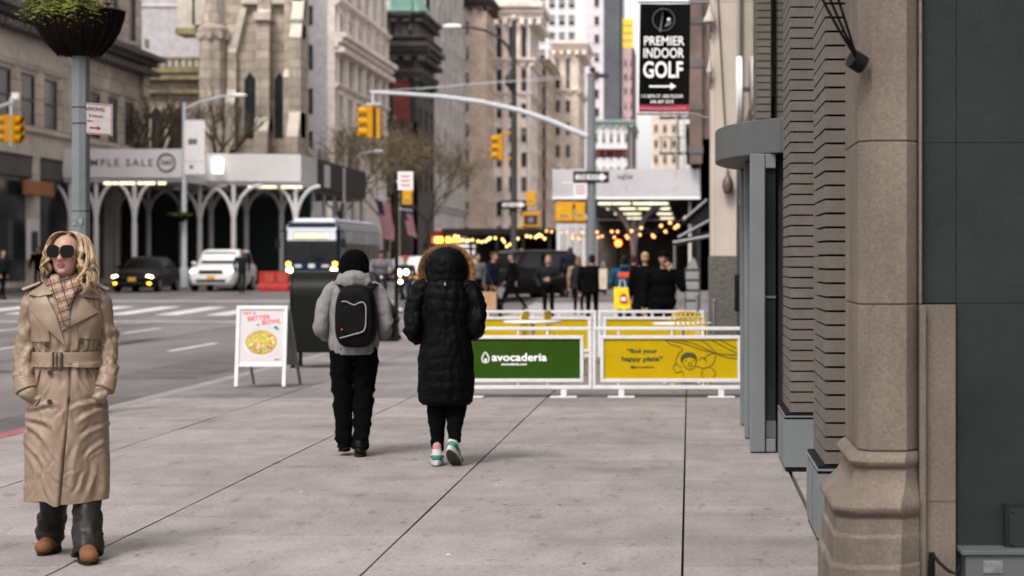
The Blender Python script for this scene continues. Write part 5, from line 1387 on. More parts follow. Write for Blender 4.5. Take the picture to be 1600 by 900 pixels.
for k in range(6):
    mb = MB(); mb.cyl((xg0-.2, 108.5+3.2*k, gz(116)), (xg0-.2, 108.5+3.2*k, zb-.31), .09); mb.build("post", M_polel, Gs)
mb = MB(); mb.box(xg0+.003, xg0+.03, 110.6, 112.3, zb+.05, zt-.1); mb.build("white_sheet", M_signw, Gs); mb = MB(); mb.box(xg0+.003, xg0+.03, 116.6, 117.2, zb-.6, zt); mb.build("white_sheet", M_signw, Gs)
mb = MB(); mb.box(xg0-4.6, xg0-4.4, 107.8, 125, gz(116), zb-.31); mb.build("dark_backing", M_gshed, Gs)

# right-hand shed over the far sidewalk
Yr2 = 86.0; g = gz(90)
Rs = thing("sidewalk_shed", "pale grey sidewalk shed with bright tube lights over the far right sidewalk", "sidewalk shed", (PX(985, Yr2), Yr2+4, g))
x0, x1 = PX(863, Yr2), PX(1104, Yr2)-.25
zt_, zb_ = PZ(264, Yr2), PZ(311, Yr2)
M_plexi = mat("grey_mesh_panel", (.40, .39, .405), rough=.55, var=.08, scale=.6)
mb = MB()
nn = 6
for i in range(nn):
    a, b = lerp(x0, x1, i/nn), lerp(x0, x1, (i+1)/nn); mb.box(a+.01, b-.01, Yr2, Yr2+.05, zb_+.35, zt_, 0)
mb.box(x0, x1, Yr2-.03, Yr2+.09, zb_, zb_+.34, 0); mb.box(x0, x0+.06, Yr2+.1, 128, zb_, zt_, 0)
mb.build("parapet", [M_plexi], Rs)
mb = MB(); mb.box(x0, x1, Yr2-.06, Yr2-.032, zb_, zb_+.07); mb.box(x0+.4, PX(900, Yr2), Yr2-.02, Yr2-.012, zb_+.62, zb_+.65); mb.build("trim", M_white, Rs)
mb = MB()
def rsp(u, v, d=0.0): return (PX(u, Yr2), Yr2-.01-d, PZ(v, Yr2))
for body, cu_, cv_, ww, hh in (("NEW", 977, 277, 24, 8), ("YORK", 977, 286, 20, 6), ("VIP", 1038, 284, 10, 6)):
    vs, fs = text_mesh(body, 1.0, .0); w = max(v[0] for v in vs)-min(v[0] for v in vs); h = max(v[1] for v in vs)-min(v[1] for v in vs); cy0 = (max(v[1] for v in vs)+min(v[1] for v in vs))/2
    if body == "NEW" : mb.add([rsp(cu_+v[0]*ww/w, cv_-(v[1]-cy0)*hh/h, .003) for v in vs], fs, 0)
mb.build("lettering", mat("faded_letter", (.33, .33, .35)), Rs)
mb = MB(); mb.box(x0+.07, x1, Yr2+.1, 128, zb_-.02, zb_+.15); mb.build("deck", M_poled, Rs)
for k in range(6):
    for xx in (x0+.2, x1-.4):
        mb = MB(); mb.cyl((xx, Yr2+1+k*7, g), (xx, Yr2+1+k*7, zb_-.03), .07); mb.build("post", M_shedp, Rs)
xm_ = PX(985, Yr2)
mb = MB(); mb.cyl((xm_, Yr2+6, g), (xm_, Yr2+6, zb_-.7), .12); 
for sg in (-1, 1): mb.tube([(xm_+sg*1.5*(1-math.cos(PI/2*t/6)), Yr2+6, lerp(zb_-2.1, zb_-.03, math.sin(PI/2*t/6))) for t in range(7)], .12, 8)
mb.build("branching_column", M_shedp, Rs)
for cpx_ in (945, 971, 1003, 1030):
    for k in range(4):
        Y = Yr2+1.2+k*4.2
        xcen = PX(cpx_, Yr2+1); Y = (87.0, 95.6, 106.0, 117.0)[k]
        if cpx_ == 1003 and k > 1: continue
        mb = MB(); mb.box(xcen-.36 if cpx_ != 945 else xcen-.26, xcen+.36 if cpx_ != 945 else xcen+.26, Y-.14, Y+.14, zb_-.19, zb_-.11); mb.build("lamp", M_litw, Rs)
# dark ground floor at the back; end sheet's brown stands for dim light beyond
mb = MB(); mb.box(.30, .44, 86.2, 128, g, zb_-.1); mb.build("dark_backing", M_inner, Rs); mb = MB(); mb.box(-7, .29, 128, 128.3, g, zb_-.03); mb.build("end_backdrop", mat("dim_street_backdrop", (.085, .07, .06), rough=.9, var=.5, scale=.8), Rs)
# slatted white screen
Ysl = 80.0
Sl = thing("slatted_screen", "tall white slatted screen along the far kerb beside the grey traffic pole", "fence", (PX(893, Ysl), Ysl, gz(Ysl)))
mb = MB()
for k in range(11):
    x = PX(871+4.3*k, Ysl); mb.box(x-.03, x+.03, Ysl, Ysl+.05, gz(Ysl)+.02, PZ(346, Ysl))
mb.build("slat", M_shedp, Sl); kids(Sl)[0]['kind'] = 'stuff'
del kids(Sl)[0]['kind']
mb = MB(); mb.box(PX(870, Ysl), PX(916, Ysl), Ysl+.051, Ysl+.1, gz(Ysl)+.3, gz(Ysl)+.4); mb.box(PX(870, Ysl), PX(916, Ysl), Ysl+.051, Ysl+.1, PZ(354, Ysl), PZ(350, Ysl)); mb.build("rail", M_shedp, Sl)
# black slatted dining shed in the street
Yd = 90.0
Ds = thing("dining_shed", "dark timber street dining shed hung with warm bulbs at the far kerb", "shed", (PX(770, Yd), Yd+6, gz(Yd)))
xd0, xd1 = PX(690, Yd), PX(862, Yd); g = gz(Yd)
M_timb = mat("dark_timber", (.010, .008, .006), rough=.8, var=.35, scale=2, streak=(1, 1, 8))
mb = MB(); mb.box(xd0, xd1, Yd, Yd+14, PZ(366, Yd), PZ(357, Yd)); mb.build("roof", M_timb, Ds)
for k in range(5):
    for yy in (Yd+.1, Yd+13.7):
        x = lerp(xd0+.1, xd1-.1, k/4); mb = MB(); mb.box(x-.06, x+.06, yy, yy+.12, g, PZ(366, Yd)-.003); mb.build("post", M_timb, Ds)
mb = MB(); mb.box(xd0+.1, xd1-.1, Yd+13.5, Yd+13.6, g, g+2.3); mb.build("back_wall", M_timb, Ds)
mb = MB(); mb.box(xd0+.2, xd1-.2, Yd+.05, Yd+.09, g, g+.95); mb.build("half_wall", M_timb, Ds)
# string lights
M_bulb = mat("lit_bulb", (1, .8, .4), emit=(1, .58, .17), es=1.7)
M_bulbo = mat("lit_amber_bulb", (1, .6, .25), emit=(1, .38, .10), es=1.0)
M_wire = M_black
def string(name, label, pts, m, r=.055):
    Y0 = pts[0][2]; t = thing(name, label, "string lights", (PX(pts[0][0], Y0), Y0, PZ(pts[0][1], Y0)), "strings of warm bulbs")
    mb = MB(); mb.tube([(PX(u, Y), Y, PZ(v, Y)+.09) for u, v, Y in pts], .012, 5); mb.build("wire", M_wire, t)
    for i, (u, v, Y) in enumerate(pts):
        mb = MB(); p = (PX(u, Y), Y, PZ(v, Y)); mb.ball(p, r, 10, 7); mb.cyl((p[0], p[1], p[2]+r), (p[0], p[1], p[2]+.1), .02, n=6, m=1); mb.build("bulb", [m, M_black], t)
string("string_lights", "bright yellow bulbs strung along the front of the dark dining shed", [(u, v, 89.6) for u, v in ((711, 369), (716, 370), (722, 375), (729, 376.5), (732, 376), (738, 375), (747, 377), (753, 378), (759, 377), (763, 374), (766, 372), (774, 372), (785, 374), (788, 378), (792, 385), (797, 382))], M_bulb, .052)
string("string_lights", "cluster of bright yellow bulbs at the right end of the dining shed", [(u, v, 89.6) for u, v in ((809, 373), (823, 369), (829, 370), (837, 371), (840, 369), (843, 367), (846, 369), (851, 373))], M_bulb, .054)
string("string_lights", "amber bulbs strung over the far sidewalk from the traffic pole to the awning", [(854, 361, 84), (862, 362, 83), (876, 364, 82), (885, 363, 82), (896, 367, 81), (902, 370, 81), (910, 363, 80), (933, 363, 78), (941, 369, 78), (956, 362, 76), (965, 362, 75), (979, 369, 74), (987, 361, 72), (1002, 356, 70), (1020, 368, 68), (1033, 353, 64), (1047, 348, 62), (1059, 353, 58), (1071, 341, 55), (1080, 345, 52), (1091, 334, 50), (1096, 332, 49)], M_bulbo, .052)
string("string_lights", "lower sagging row of amber bulbs in front of the far sidewalk shed", [(895, 372, 80), (905, 373, 80), (935, 371, 78), (960, 371, 76), (981, 372, 74), (1000, 367, 72), (1022, 370, 68), (1040, 362, 66), (1055, 356, 62), (1071, 344, 57), (1108, 345, 48)], M_bulbo, .050)
# red/orange round signal light under the shed
mb = MB(); Y = 92; mb.ball((PX(966, Y), Y, PZ(380, Y)), .15, 10, 8, 0); mb.box(PX(966, Y)-.17, PX(966, Y)+.17, Y+.1, Y+.3, PZ(387, Y), PZ(355, Y), 1); mb.cyl((PX(966, Y), Y+.2, gz(Y)), (PX(966, Y), Y+.2, PZ(387, Y)), .05, m=1)
tag(mb.build("warning_light", [mat("lit_red_lamp", (1, .2, .05), emit=(1, .12, .02), es=6), M_black], None, (PX(966, Y), Y, gz(Y))), "glowing orange red signal light under the far right sidewalk shed", "signal")
# fire escape above the right shed
Yfe = 110.0
Fe = thing("fire_escape", "pale metal fire escape with ladder hanging above the far right sidewalk shed", "fire escape", (PX(1045, Yfe), Yfe, PZ(265, Yfe)))
mb = MB()
for v in (182, 238): mb.box(PX(1030, Yfe), PX(1078, Yfe)+.4, Yfe, Yfe+1.2, PZ(v+2, Yfe), PZ(v, Yfe))
for u in (1033, 1048, 1062, 1076): 
    for v in (182, 238): mb.cyl((PX(u, Yfe), Yfe, PZ(v, Yfe)), (PX(u, Yfe), Yfe, PZ(v-24, Yfe)), .03, n=6)
for v in (158, 214): mb.box(PX(1030, Yfe), PX(1078, Yfe), Yfe-.02, Yfe+.04, PZ(v+1.5, Yfe), PZ(v, Yfe))
mb.build("platform", M_poled, Fe)
mb = MB()
for u in (1057, 1069): mb.cyl((PX(u, Yfe), Yfe-.1, PZ(270, Yfe)), (PX(u, Yfe), Yfe-.1, PZ(170, Yfe)), .035, n=6)
for k in range(13): v = 268-8*k; mb.cyl((PX(1057, Yfe), Yfe-.1, PZ(v, Yfe)), (PX(1069, Yfe), Yfe-.1, PZ(v, Yfe)), .03, n=6)
mb.build("ladder", mat("cream_paint", (.55, .50, .42), rough=.5), Fe)

# red construction barrier
Yrb = 91.0
Rb = thing("traffic_barrier", "red and white plastic traffic barrier on the road left of the bus", "barrier", (PX(427, Yrb), Yrb, gz(Yrb)-.13))
M_redp = mat("red_plastic", (.30, .016, .012), rough=.45, var=.2)
xa, xb2, za = PX(403, Yrb), PX(450, Yrb), gz(Yrb)-.12
mb = MB(); mb.prism([(0, 0), (.5, 0), (.5, .18), (.36, .32), (.34, .82), (.16, .82), (.14, .32), (0, .18)], lambda u, v, d: (d, Yrb+u, za+v), xa, xb2); mb.build("body", M_redp, Rb, bevel=.02)
mb = MB()
for k in range(2): mb.box(xa+.25+k*.55, xa+.62+k*.55, Yrb+.145-.013, Yrb+.137, za+.4, za+.72)
mb.build("pale_panel", mat("orange_reflector", (.33, .06, .045)), Rb)

# ---- stars-and-stripes flags on the far left facade
M_fr, M_fw, M_fb = mat("flag_red", (.26, .03, .05), rough=.8), mat("flag_white", (.42, .36, .38), rough=.8), mat("flag_blue", (.03, .03, .07), rough=.8)
for px, v0, v1, wpx, lab in ((598, 312, 372, 22, "stars and stripes flag hanging left of the thin black post, nearest the bus roof"), (636, 330, 366, 16, "stars and stripes flag hanging just right of the thin black post")):
    Yq = 135.0; t = thing("flag", lab, "flag", (PX(px, Yq), Yq, PZ(v1, Yq)), "flags on the far side of the avenue")
    mb = MB(); n = 13; top = [PX(px-wpx/2, Yq), PX(px+wpx/2, Yq)]
    for i in range(n):
        for j in range(8):
            def fp(a, b): 
                x = lerp(top[0], top[1], a) + (b*.55*wpx*Yq/F); return (x, Yq+.15*math.sin(a*9+b*3), PZ(lerp(v0, v1, b), Yq) - .25*a)
            a0, a1, b0, b1 = i/n, (i+1)/n, j/8, (j+1)/8
            m = 2 if (a0 < .40 and b0 < .34) else (0 if i % 2 == 0 else 1)
            p = [fp(a0, b0), fp(a1, b0), fp(a1, b1), fp(a0, b1)]
            mb.add(p + [(q[0], q[1]+.03, q[2]) for q in p], [(0, 1, 2, 3), (7, 6, 5, 4)], m)
    mb.build("cloth", [M_fr, M_fw, M_fb], t)
    mb = MB(); mb.tube([(PX(px-wpx, Yq), Yq+.3, PZ(v0-4, Yq)), (PX(px+wpx/2, Yq), Yq+.02, PZ(v0-1, Yq))], .05, 6); mb.build("flag_pole", M_polel, t)

# ================================================================== trees
M_bark = mat("grey_brown_bark", (.040, .032, .026), rough=.95, var=.35, scale=8)
M_twig = mat("olive_twig", (.095, .075, .045), rough=.95, var=.35, scale=1)
M_bud = mat("budding_leaf", (.115, .088, .050), rough=.8, var=.45, scale=1)
def tree(label, px, Y, ztop_py, spread, seed, buds, zfork=3.0, group="budding street trees", trunkr=.16):
    x = PX(px, Y); g = gz(Y); Ht = PZ(ztop_py, Y) - g
    t = thing("tree", label, "tree", (x, Y, g), group); r = random.Random(seed)
    tr = MB(); br = MB(); lf = MB(); tips = []
    tr.tube([(x, Y, g), (x+.05, Y, g+zfork*.5), (x, Y+.05, g+zfork)], [trunkr*1.3, trunkr, trunkr*.9], 9)
    def grow(p, d, l, rad, lev):
        k = 4; path = [p]; q = p
        for i in range(k):
            d = (d + Vector((r.uniform(-1, 1), r.uniform(-1, 1), r.uniform(-.35, .75)))*.24).normalized(); q = q + d*l/k; path.append(q)
        br.tube(path, [lerp(rad, rad*.6, i/k) for i in range(k+1)], 6 if lev < 2 else 4, 0 if lev < 2 else 1)
        if lev >= 3: tips.extend(path[1:])
        if lev < 5:
            for j in range(3 if lev < 4 else 2):
                st = path[r.choice([2, 3, 4, 4])]
                nd = (d + Vector((r.uniform(-1, 1), r.uniform(-1, 1), r.uniform(-.2, .6)))*(.75)).normalized()
                grow(st, nd, l*r.uniform(.6, .8), rad*.55, lev+1)
    for j in range(5):
        a = 2*PI*j/5 + r.uniform(-.4, .4)
        grow(Vector((x, Y, g+zfork)), Vector((math.cos(a)*spread, math.sin(a)*spread, r.uniform(.8, 1.3))).normalized(), (Ht-zfork)*.36, trunkr*.55, 1)
    tr.build("trunk", M_bark, t); br.build("limbs", [M_bark, M_twig], t)
    for p in tips:
        for _ in range(buds):
            c = p + Vector((r.gauss(0, .22), r.gauss(0, .22), r.gauss(0, .22))); s = r.uniform(.03, .10)
            u = Vector((r.gauss(0, 1), r.gauss(0, 1), r.gauss(0, 1))).normalized(); w = u.orthogonal().normalized()
            lf.add([c-u*s, c+w*s*.7, c+u*s, c-w*s*.7], [(0, 1, 2, 3)], 0)
    if buds: lf.build("crown", M_bud, t)
tree("bare dark limbed tree in front of the church left of the white lamp banner", 236, 109, 120, .7, 11, 0, 5.5, trunkr=.32)
tree("bare tree in front of the church wall right of the white lamp banner", 335, 112, 130, .9, 12, 0, 5.5, trunkr=.24)
tree("budding tree rising behind the dark green shed below the mast arm signal", 532, 150, 158, .85, 13, 2, 4.0)
tree("budding tree with the widest crown, behind the flags and thin black post", 600, 160, 165, .95, 14, 2, 4.0)
tree("budding tree further right in front of the grey gridded office building", 668, 176, 178, .8, 15, 2, 4.0)
# ================================================================== vehicles
M_tyre = mat("tyre_rubber", (.006, .006, .006), rough=.9)
M_rim = mat("wheel_rim", (.30, .30, .31), rough=.35, metal=.6)
M_cglass = mat("car_glass", (.005, .006, .007), rough=.1, var=.5, scale=2, spec=.35)
M_head = mat("lit_headlight", (1, .95, .75), emit=(1, .88, .50), es=5.0)
M_amber = mat("lit_amber_lamp", (1, .5, .1), emit=(1, .40, .03), es=4.0)
M_plate = mat("yellow_number_plate", (.55, .27, .03), rough=.5)
M_trim = mat("black_trim", (.005, .005, .005), rough=.5)
M_chrome = mat("chrome", (.55, .55, .56), rough=.2, metal=.9)
def paint(name, col): return mat(name, col, rough=.3, var=.06, scale=1.5, spec=.10, coat=.03)
P_black, P_white, P_silver = paint("black_car_paint", (.004, .004, .004)), paint("white_car_paint", (.66, .66, .65)), paint("silver_car_paint", (.30, .31, .32))

def car(label, pm, L=4.8, Wd=1.86, Ht=1.45, hood=.86, belt=.95, ws0=-.95, ws1=-.15, rf1=1.15, rf0=2.0, ground=.20, lit=True, group=None, name="parked_car", side_roof=.68):
    t = thing(name, label, "car", (0, 0, 0), group)
    h = L/2; w = Wd/2; mb = MB()
    def ring(y, wm, zl, zh, crown): 
        return [(-wm*.90, y, zl), (-wm, y, zl+.22), (-wm, y, zh-.20), (-wm*.94, y, zh-.03), (-wm*.55, y, zh+crown), (0, y, zh+crown*1.3), (wm*.55, y, zh+crown), (wm*.94, y, zh-.03), (wm, y, zh-.20), (wm, y, zl+.22), (wm*.90, y, zl)]
    sts = [(-h, w*.80, ground+.10, hood-.22, .0), (-h+.08, w*.90, ground+.03, hood-.13, .02), (-h+.35, w*.97, ground, hood-.05, .03), (-h+.9, w, ground, hood+.01, .04), (ws0, w, ground, belt-.02, .05), (.3, w, ground, belt, .03), (rf0, w, ground, belt+.02, .03), (h-.35, w*.97, ground, belt-.0, .02), (h-.06, w*.9, ground+.05, belt-.10, .0), (h, w*.82, ground+.12, belt-.24, .0)]
    mb.loft([ring(*s) for s in sts], 0, True)
    cab0 = [(-w*.90, ws0), (w*.90, ws0), (w*.90, rf0), (-w*.90, rf0)]; cw = w*side_roof
    rings = []
    for k, (a, b, ww, z) in enumerate(((ws0, rf0, w*.91, belt-.05), (lerp(ws0, ws1, .55), lerp(rf0, rf1, .55), lerp(w*.91, cw, .5), lerp(belt, Ht, .58)), (ws1-.04, rf1+.04, cw*1.03, Ht-.06), (ws1+.12, rf1-.1, cw*.92, Ht-.005), (ws1+.4, rf1-.35, cw*.6, Ht+.015))):
        n = 4; out = []
        c = .16 if k else .1
        for (sx, sy) in ((-1, 0), (1, 0), (1, 1), (-1, 1)):
            X, Yy = sx*ww, (a if sy == 0 else b)
            ix = -sx*c; iy = c if sy == 0 else -c
            out += [(X, Yy+iy, z), (X+ix, Yy, z)] if (sx == -1) == (sy == 0) else [(X+ix, Yy, z), (X, Yy+iy, z)]
        rings.append(out)
    mb.loft(rings, 0, True)
    mb.build("body", [pm], t, sharp=50)
    zt = Ht-.10; zb = belt+.05
    def gp(s, z):                                     # half width of the cabin at height z
        return lerp(w*.91, cw*1.03, (z-belt+.05)/(Ht-.06-belt+.05))+.012
    def yf(z): return lerp(ws0, ws1-.04, (z-belt+.05)/(Ht-.01-belt))-.022
    def yb(z): return lerp(rf0, rf1+.04, (z-belt+.05)/(Ht-.01-belt))+.022
    m2 = MB(); e = .14
    m2.add([(-gp(0, zb)+e, yf(zb), zb), (gp(0, zb)-e, yf(zb), zb), (gp(0, zt)-e, yf(zt), zt), (-gp(0, zt)+e, yf(zt), zt)] + [(-gp(0, zb)+e, yf(zb)+.04, zb), (gp(0, zb)-e, yf(zb)+.04, zb), (gp(0, zt)-e, yf(zt)+.04, zt), (-gp(0, zt)+e, yf(zt)+.04, zt)],
           [(0,1,2,3), (7,6,5,4), (0,4,5,1), (1,5,6,2), (2,6,7,3), (3,7,4,0)]); m2.build("windscreen", M_cglass, t)
    m2 = MB(); m2.add([(-gp(0, zb)+e, yb(zb), zb), (gp(0, zb)-e, yb(zb), zb), (gp(0, zt)-e, yb(zt), zt), (-gp(0, zt)+e, yb(zt), zt)] + [(-gp(0, zb)+e, yb(zb)-.04, zb), (gp(0, zb)-e, yb(zb)-.04, zb), (gp(0, zt)-e, yb(zt)-.04, zt), (-gp(0, zt)+e, yb(zt)-.04, zt)],
           [(0,1,2,3), (7,6,5,4), (0,4,5,1), (1,5,6,2), (2,6,7,3), (3,7,4,0)]); m2.build("rear_window", M_cglass, t)
    ymid = (ws1+rf1)/2
    for sx in (-1, 1):
        for a0, a1, b0, b1 in ((ws0+.35, ws1+.22, ymid-.05, ymid-.05), (ymid+.05, ymid+.05, rf0-.32, rf1-.16)):
            m2 = MB(); q = [(sx*gp(0, zb), a0, zb), (sx*gp(0, zb), b0, zb), (sx*gp(0, zt), b1, zt), (sx*gp(0, zt), a1, zt)]
            m2.add(q + [(p[0]-sx*.03, p[1], p[2]) for p in q], [(0,1,2,3), (7,6,5,4), (0,4,5,1), (1,5,6,2), (2,6,7,3), (3,7,4,0)]); m2.build("side_window", M_cglass, t)
        m2 = MB(); m2.ball((sx*(w+.09), ws0+.32, belt+.07), (.11, .07, .08), 8, 6); m2.build("mirror", pm, t)
        m2 = MB(); m2.ball((sx*w*.70, -h+.10, hood-.24), (.20, .10, .085), 10, 6); m2.build("headlight", M_head if lit else M_chrome, t)
        m2 = MB(); m2.ball((sx*w*.74, h-.09, belt-.22), (.17, .09, .09), 8, 6); m2.build("tail_light", M_redp, t)
        for yy in (-h+.92, h-.95):
            m2 = MB(); m2.cyl((sx*(w-.22), yy, .33), (sx*(w+.005), yy, .33), .33, n=20); o = m2.build("wheel", M_tyre, t, bevel=.02)
            m2 = MB(); m2.cyl((sx*(w-.05), yy, .33), (sx*(w+.012), yy, .33), .20, n=16)
            r_ = m2.build("rim", M_rim, o)
    m2 = MB(); m2.box(-w*.50, w*.50, -h-.012, -h+.12, hood-.33, hood-.17); m2.box(-w*.62, w*.62, -h-.005, -h+.15, ground+.12, ground+.24); m2.build("grille", M_trim, t)
    m2 = MB(); m2.box(-.16, .16, -h-.03, -h-.013, ground+.25, ground+.40); m2.build("number_plate", M_plate, t)
    return t
def place(t, px, Y, rz=0.0, dy=2.4):
    t.location = (PX(px, Y), Y+dy, gz(Y+dy)-.125); t.rotation_euler = (0, 0, rz); return t
sed = place(car("black sedan with lit headlights and orange plate coming towards the camera at left", P_black, name="sedan", group=None), 206, 88.5)
suv = car("white sport utility car waiting right of the black sedan", P_white, L=4.75, Wd=1.96, Ht=1.74, hood=1.06, belt=1.10, ws0=-1.0, ws1=-.45, rf1=1.85, rf0=2.2, ground=.26, name="suv", side_roof=.76); place(suv, 329, 90)
# amber fog lamps on the sedan
for sx in (-1, 1):
    mb = MB(); mb.ball((sx*.68, -2.36, .36), (.10, .06, .06), 8, 6); o = mb.build("turn_signal", M_amber, None); o.parent = sed
c3 = car("white taxi sized car in the traffic behind the grey cyclist", P_white, lit=True, name="sedan"); place(c3, 652, 98)
c4 = car("silver car far back in the avenue traffic, right of the bus", P_silver, lit=False, name="sedan"); place(c4, 625, 128)
v5 = car("white van with a long pale roof in the traffic beyond the fur hood", P_white, L=5.4, Wd=2.0, Ht=2.1, hood=1.15, belt=1.2, ws0=-1.6, ws1=-1.0, rf1=2.4, rf0=2.6, ground=.26, name="van", side_roof=.82, lit=False); place(v5, 718, 122)
c6 = car("black sport utility car turning at the crossing with one bright headlight", P_black, L=4.9, Wd=1.95, Ht=1.78, hood=1.08, belt=1.12, ws0=-1.0, ws1=-.5, rf1=1.9, rf0=2.3, ground=.26, name="suv", side_roof=.78); place(c6, 806, 75, R(-48), 1.5)

M_bglass = mat("dark_bus_glass", (.006, .007, .008), rough=.35, spec=.08, var=.5, scale=1)
def bus(label, L, Wd, Ht, lower, upper, roof, sign_m, name="bus", lit=True, cap=True):
    t = thing(name, label, "bus", (0, 0, 0)); h = L/2; w = Wd/2
    mb = MB(); 
    def ring(y, s, zt): return [(-w*s, y, .34), (w*s, y, .34), (w*s, y, zt-.35), (w*s*.94, y, zt-.10), (w*s*.80, y, zt), (-w*s*.80, y, zt), (-w*s*.94, y, zt-.10), (-w*s, y, zt-.35)]
    mb.loft([ring(-h, .93, Ht-.12), (ring(-h+.12, .985, Ht-.03)), ring(-h+.35, 1, Ht), ring(h-.2, 1, Ht), ring(h, .95, Ht-.08)], 0, False)
    o = mb.build("body", [lower], t, bevel=.03)
    mb = MB(); mb.box(-w-.006, -w+.02, -h+.5, h-.1, Ht-.92, Ht-.40); mb.box(w-.02, w+.006, -h+.5, h-.1, Ht-.92, Ht-.40); mb.build("side_band", upper, t)
    mb = MB(); mb.hexa([(-w*.88, -h-.012, Ht-.82), (w*.88, -h-.012, Ht-.82), (w*.88, -h+.06, Ht-.82), (-w*.88, -h+.06, Ht-.82)], [(-w*.86, -h+.0, Ht-.34), (w*.86, -h+.0, Ht-.34), (w*.86, -h+.06, Ht-.34), (-w*.86, -h+.06, Ht-.34)]); mb.build("sign_band", roof, t)
    mb = MB(); mb.loft([[(-w*.90*q, -h+dy, Ht-.345+dz) if q_ == 0 else (w*.90*q, -h+dy, Ht-.345+dz) for q_ in (0, 1)] for q, dy, dz in ((1, -.02, 0), (.98, .02, .16), (.93, .16, .30), (.86, .45, .375), (.86, .60, .375), (.9, .6, 0))], 0, False, True, True, False)
    mb.build("front_cap", roof, t) if cap else None
    mb = MB(); mb.box(-w*.62, w*.60, -h-.03, -h-.013, Ht-.74, Ht-.48); ds = mb.build("destination_sign", M_trim, t)
    mb = MB(); rr_ = random.Random(4); x = -w*.58
    while x < w*.52:
        ww = rr_.uniform(.06, .14); mb.box(x, x+ww, -h-.036, -h-.031, Ht-.70, Ht-.52); x += ww+.04
    o2 = mb.build("lit_dots", sign_m, None); o2.parent = ds
    mb = MB(); mb.box(-w*.90, w*.90, -h-.008, -h+.05, 1.25, Ht-.84); mb.build("windscreen", M_cglass, t)
    mb = MB(); mb.box(-.03, .03, -h-.014, -h-.0085, 1.25, Ht-.84); mb.box(-w*.5, w*.1, -h-.02, -h-.0085, 1.28, 1.31); mb.build("wiper", M_trim, t)
    for sx in (-1, 1):
        for k in range(6):
            a = -h+1.6+k*(L-2.4)/6; mb = MB(); mb.box(sx*w-.01, sx*w+.012, a, a+(L-2.4)/6-.12, 1.25, Ht-.96); mb.build("side_window", M_bglass, t)
        mb = MB(); mb.ball((sx*w*.80, -h-.01, .86), (.14, .06, .13), 10, 6); mb.build("headlight", M_head if lit else M_chrome, t)
        mb = MB(); mb.ball((sx*w*.84, -h-.01, 1.12), (.11, .06, .10), 10, 6); mb.build("turn_signal", M_amber if lit else M_chrome, t)
        mb = MB(); mb.tube([(sx*w*.95, -h+.05, Ht-.35), (sx*(w+.22), -h-.25, Ht-.45), (sx*(w+.22), -h-.25, Ht-.75)], .03, 6); mb.box(sx*(w+.22)-.10, sx*(w+.22)+.10, -h-.30, -h-.22, Ht-1.15, Ht-.75); mb.build("mirror", M_trim, t)
        for yy in (-h+2.3, h-2.9):
            mb = MB(); mb.cyl((sx*(w-.3), yy, .48), (sx*(w+.01), yy, .48), .48, n=20); o3 = mb.build("wheel", M_tyre, t)
            mb = MB(); mb.cyl((sx*(w-.1), yy, .48), (sx*(w+.018), yy, .48), .26, n=14); mb.build("rim", M_rim, o3)
    mb = MB(); mb.box(-.14, .14, -h-.016, -h-.004, .95, 1.12); mb.box(-.75, -.45, -h-.016, -h-.004, .98, 1.08); mb.box(.45, .75, -h-.016, -h-.004, .98, 1.08); mb.box(-.4, .4, -h-.016, -h-.004, .74, .80); mb.build("emblem", M_signw, t)
    mb = MB(); mb.box(-w*.9, w*.9, -h-.05, -h+.1, .36, .62); mb.build("bumper", M_trim, t, bevel=.03)
    mb = MB(); mb.box(-w*.75, w*.75, -h+.6, h-.6, Ht-.02, Ht+.16); mb.build("roof_pod", roof, t, bevel=.08)
    mb = MB()
    for k in range(5): mb.ball((-.5+.25*k, -h+.10, Ht-.15), .05, 6, 5)
    mb.build("marker_lamps", mat("lit_red_marker", (1, .1, .08), emit=(1, .08, .04), es=1.5), t)
    return t
P_blue = paint("dark_blue_bus_paint", (.006, .016, .034)); P_lblue = mat("sky_blue_bus_paint", (.20, .26, .32), rough=.35, var=.5, scale=.7, coat=.4); P_roof = mat("pale_bus_roof", (.62, .66, .70), rough=.4, var=.06)
M_dest = mat("lit_destination", (1, .75, .5), emit=(1, .55, .22), es=1.8)
b1 = bus("blue and white city bus with lit destination sign behind the mailbox", 13.0, 2.45, 2.98, P_blue, P_lblue, P_roof, M_dest)
b1.location = (PX(487, 96), 96+6.5, gz(100)-.125)
b2 = bus("dark city bus with an orange lit sign further back, above the fur hood", 12.0, 2.6, 3.1, paint("dark_red_bus_paint", (.10, .018, .018)), P_black, mat("pink_bus_band", (.45, .25, .22)), M_amber, lit=False, cap=False)
b2.location = (PX(702, 140), 140+6, gz(143)-.125)
mb = MB(); w_ = 1.3
mb.box(PX(683, 140)-.1, PX(700, 140)+.1, 139.85, 139.95, PZ(379, 140), PZ(371, 140)); 
o = mb.build("route_sign", M_amber, b2)

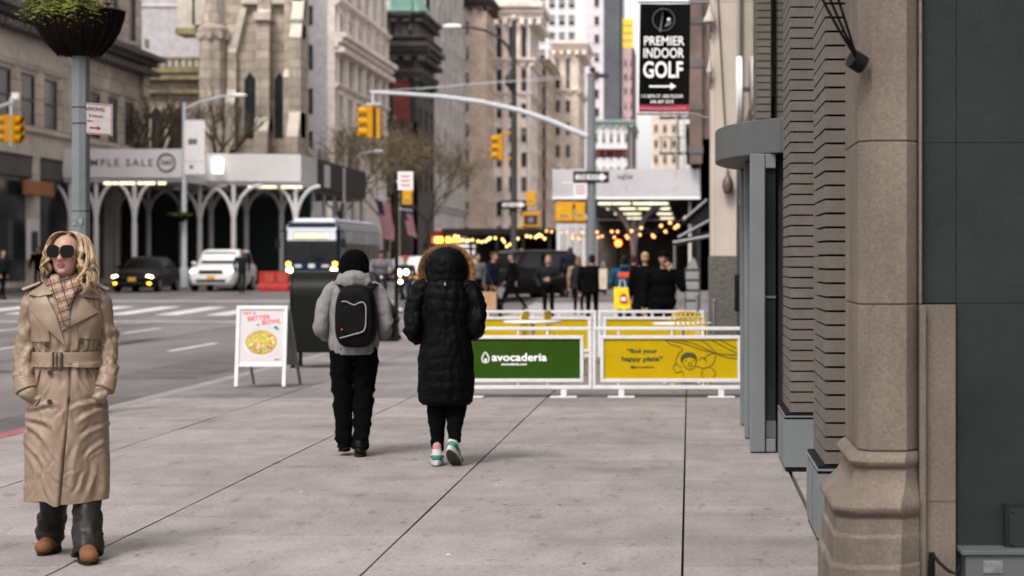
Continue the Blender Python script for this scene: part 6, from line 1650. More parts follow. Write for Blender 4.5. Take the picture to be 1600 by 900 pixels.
def bicycle(label, px, Y, rz, lit=False):
    t = thing("bicycle", label, "bicycle", (0, 0, 0))
    for yy in (-.52, .52):
        mb = MB(); mb.tube([(0, yy+.33*math.cos(2*PI*i/24), .34+.33*math.sin(2*PI*i/24)) for i in range(24)], .022, 6, closed=True)
        for i in range(8): mb.cyl((0, yy, .34), (0, yy+.32*math.cos(PI*i/4), .34+.32*math.sin(PI*i/4)), .004, n=4)
        mb.build("wheel", M_tyre, t)
    mb = MB(); mb.tube([(0, -.52, .34), (0, -.40, .95)], .022, 8); mb.tube([(0, -.42, .80), (0, .05, .32), (0, .52, .34), (0, .18, .82), (0, -.42, .78)], .02, 8); mb.tube([(0, .05, .32), (0, .2, .95)], .018, 8); mb.build("frame", M_trim, t)
    mb = MB(); mb.tube([(-.32, -.30, 1.04), (-.15, -.38, 1.02), (.15, -.38, 1.02), (.32, -.30, 1.04)], .017, 8); mb.build("handlebar", M_trim, t)
    mb = MB(); mb.ball((0, .22, .97), (.09, .14, .04), 8, 6); mb.build("saddle", M_trim, t)
    mb = MB(); mb.ball((0, -.52, .93), .06, 8, 6); mb.build("lamp", M_head if lit else M_chrome, t)
    t.location = (PX(px, Y), Y, gz(Y)-.125); t.rotation_euler = (0, 0, rz); return t
bicycle("bicycle under the grey clad cyclist in the avenue", 596, 72, R(8))
bk2 = bicycle("delivery bicycle with a bright headlamp right of the thin black post", 634, 66, R(-10), True)
mb = MB()
for dx in (-.10, .12): mb.ball((PX(633, 66)+dx, 65.3, PZ(425, 66)), (.085, .06, .085), 10, 6)
o = mb.build("twin_headlamp", M_head, bk2)
o.data.transform(Matrix.Rotation(R(10), 4, 'Z'))
# ================================================================== people
M_skin = mat("skin", (.27, .145, .10), rough=.5, var=.08, scale=12, spec=.35)
M_skinp = mat("fair_skin", (.33, .19, .145), rough=.45, var=.06, scale=14, spec=.35)
M_lip = mat("rose_lip", (.24, .062, .066), rough=.4, var=.06)
def cloth(name, col, **k):
    d = dict(rough=.9, var=.22, scale=6, fine=.12, fscale=220, bump=.15, bscale=250, spec=.05); d.update(k); return mat(name, col, **d)
K_black = cloth("black_cloth", (.0022, .0022, .0024)); K_char = cloth("charcoal_cloth", (.014, .015, .017)); K_navy = cloth("navy_cloth", (.008, .010, .018))
K_shoe = mat("black_shoe", (.003, .003, .003), rough=.5, spec=.15); K_jean = cloth("dark_denim", (.010, .013, .020)); K_grey = cloth("grey_cloth", (.12, .12, .125))
HR_blk, HR_brn, HR_bln, HR_gry, HR_ging = [mat(n, c, rough=.6, var=.35, scale=30) for n, c in (("black_hair", (.003, .0028, .0025)), ("brown_hair", (.022, .013, .008)), ("blond_hair", (.30, .20, .10)), ("grey_hair", (.22, .21, .20)), ("ginger_hair", (.16, .075, .03)))]

class Body:
    """tapered limbs fused into one continuous skin; every face takes the material of the limb it lies nearest to"""
    def __init__(s): s.mb = MB(); s.pr = []
    def cone(s, a, b, ra, rb, m=0):
        a, b = Vector(a), Vector(b); s.mb.tube([a, b], [ra, rb], 12); s.mb.ball(a, ra, 12, 8); s.mb.ball(b, rb, 12, 8); s.pr.append((np.array(a), np.array(b), ra, rb, (1, 1, 1), m))
    def chain(s, pts, rad, m=0):
        for i in range(len(pts)-1): s.cone(pts[i], pts[i+1], rad[i], rad[i+1], m)
    def ell(s, c, r, m=0, rot=None):
        s.mb.ball(c, r, 18, 12, 0, rot); s.pr.append((np.array(Vector(c)), np.array(Vector(c)), min(r), min(r), tuple(x/min(r) for x in r), m))
    def build(s, name, mats, parent, voxel=.012, smooth=6, fn=None):
        o = s.mb.build("tmp", mats, None)
        md = o.modifiers.new("r", 'REMESH'); md.mode = 'VOXEL'; md.voxel_size = voxel; md.use_smooth_shade = True
        if smooth: sm = o.modifiers.new("s", 'SMOOTH'); sm.iterations = smooth; sm.factor = .5
        dg = bpy.context.evaluated_depsgraph_get(); dg.update()
        me = bpy.data.meshes.new_from_object(o.evaluated_get(dg)); bpy.data.objects.remove(o)
        me.name = name
        n = len(me.vertices); co = np.empty(n*3); me.vertices.foreach_get('co', co); co = co.reshape(-1, 3)
        if fn is not None:
            co = fn(co); me.vertices.foreach_set('co', co.ravel())
        nf = len(me.polygons); cen = np.empty(nf*3); me.polygons.foreach_get('center', cen); cen = cen.reshape(-1, 3)
        best = np.full(nf, 1e9); idx = np.zeros(nf, int)
        for a, b, ra, rb, sc, m in s.pr:
            sc = np.array(sc); d = (b-a); L2 = max(1e-12, float(d @ d)); t = np.clip(((cen-a) @ d)/L2, 0, 1)
            q = (cen - (a + t[:, None]*d))/sc; dist = np.linalg.norm(q, axis=1) - (ra + (rb-ra)*t)
            w = dist < best; best[w] = dist[w]; idx[w] = m
        me.materials.clear()
        for x in mats: me.materials.append(x)
        me.polygons.foreach_set('material_index', idx.tolist()); me.polygons.foreach_set('use_smooth', [True]*nf)
        me.update()
        o = bpy.data.objects.new(name, me); COL.objects.link(o); o.parent = parent
        return o

def hand(mb, w, d, side, r=.010, curl=.5, m=0):        # palm, four fingers and a thumb; w wrist, d direction
    w = Vector(w); d = Vector(d).normalized(); s_ = d.cross(Vector((0, 1, 0)));
    if s_.length < .1: s_ = d.cross(Vector((0, 0, 1)))
    s_.normalize(); n = s_.cross(d).normalized()
    p1 = w + d*.085
    for i in range(4):
        q = w + s_*(i-1.5)*.014; e = p1 + s_*(i-1.5)*.020
        mb.tube([q, e], [.017, .014], 8, m)
        ln = (.062, .075, .070, .055)[i]
        f1 = e + d*ln*.5 + n*side*ln*.12*curl; f2 = f1 + d*ln*.35 + n*side*ln*.35*curl; f3 = f2 + d*ln*.15 + n*side*ln*.35*curl
        mb.tube([e, f1, f2, f3], [.0105, .010, .009, .007], 7, m)
    t0 = w + d*.02 - s_*side*.022; mb.tube([t0, t0+d*.03-s_*side*.026, t0+d*.06-s_*side*.034+n*side*.01, t0+d*.082-s_*side*.030+n*side*.016], [.014, .013, .011, .009], 7, m)

def head_prims(B, c, yaw=0.0, k=1.0, skin=0, tilt=0.0, lip=None):
    Rm = (Matrix.Rotation(yaw, 3, 'Z') @ Matrix.Rotation(tilt, 3, 'X')); c = Vector(c)
    P = lambda x, y, z: c + Rm @ Vector((x*k, y*k, z*k))
    B.ell(P(0, .012, .03), (.076*k, .094*k, .090*k), skin, Rm); B.ell(P(0, -.018, -.035), (.062*k, .072*k, .078*k), skin, Rm)
    B.ell(P(0, -.060, -.088), (.026*k, .024*k, .020*k), skin, Rm)
    B.cone(P(0, -.086, .012), P(0, -.107, -.028), .010*k, .0135*k, skin)
    B.ell(P(-.012, -.094, -.032), (.010*k,)*3, skin); B.ell(P(.012, -.094, -.032), (.010*k,)*3, skin)
    B.ell(P(-.036, -.066, -.022), (.022*k, .018*k, .018*k), skin, Rm); B.ell(P(.036, -.066, -.022), (.022*k, .018*k, .018*k), skin, Rm)
    for sx in (-1, 1): B.ell(P(sx*.077, .012, -.005), (.010*k, .020*k, .032*k), skin, Rm)
    B.ell(P(0, -.082, .036), (.05*k, .012*k, .012*k), skin, Rm)
    if lip is not None:
        B.ell(P(0, -.0785, -.057), (.021*k, .010*k, .0065*k), lip, Rm); B.ell(P(0, -.077, -.068), (.017*k, .010*k, .0075*k), lip, Rm)
    return P, Rm

def person(label, px, Y, h=1.72, rz=0.0, stride=.22, ph=1, top=K_black, legs=K_black, shoe=K_shoe, hair=HR_brn, long_hair=False, cap=None, coat=None, arms=("swing", "swing"),
           hood=None, stripe=None, broad=1.28, skin=M_skin, group="people crossing and walking beyond the dining area", dz=0.0, sit=None, hairless=False):
    k = h/1.75; t = thing("person", label, "person", (0, 0, 0), group)
    B = Body(); V = lambda x, y, z: (x*k, y*k, z*k)
    hipz = .93
    if sit:
        L1 = [V(-.09, 0, hipz), V(-.13, -.38, .80), V(-.10, -.22, .40), ]; L2 = [V(.09, 0, hipz), V(.13, -.36, .62), V(.10, -.10, .22)]
        feet = [(V(-.10, -.22, .34), V(-.10, -.40, .30)), (V(.10, -.10, .16), V(.10, -.28, .13))]
        lean = -.14
    else:
        L1 = [V(-.085, 0, hipz), V(-.09, -stride*ph*.62-.02, .50), V(-.09, -stride*ph, .09 if ph*stride >= 0 else .13)]
        L2 = [V(.085, 0, hipz), V(.09, stride*ph*.35-.04, .50), V(.09, stride*ph, .13 if ph*stride > 0 else .09)]
        feet = [(V(-.09, -stride*ph+.04, .045), V(-.10, -stride*ph-.14, .04)), (V(.09, stride*ph+.04, .075), V(.10, stride*ph-.12, .035))]
        lean = -.03
    for L in (L1, L2): B.chain(L, [.085*k, .062*k, .045*k], 1)
    for i, (a, b) in enumerate(feet): B.cone(a, b, .045*k, .034*k, 2); B.cone((L1, L2)[i][2], a, .045*k, .042*k, 2)
    w = .175*broad
    B.ell(V(0, 0, .95), V(.155*broad, .115, .13), 1 if not coat else 0)
    B.ell(V(0, lean*.4, 1.14), V(.15*broad, .11, .20), 0); B.ell(V(0, lean, 1.32), V(.175*broad, .115, .17), 0)
    B.cone(V(-w*.7, lean, 1.40), V(w*.7, lean, 1.40), .075*k, .075*k, 0)
    hands = MB()
    for sx, md in ((-1, arms[0]), (1, arms[1])):
        sh = V(sx*(w+.015), lean, 1.40)
        if md == "swing": el, wr = V(sx*(w+.07), .06*sx*ph, 1.13), V(sx*(w+.06), -.08+.10*sx*ph, .90)
        elif md == "pocket": el, wr = V(sx*(w+.11), .07, 1.15), V(sx*(w+.00), -.10, .96)
        elif md == "phone": el, wr = V(sx*(w+.07), -.12, 1.16), V(sx*(w*.55), -.16, 1.44)
        elif md == "front": el, wr = V(sx*(w+.07), -.02, 1.15), V(sx*.07, -.26, 1.12)
        elif md == "bars": el, wr = V(sx*(w+.10), -.20, 1.16), V(sx*.30, -.44, 1.10)
        else: el, wr = V(sx*(w+.06), .02, 1.13), V(sx*(w+.07), -.02, .88)
        B.chain([sh, el, wr], [.074*k, .062*k, .046*k], 0)
        d = Vector(wr)-Vector(el)
        if md != "pocket":
            hand(hands, Vector(wr), d.normalized() if md != "front" else Vector((-sx, -.3, 0)), sx, curl=1.0)
    B.cone(V(0, lean*1.1, 1.46), V(0, lean*1.3-.01, 1.56), .052*k, .05*k, 3)
    hc = V(0, lean*1.4-.015, 1.635)
    head_prims(B, hc, 0, k, 3)
    if hood: 
        B.ell(V(0, lean+.10, 1.50), V(.11, .075, .06), 0)
    o = B.build("body", [top, legs, shoe, skin], t, voxel=.016, smooth=4)
    # hands belong to the body mesh
    nb = len(o.data.vertices)
    if hands.v:
        bm = bmesh.new(); bm.from_mesh(o.data); vs = [bm.verts.new(v) for v in hands.v]
        for f in hands.f:
            try: nf = bm.faces.new([vs[i] for i in f]); nf.material_index = 3; nf.smooth = True
            except ValueError: pass
        bmesh.ops.recalc_face_normals(bm, faces=bm.faces); bm.to_mesh(o.data); bm.free()
    hcv = Vector(hc)
    if not hairless:
        H_ = Body(); H_.ell(hcv+Vector((0, .022*k, .045*k)), (.085*k, .095*k, .088*k), 0); H_.ell(hcv+Vector((0, .05*k, -.01*k)), (.078*k, .06*k, .075*k), 0)
        if long_hair:
            H_.ell(hcv+Vector((0, .065*k, -.09*k)), (.09*k, .05*k, .12*k), 0)
            for sx in (-1, 1): H_.ell(hcv+Vector((sx*.07*k, .01*k, -.06*k)), (.028*k, .05*k, .11*k), 0)
        H_.build("hair", [hair], t, voxel=.014, smooth=3)
    if cap:
        mb = MB(); mb.ball(hcv+Vector((0, .012*k, .062*k)), (.094*k, .104*k, .075*k), 16, 8); mb.lathe(tuple(hcv+Vector((0, -.055*k, .055*k))), [(.085*k, 0), (.088*k, .008), (.08*k, .016)], 16); mb.build("cap", cap, t)
    if coat:
        clen, cm = coat; rings = []
        for z, rx, ry in ((clen, .205, .155), ((clen+.95)/2, .20, .15), (.95, .185, .14), (1.10, .172, .13), (1.25, .19, .135), (1.36, .19, .125), (1.44, .13, .09), (1.49, .075, .068)):
            rings.append([(rx*k*broad*(1+.03*math.sin(5*a+z*9))*math.cos(a), (lean*.6 if z > 1 else 0)*k+ry*k*math.sin(a), z*k) for a in [2*PI*i/28 for i in range(28)]])
        mb = MB(); mb.loft(rings, 0, True); mb.build("coat", cm, t)
    if stripe:
        mb = MB(); mb.box(-.13*k, .13*k, (lean+.112)*k, (lean+.135)*k, 1.26*k, 1.38*k); mb.build("back_stripe", stripe, t, bevel=.01)
    g = gz(Y) + dz
    t.location = (PX(px, Y), Y, g); t.rotation_euler = (0, 0, rz)
    return t
K_blue = cloth("teal_blue_jacket", (.010, .055, .105)); K_or = mat("orange_red_stripe", (.62, .075, .03), rough=.6)
K_tan = cloth("tan_cloth", (.20, .15, .10)); K_pink = cloth("pink_knit", (.5, .15, .2))
UP = PI
person("person in a black cap and jacket holding a phone to the ear", 1037, 33.6, 1.70, 0, .05, 1, K_black, K_black, hair=HR_brn, cap=K_black, arms=("down", "phone"), broad=1.35)
person("dark blond person in a long black coat walking away beside the capped person", 1008, 43, 1.72, UP, .2, 1, K_black, K_black, hair=HR_bln, coat=(.55, K_black))
pb = person("person in a blue jacket with an orange red back stripe walking away", 975, 47, 1.66, UP, .24, -1, K_blue, K_black, hair=HR_blk, stripe=K_or, hood=True, arms=("swing", "front"))
person("person in a black hooded coat walking away with a cream tote bag", 925, 51, 1.70, UP, .16, 1, K_black, K_black, hair=HR_blk, coat=(.85, K_black), broad=1.4)
person("person with light brown hair half hidden left of the black coated tote carrier", 904, 60, 1.62, UP, .22, 1, K_tan, K_black, hair=HR_ging, long_hair=True, coat=(.8, K_char))
person("person with long ginger hair in a dark jacket facing the camera, hands in front", 857, 54.5, 1.68, 0, .1, 1, K_char, K_black, hair=HR_ging, long_hair=True, arms=("pocket", "front"), skin=M_skinp)
person("person in a dark suit striding across carrying a brown paper bag", 769, 57, 1.76, R(65), .30, 1, K_navy, K_black, hair=HR_brn)
person("person in grey clothes standing close right of the fur trimmed hood", 744, 62, 1.70, R(40), .15, 1, K_grey, K_black, hair=HR_blk)
person("person in dark clothes striding in front of the black turning car", 802, 64, 1.68, R(-70), .36, 1, K_black, K_black, hair=HR_brn)
person("person in a pink scarf and dark coat half hidden behind the blue jacket", 990, 58, 1.66, UP, .15, 1, K_pink, K_black, hair=HR_brn, coat=(.7, K_black))
person("person in dark clothes far off behind the dark suited walker", 815, 84, 1.70, 0, .15, 1, K_char, K_black, hair=HR_brn, dz=0)
for a in (("person in a black puffer jacket facing away just right of the fur hood", 724, 68, UP, K_black, HR_brn, False),
          ("person in a navy jacket near the slatted screen", 891, 76, UP, K_navy, HR_brn, True)):
    person(a[0], a[1], a[2], random.uniform(1.64, 1.78), a[3], random.uniform(.1, .26), random.choice((-1, 1)), a[4], K_black, hair=a[5], long_hair=a[6], broad=random.uniform(1.25, 1.5))
GL_ = "people on the far side of the avenue"
person("dark clad person with a reddish face standing by the shop front at far left", 60, 88, 1.74, 0, .12, 1, K_black, K_black, hair=HR_blk, group=GL_)
person("dark clad person cut off by the left edge of the photo", 3, 74, 1.70, R(60), .2, 1, K_char, K_black, hair=HR_brn, group=GL_)
person("dark clad person walking beside the white sport utility car", 378, 87, 1.74, R(20), .2, 1, K_char, K_navy, hair=HR_blk, group=GL_, dz=-.125)
cy1 = person("grey clad cyclist riding towards the camera in front of the bus", 596, 72, 1.76, R(8), 0, 1, K_grey, K_jean, cap=K_char, sit=True, broad=1.5, arms=("bars", "bars"), group="cyclists in the avenue", dz=-.07)
cy2 = person("cyclist in a red cap behind the bright bicycle headlamp", 636, 66, 1.62, R(-10), 0, 1, K_char, K_jean, cap=mat("red_cap", (.42, .03, .03)), sit=True, arms=("bars", "bars"), group="cyclists in the avenue", dz=-.04)
# carried bags
M_yel = mat("yellow_paper", (.72, .52, .015), rough=.5); M_redl = mat("red_print", (.55, .03, .03), rough=.5); M_kraft = mat("kraft_paper", (.32, .19, .11), rough=.8); M_cream = cloth("cream_canvas", (.48, .42, .33))
def carry(name, label, u0, v0, u1, v1, Y, m, d=.16, extra=None):
    t = thing(name, label, "bag", (PX((u0+u1)/2, Y), Y, PZ(v1, Y)))
    mb = MB(); x0, x1, z0, z1 = PX(u0, Y), PX(u1, Y), PZ(v1, Y), PZ(v0, Y)
    mb.hexa([(x0+.01, Y-d/2, z0), (x1-.01, Y-d/2, z0), (x1-.01, Y+d/2, z0), (x0+.01, Y+d/2, z0)], [(x0, Y-.035, z1), (x1, Y-.035, z1), (x1, Y+.035, z1), (x0, Y+.035, z1)]); mb.build("body", m, t, bevel=.008)
    mb = MB()
    for sy in (-.03, .03): mb.tube([(lerp(x0, x1, .3), Y+sy, z1-.01), (lerp(x0, x1, .4), Y+sy*.4, z1+.17), (lerp(x0, x1, .6), Y+sy*.4, z1+.17), (lerp(x0, x1, .7), Y+sy, z1-.01)], .007, 6)
    mb.build("handle", m if name != "shopping_bag" else M_white, t)
    if extra: extra(t)
def yb_extra(t):
    Y = 46.6; mb = MB(); f_ = lambda u, v, d: (PX(u, Y), Y-.09-d+ (463-v)*-.0008, PZ(v, Y)); 
    mb.prism([(969, 473), (981, 473), (979, 461), (976, 458), (969, 461)], f_, 0, .006, 0); mb.prism([(971, 470), (978, 470), (978, 464), (971, 464)], f_, .008, .012, 1); mb.build("print", [M_redl, M_white], t)
carry("shopping_bag", "yellow shopping bag with a red print held by the blue jacketed walker", 959, 449, 986, 483, 46.6, M_yel, .14, yb_extra)
carry("paper_bag", "brown paper bag carried by the dark suited walker", 750, 456, 776, 484, 56.6, M_kraft, .2)
carry("tote_bag", "cream canvas tote bag on the shoulder of the black coated walker", 936, 420, 949, 452, 50.6, M_cream, .1)
# ================================================================== the three people in focus
def smoothpath(pts, rad, n):
    P = [Vector(p) for p in pts]; out = []; rr = []
    m = len(P)-1
    for i in range(n+1):
        s_ = i/n*m; k = min(int(s_), m-1); t = s_-k
        p0, p1, p2, p3 = P[max(k-1, 0)], P[k], P[k+1], P[min(k+2, m)]
        out.append(.5*((2*p1)+(p2-p0)*t+(2*p0-5*p1+4*p2-p3)*t*t+(3*p1-p0-3*p2+p3)*t**3)); rr.append(lerp(rad[k], rad[k+1], t))
    return out, rr
def sleeve(mb, pts, rad, n=46, seg=36, wr=.006, freq=16, seed=0, m=0, quilt=0.0, qn=0, flat=1.0):
    P, rr = smoothpath(pts, rad, n); rings = []; u = None
    for i in range(n+1):
        d = (P[min(i+1, n)]-P[max(i-1, 0)]).normalized()
        if u is None: u, w = mb.ring_frame(d)
        else:
            u = (u-d*u.dot(d)).normalized(); w = u.cross(d).normalized()
        ring = []
        for j in range(seg):
            a = 2*PI*j/seg; r = rr[i]; q = P[i]+(u*math.cos(a)+w*math.sin(a))*r
            f = fbm(q.x*freq+seed, q.y*freq, q.z*freq*1.2); rip = math.sin(i/n*freq*2.2+2.5*math.sin(a+seed)+f*3)
            r2 = r + wr*f*1.6 + wr*.55*rip
            if quilt: r2 += quilt*(abs(math.sin(PI*qn*i/n))**.55-.55)
            ring.append(P[i]+u*math.cos(a)*r2+w*math.sin(a)*r2*flat)
        rings.append([tuple(p) for p in ring])
    mb.loft(rings, m, True)
class Torso:
    """elliptic rings interpolated in z; fn(a, z, r) adds folds; a is measured from the -Y side, positive towards +X"""
    def __init__(s, prof, fn=None): s.p = prof; s.fn = fn
    def at(s, z):
        p = s.p
        if z <= p[0][0]: return p[0][1:]
        for i in range(len(p)-1):
            if z <= p[i+1][0]:
                t = (z-p[i][0])/(p[i+1][0]-p[i][0]); t = t*t*(3-2*t)*.5+t*.5
                return tuple(lerp(a, b, t) for a, b in zip(p[i][1:], p[i+1][1:]))
        return p[-1][1:]
    def pt(s, a, z, off=0.0):
        cx, cy, rx, ry = s.at(z); e = off + (s.fn(a, z) if s.fn else 0.0)
        return (cx+(rx+e)*math.sin(a), cy-(ry+e)*math.cos(a), z)
    def mesh(s, mb, z0, z1, n=90, seg=180, m=0, cap=True, off=0.0, dz=None, a0=None):
        rings = []
        for i in range(n+1):
            z = lerp(z0, z1, i/n); sh = a0(z) if a0 else 0.0; ring = []
            for j in range(seg):
                a = 2*PI*j/seg + sh; q = s.pt(a, z, off); ring.append((q[0], q[1], q[2] + (dz(a, z) if dz else 0)))
            rings.append(ring)
        mb.loft(rings, m, True, cap, cap)
    def front(s, x, z, off=0.0, back=False):           # point of the surface above (x, z)
        cx, cy, rx, ry = s.at(z); u = max(-.995, min(.995, (x-cx)/(rx+.0))); a = math.asin(u)
        if back: a = PI-a
        return s.pt(a, z, off)
    def patch(s, mb, corners, off=.008, th=.008, n=8, m=0, side=-1):
        (a, b, c, d) = [Vector((p[0], 0, p[1])) for p in corners]; g = []; g2 = []
        for i in range(n+1):
            for j in range(n+1):
                p = a.lerp(b, j/n).lerp(d.lerp(c, j/n), i/n)
                g.append(s.front(p.x, p.z, off)); g2.append(s.front(p.x, p.z, off-th-.012))
        N = n+1; fs = []
        for i in range(n):
            for j in range(n): k = i*N+j; fs.append((k, k+1, k+N+1, k+N))
        nn = len(g); allv = g+g2; f2 = [tuple(nn+x for x in reversed(f)) for f in fs]
        edge = [i for i in range(N)] + [i*N+n for i in range(1, N)] + [n*N+j for j in range(n-1, -1, -1)] + [i*N for i in range(n-1, 0, -1)]
        f3 = [(edge[i], nn+edge[i], nn+edge[(i+1) % len(edge)], edge[(i+1) % len(edge)]) for i in range(len(edge))]
        mb.add(allv, fs+f2+f3, m, True)

# ------------------------------------------------------------------ woman in the trench coat
Yw = 11.4; sc_ = F/Yw
Wm = thing("person", "blond woman in a belted tan trench coat, plaid scarf and large sunglasses", "person", (PX(103, Yw), Yw, 0))
wb = wloc(Wm)
def WX(px): return (px-103)/sc_
def WZ(py): return H-(py-VY)/sc_
class Sub:                                              # offset local coordinates into the world for MB.build
    pass
def lb(mb, name, mats, root, **k):
    o = wloc(root); mb.v = [(p[0]+o.x, p[1]+o.y, p[2]+o.z) for p in mb.v]; return mb.build(name, mats, root, **k)
M_trench = mat("tan_gabardine", (.188, .136, .094), rough=.47, var=.07, scale=5, fine=.05, fscale=320, bump=.05, bscale=400, spec=.4)
M_trench2 = mat("tan_gabardine_edge", (.15, .104, .064), rough=.6, var=.07)
M_horn = mat("horn_button", (.035, .024, .018), rough=.35)
M_leath = mat("dark_leather_trousers", (.011, .009, .008), rough=.45, var=.2, scale=5, spec=.2, bump=.08, bscale=50)
M_suede = mat("chestnut_suede", (.135, .060, .026), rough=.85, var=.15, scale=20)
M_sole = mat("dark_sole", (.008, .007, .006), rough=.8)
B = Body()
hc = (WX(105), -.055, 1.578)
YAW = R(-16)
B.ell((0, .0, 1.30), (.15, .09, .14), 0); B.ell((0, 0, 1.08), (.13, .09, .18), 0); B.ell((0, 0, .92), (.15, .1, .12), 0)
B.chain([(-.12, 0, 1.38), (.12, 0, 1.38)], [.05, .05], 0)
B.chain([(0, .0, 1.40), (.005, -.035, 1.53)], [.056, .052], 0)
B.chain([(-.07, 0, .86), (-.07, .0, .52), (WX(87), .06, .38), (WX(80), .16, .2), (WX(76), .21, .11)], [.06, .05, .045, .04, .034], 0); B.chain([(.07, .01, .86), (.07, .02, .50), (WX(133), -.005, .38), (WX(136), -.10, .2), (WX(138), -.15, .11)], [.06, .05, .045, .04, .034], 0)
for sx in (-1, 1): B.chain([(sx*.145, 0, 1.355), (sx*.202, .028, 1.15), (sx*.210, .0, 1.02), (sx*.198, -.048, .93), (sx*.14, -.05, .87), (sx*.12, -.06, .79)], [.032, .028, .026, .026, .026, .028], 0)
hp, hR = head_prims(B, hc, YAW, 1.0, 0, R(-7))
B.build("body", [M_skinp], Wm, voxel=.0065, smooth=5)
mb = MB()
for c_, r_ in (((-.009, -.0855, -.0560), (.014, .0075, .0052)), ((.009, -.0855, -.0560), (.014, .0075, .0052)), ((0, -.0850, -.0655), (.017, .0080, .0065))): mb.ball(tuple(hp(*c_)), r_, 14, 10, 0, hR)
lb(mb, "lips", M_lip, Wm)
# trousers
mb = MB()
sleeve(mb, [(-.07, .0, .52), (WX(87), .06, .38), (WX(80), .16, .2), (WX(76), .225, .075)], [.085, .076, .072, .074], 40, 40, .007, 13, 3)
sleeve(mb, [(.07, .02, .50), (WX(133), -.005, .38), (WX(136), -.108, .2), (WX(138), -.182, .035)], [.085, .078, .075, .082], 40, 40, .007, 13, 9)
lb(mb, "trousers", M_leath, Wm)
for nm, c, rz, tilt in (("shoe", (WX(75), .19, 0.0), R(-14), 0), ("shoe", (WX(139), -.23, 0.0), R(6), R(0))):
    S_ = Body(); Mz = Matrix.Rotation(rz, 3, 'Z')
    T = lambda x, y, z: Vector(c)+Mz @ Vector((x, y, z))
    S_.cone(T(0, .06, .055), T(0, -.06, .047), .045, .046, 0); S_.ell(T(0, -.095, .043), (.049, .062, .040), 0, Mz); S_.cone(T(0, .065, .055), T(0, .065, .08), .042, .034, 0); S_.ell(T(0, .07, .05), (.044, .045, .045), 0, Mz)
    def flat(co): co[:, 2] = np.maximum(co[:, 2], .018); return co
    sh = S_.build(nm, [M_suede], Wm, voxel=.009, smooth=4, fn=flat)
    mb = MB(); n = 28; out = []
    for j in range(n):
        a = 2*PI*j/n; y = .132*math.cos(a)-.018; x = (.049+.006*(-math.cos(a)))*math.sin(a)*1.08; out.append(T(x, -y if False else -(.132*math.cos(a))-.018+.005, 0))
    mb.loft([[(p.x, p.y, z) for p in out] for z in (.002, .016, .027)], 0, False); lb(mb, "sole", M_sole, Wm).parent = sh
    kids(sh)[0].location = (0, 0, 0)
# coat
rnd = random.Random(2)
FOLDS = []
def fold(x0, z0, x1, z1, w_, dp): FOLDS.append((x0, z0, x1-x0, z1-z0, (x1-x0)**2+(z1-z0)**2, w_, dp))
for f_ in ((-.21, .79, -.05, .81, .012, .010), (-.205, .75, -.07, .70, .014, .010), (-.20, .72, -.09, .60, .016, .011), (.21, .82, .05, .80, .012, .010), (.205, .79, .06, .72, .014, .011), (.20, .70, .08, .63, .013, .009),
           (.19, .62, .10, .52, .012, .008), (-.19, .60, -.10, .47, .014, .009), (-.10, .90, -.14, .78, .010, .007), (.09, .92, .15, .80, .010, .007), (.06, .60, .03, .40, .014, .008), (-.13, .45, -.08, .34, .012, .008),
           (.15, .50, .12, .34, .013, .008), (-.05, .70, -.02, .50, .013, .007), (.10, .45, .05, .36, .010, .007), (-.17, .52, -.15, .36, .013, .008), (.0, .80, .04, .68, .012, .007), (.17, .42, .19, .32, .012, .006)): fold(*f_)
_rf = random.Random(31)
for _ in range(26):
    x0, z0 = _rf.uniform(-.2, .2), _rf.uniform(.34, .92); an = _rf.uniform(-1.2, 1.2)+(-PI/2); l_ = _rf.uniform(.05, .13); fold(x0, z0, x0+l_*math.cos(an), z0+l_*math.sin(an), _rf.uniform(.006, .011), _rf.uniform(.002, .0045))
def coat_edge(z): return math.asin(max(-.99, min(.99, lerp(-.018, .045, min(1, max(0, (z-.31)/.70)))/.21)))
def coat_fold(a, z):
    a = (a+PI) % (2*PI)-PI; q = 0.0
    if z < 1.02:
        k = min(1, (1.02-z)/.55); sk = (1-k)
        q += .006*k*math.sin(4*a+1.2+1.2*math.sin(z*4)) + .003*k*math.sin(9*a+2.0+z*5)
        X, Yy = .21*math.sin(a), -.16*math.cos(a)
        q += .010*k*fbm(X*5+z*1.2+4, Yy*5, z*2.4) + .004*fbm(X*13+1, Yy*13, z*8-X*6)
        if math.cos(a) > -.2:
            for x0, z0, dx, dz_, L2, w_, dp in FOLDS:
                t = ((X-x0)*dx+(z-z0)*dz_)/L2
                if -.15 < t < 1.15:
                    sd = ((X-x0)*dz_-(z-z0)*dx)/math.sqrt(L2); sd += .006*math.sin(t*5+x0*40)
                    if abs(sd) < 4*w_:
                        tp = max(0, min(1, (t+.15)/.3, (1.15-t)/.4)); q += dp*tp*(math.exp(-(sd/w_)**2)-.75*math.exp(-((sd-1.7*w_)/w_)**2))
        # diagonal drag lines falling from the pockets
        q += .005*max(0, math.sin(26*z+abs(a)*6+1))*max(0, 1-abs(z-.72)/.22)*(.4+.6*abs(math.sin(a)))
        xe = lerp(-.018, .045, min(1, max(0, (z-.31)/.70))); ae = math.asin(max(-.99, min(.99, xe/.21)))
        if a > ae-1e-4: q += .017*math.exp(-(a-ae)/.8)*1.0
        else: q -= (.004+.030*k)*math.exp(-((a-ae)/.055)**2)
        if abs(a-ae) < .01: q += 0
        q += .006*math.exp(-((z-.98)/.05)**2)*math.sin(23*a)
    elif z < 1.085: q = 0.0
    else:
        q += .007*math.exp(-((z-1.10)/.05)**2)*math.sin(19*a+1) + .008*fbm(math.sin(a)*5, math.cos(a)*5+3, z*6) + .004*math.sin(34*z+4*a)*max(0, 1-abs(z-1.2)/.12)
        if a > math.asin(.0): q += .006*math.exp(-a/.7)*max(0, min(1, (1.34-z)/.1))
    return q
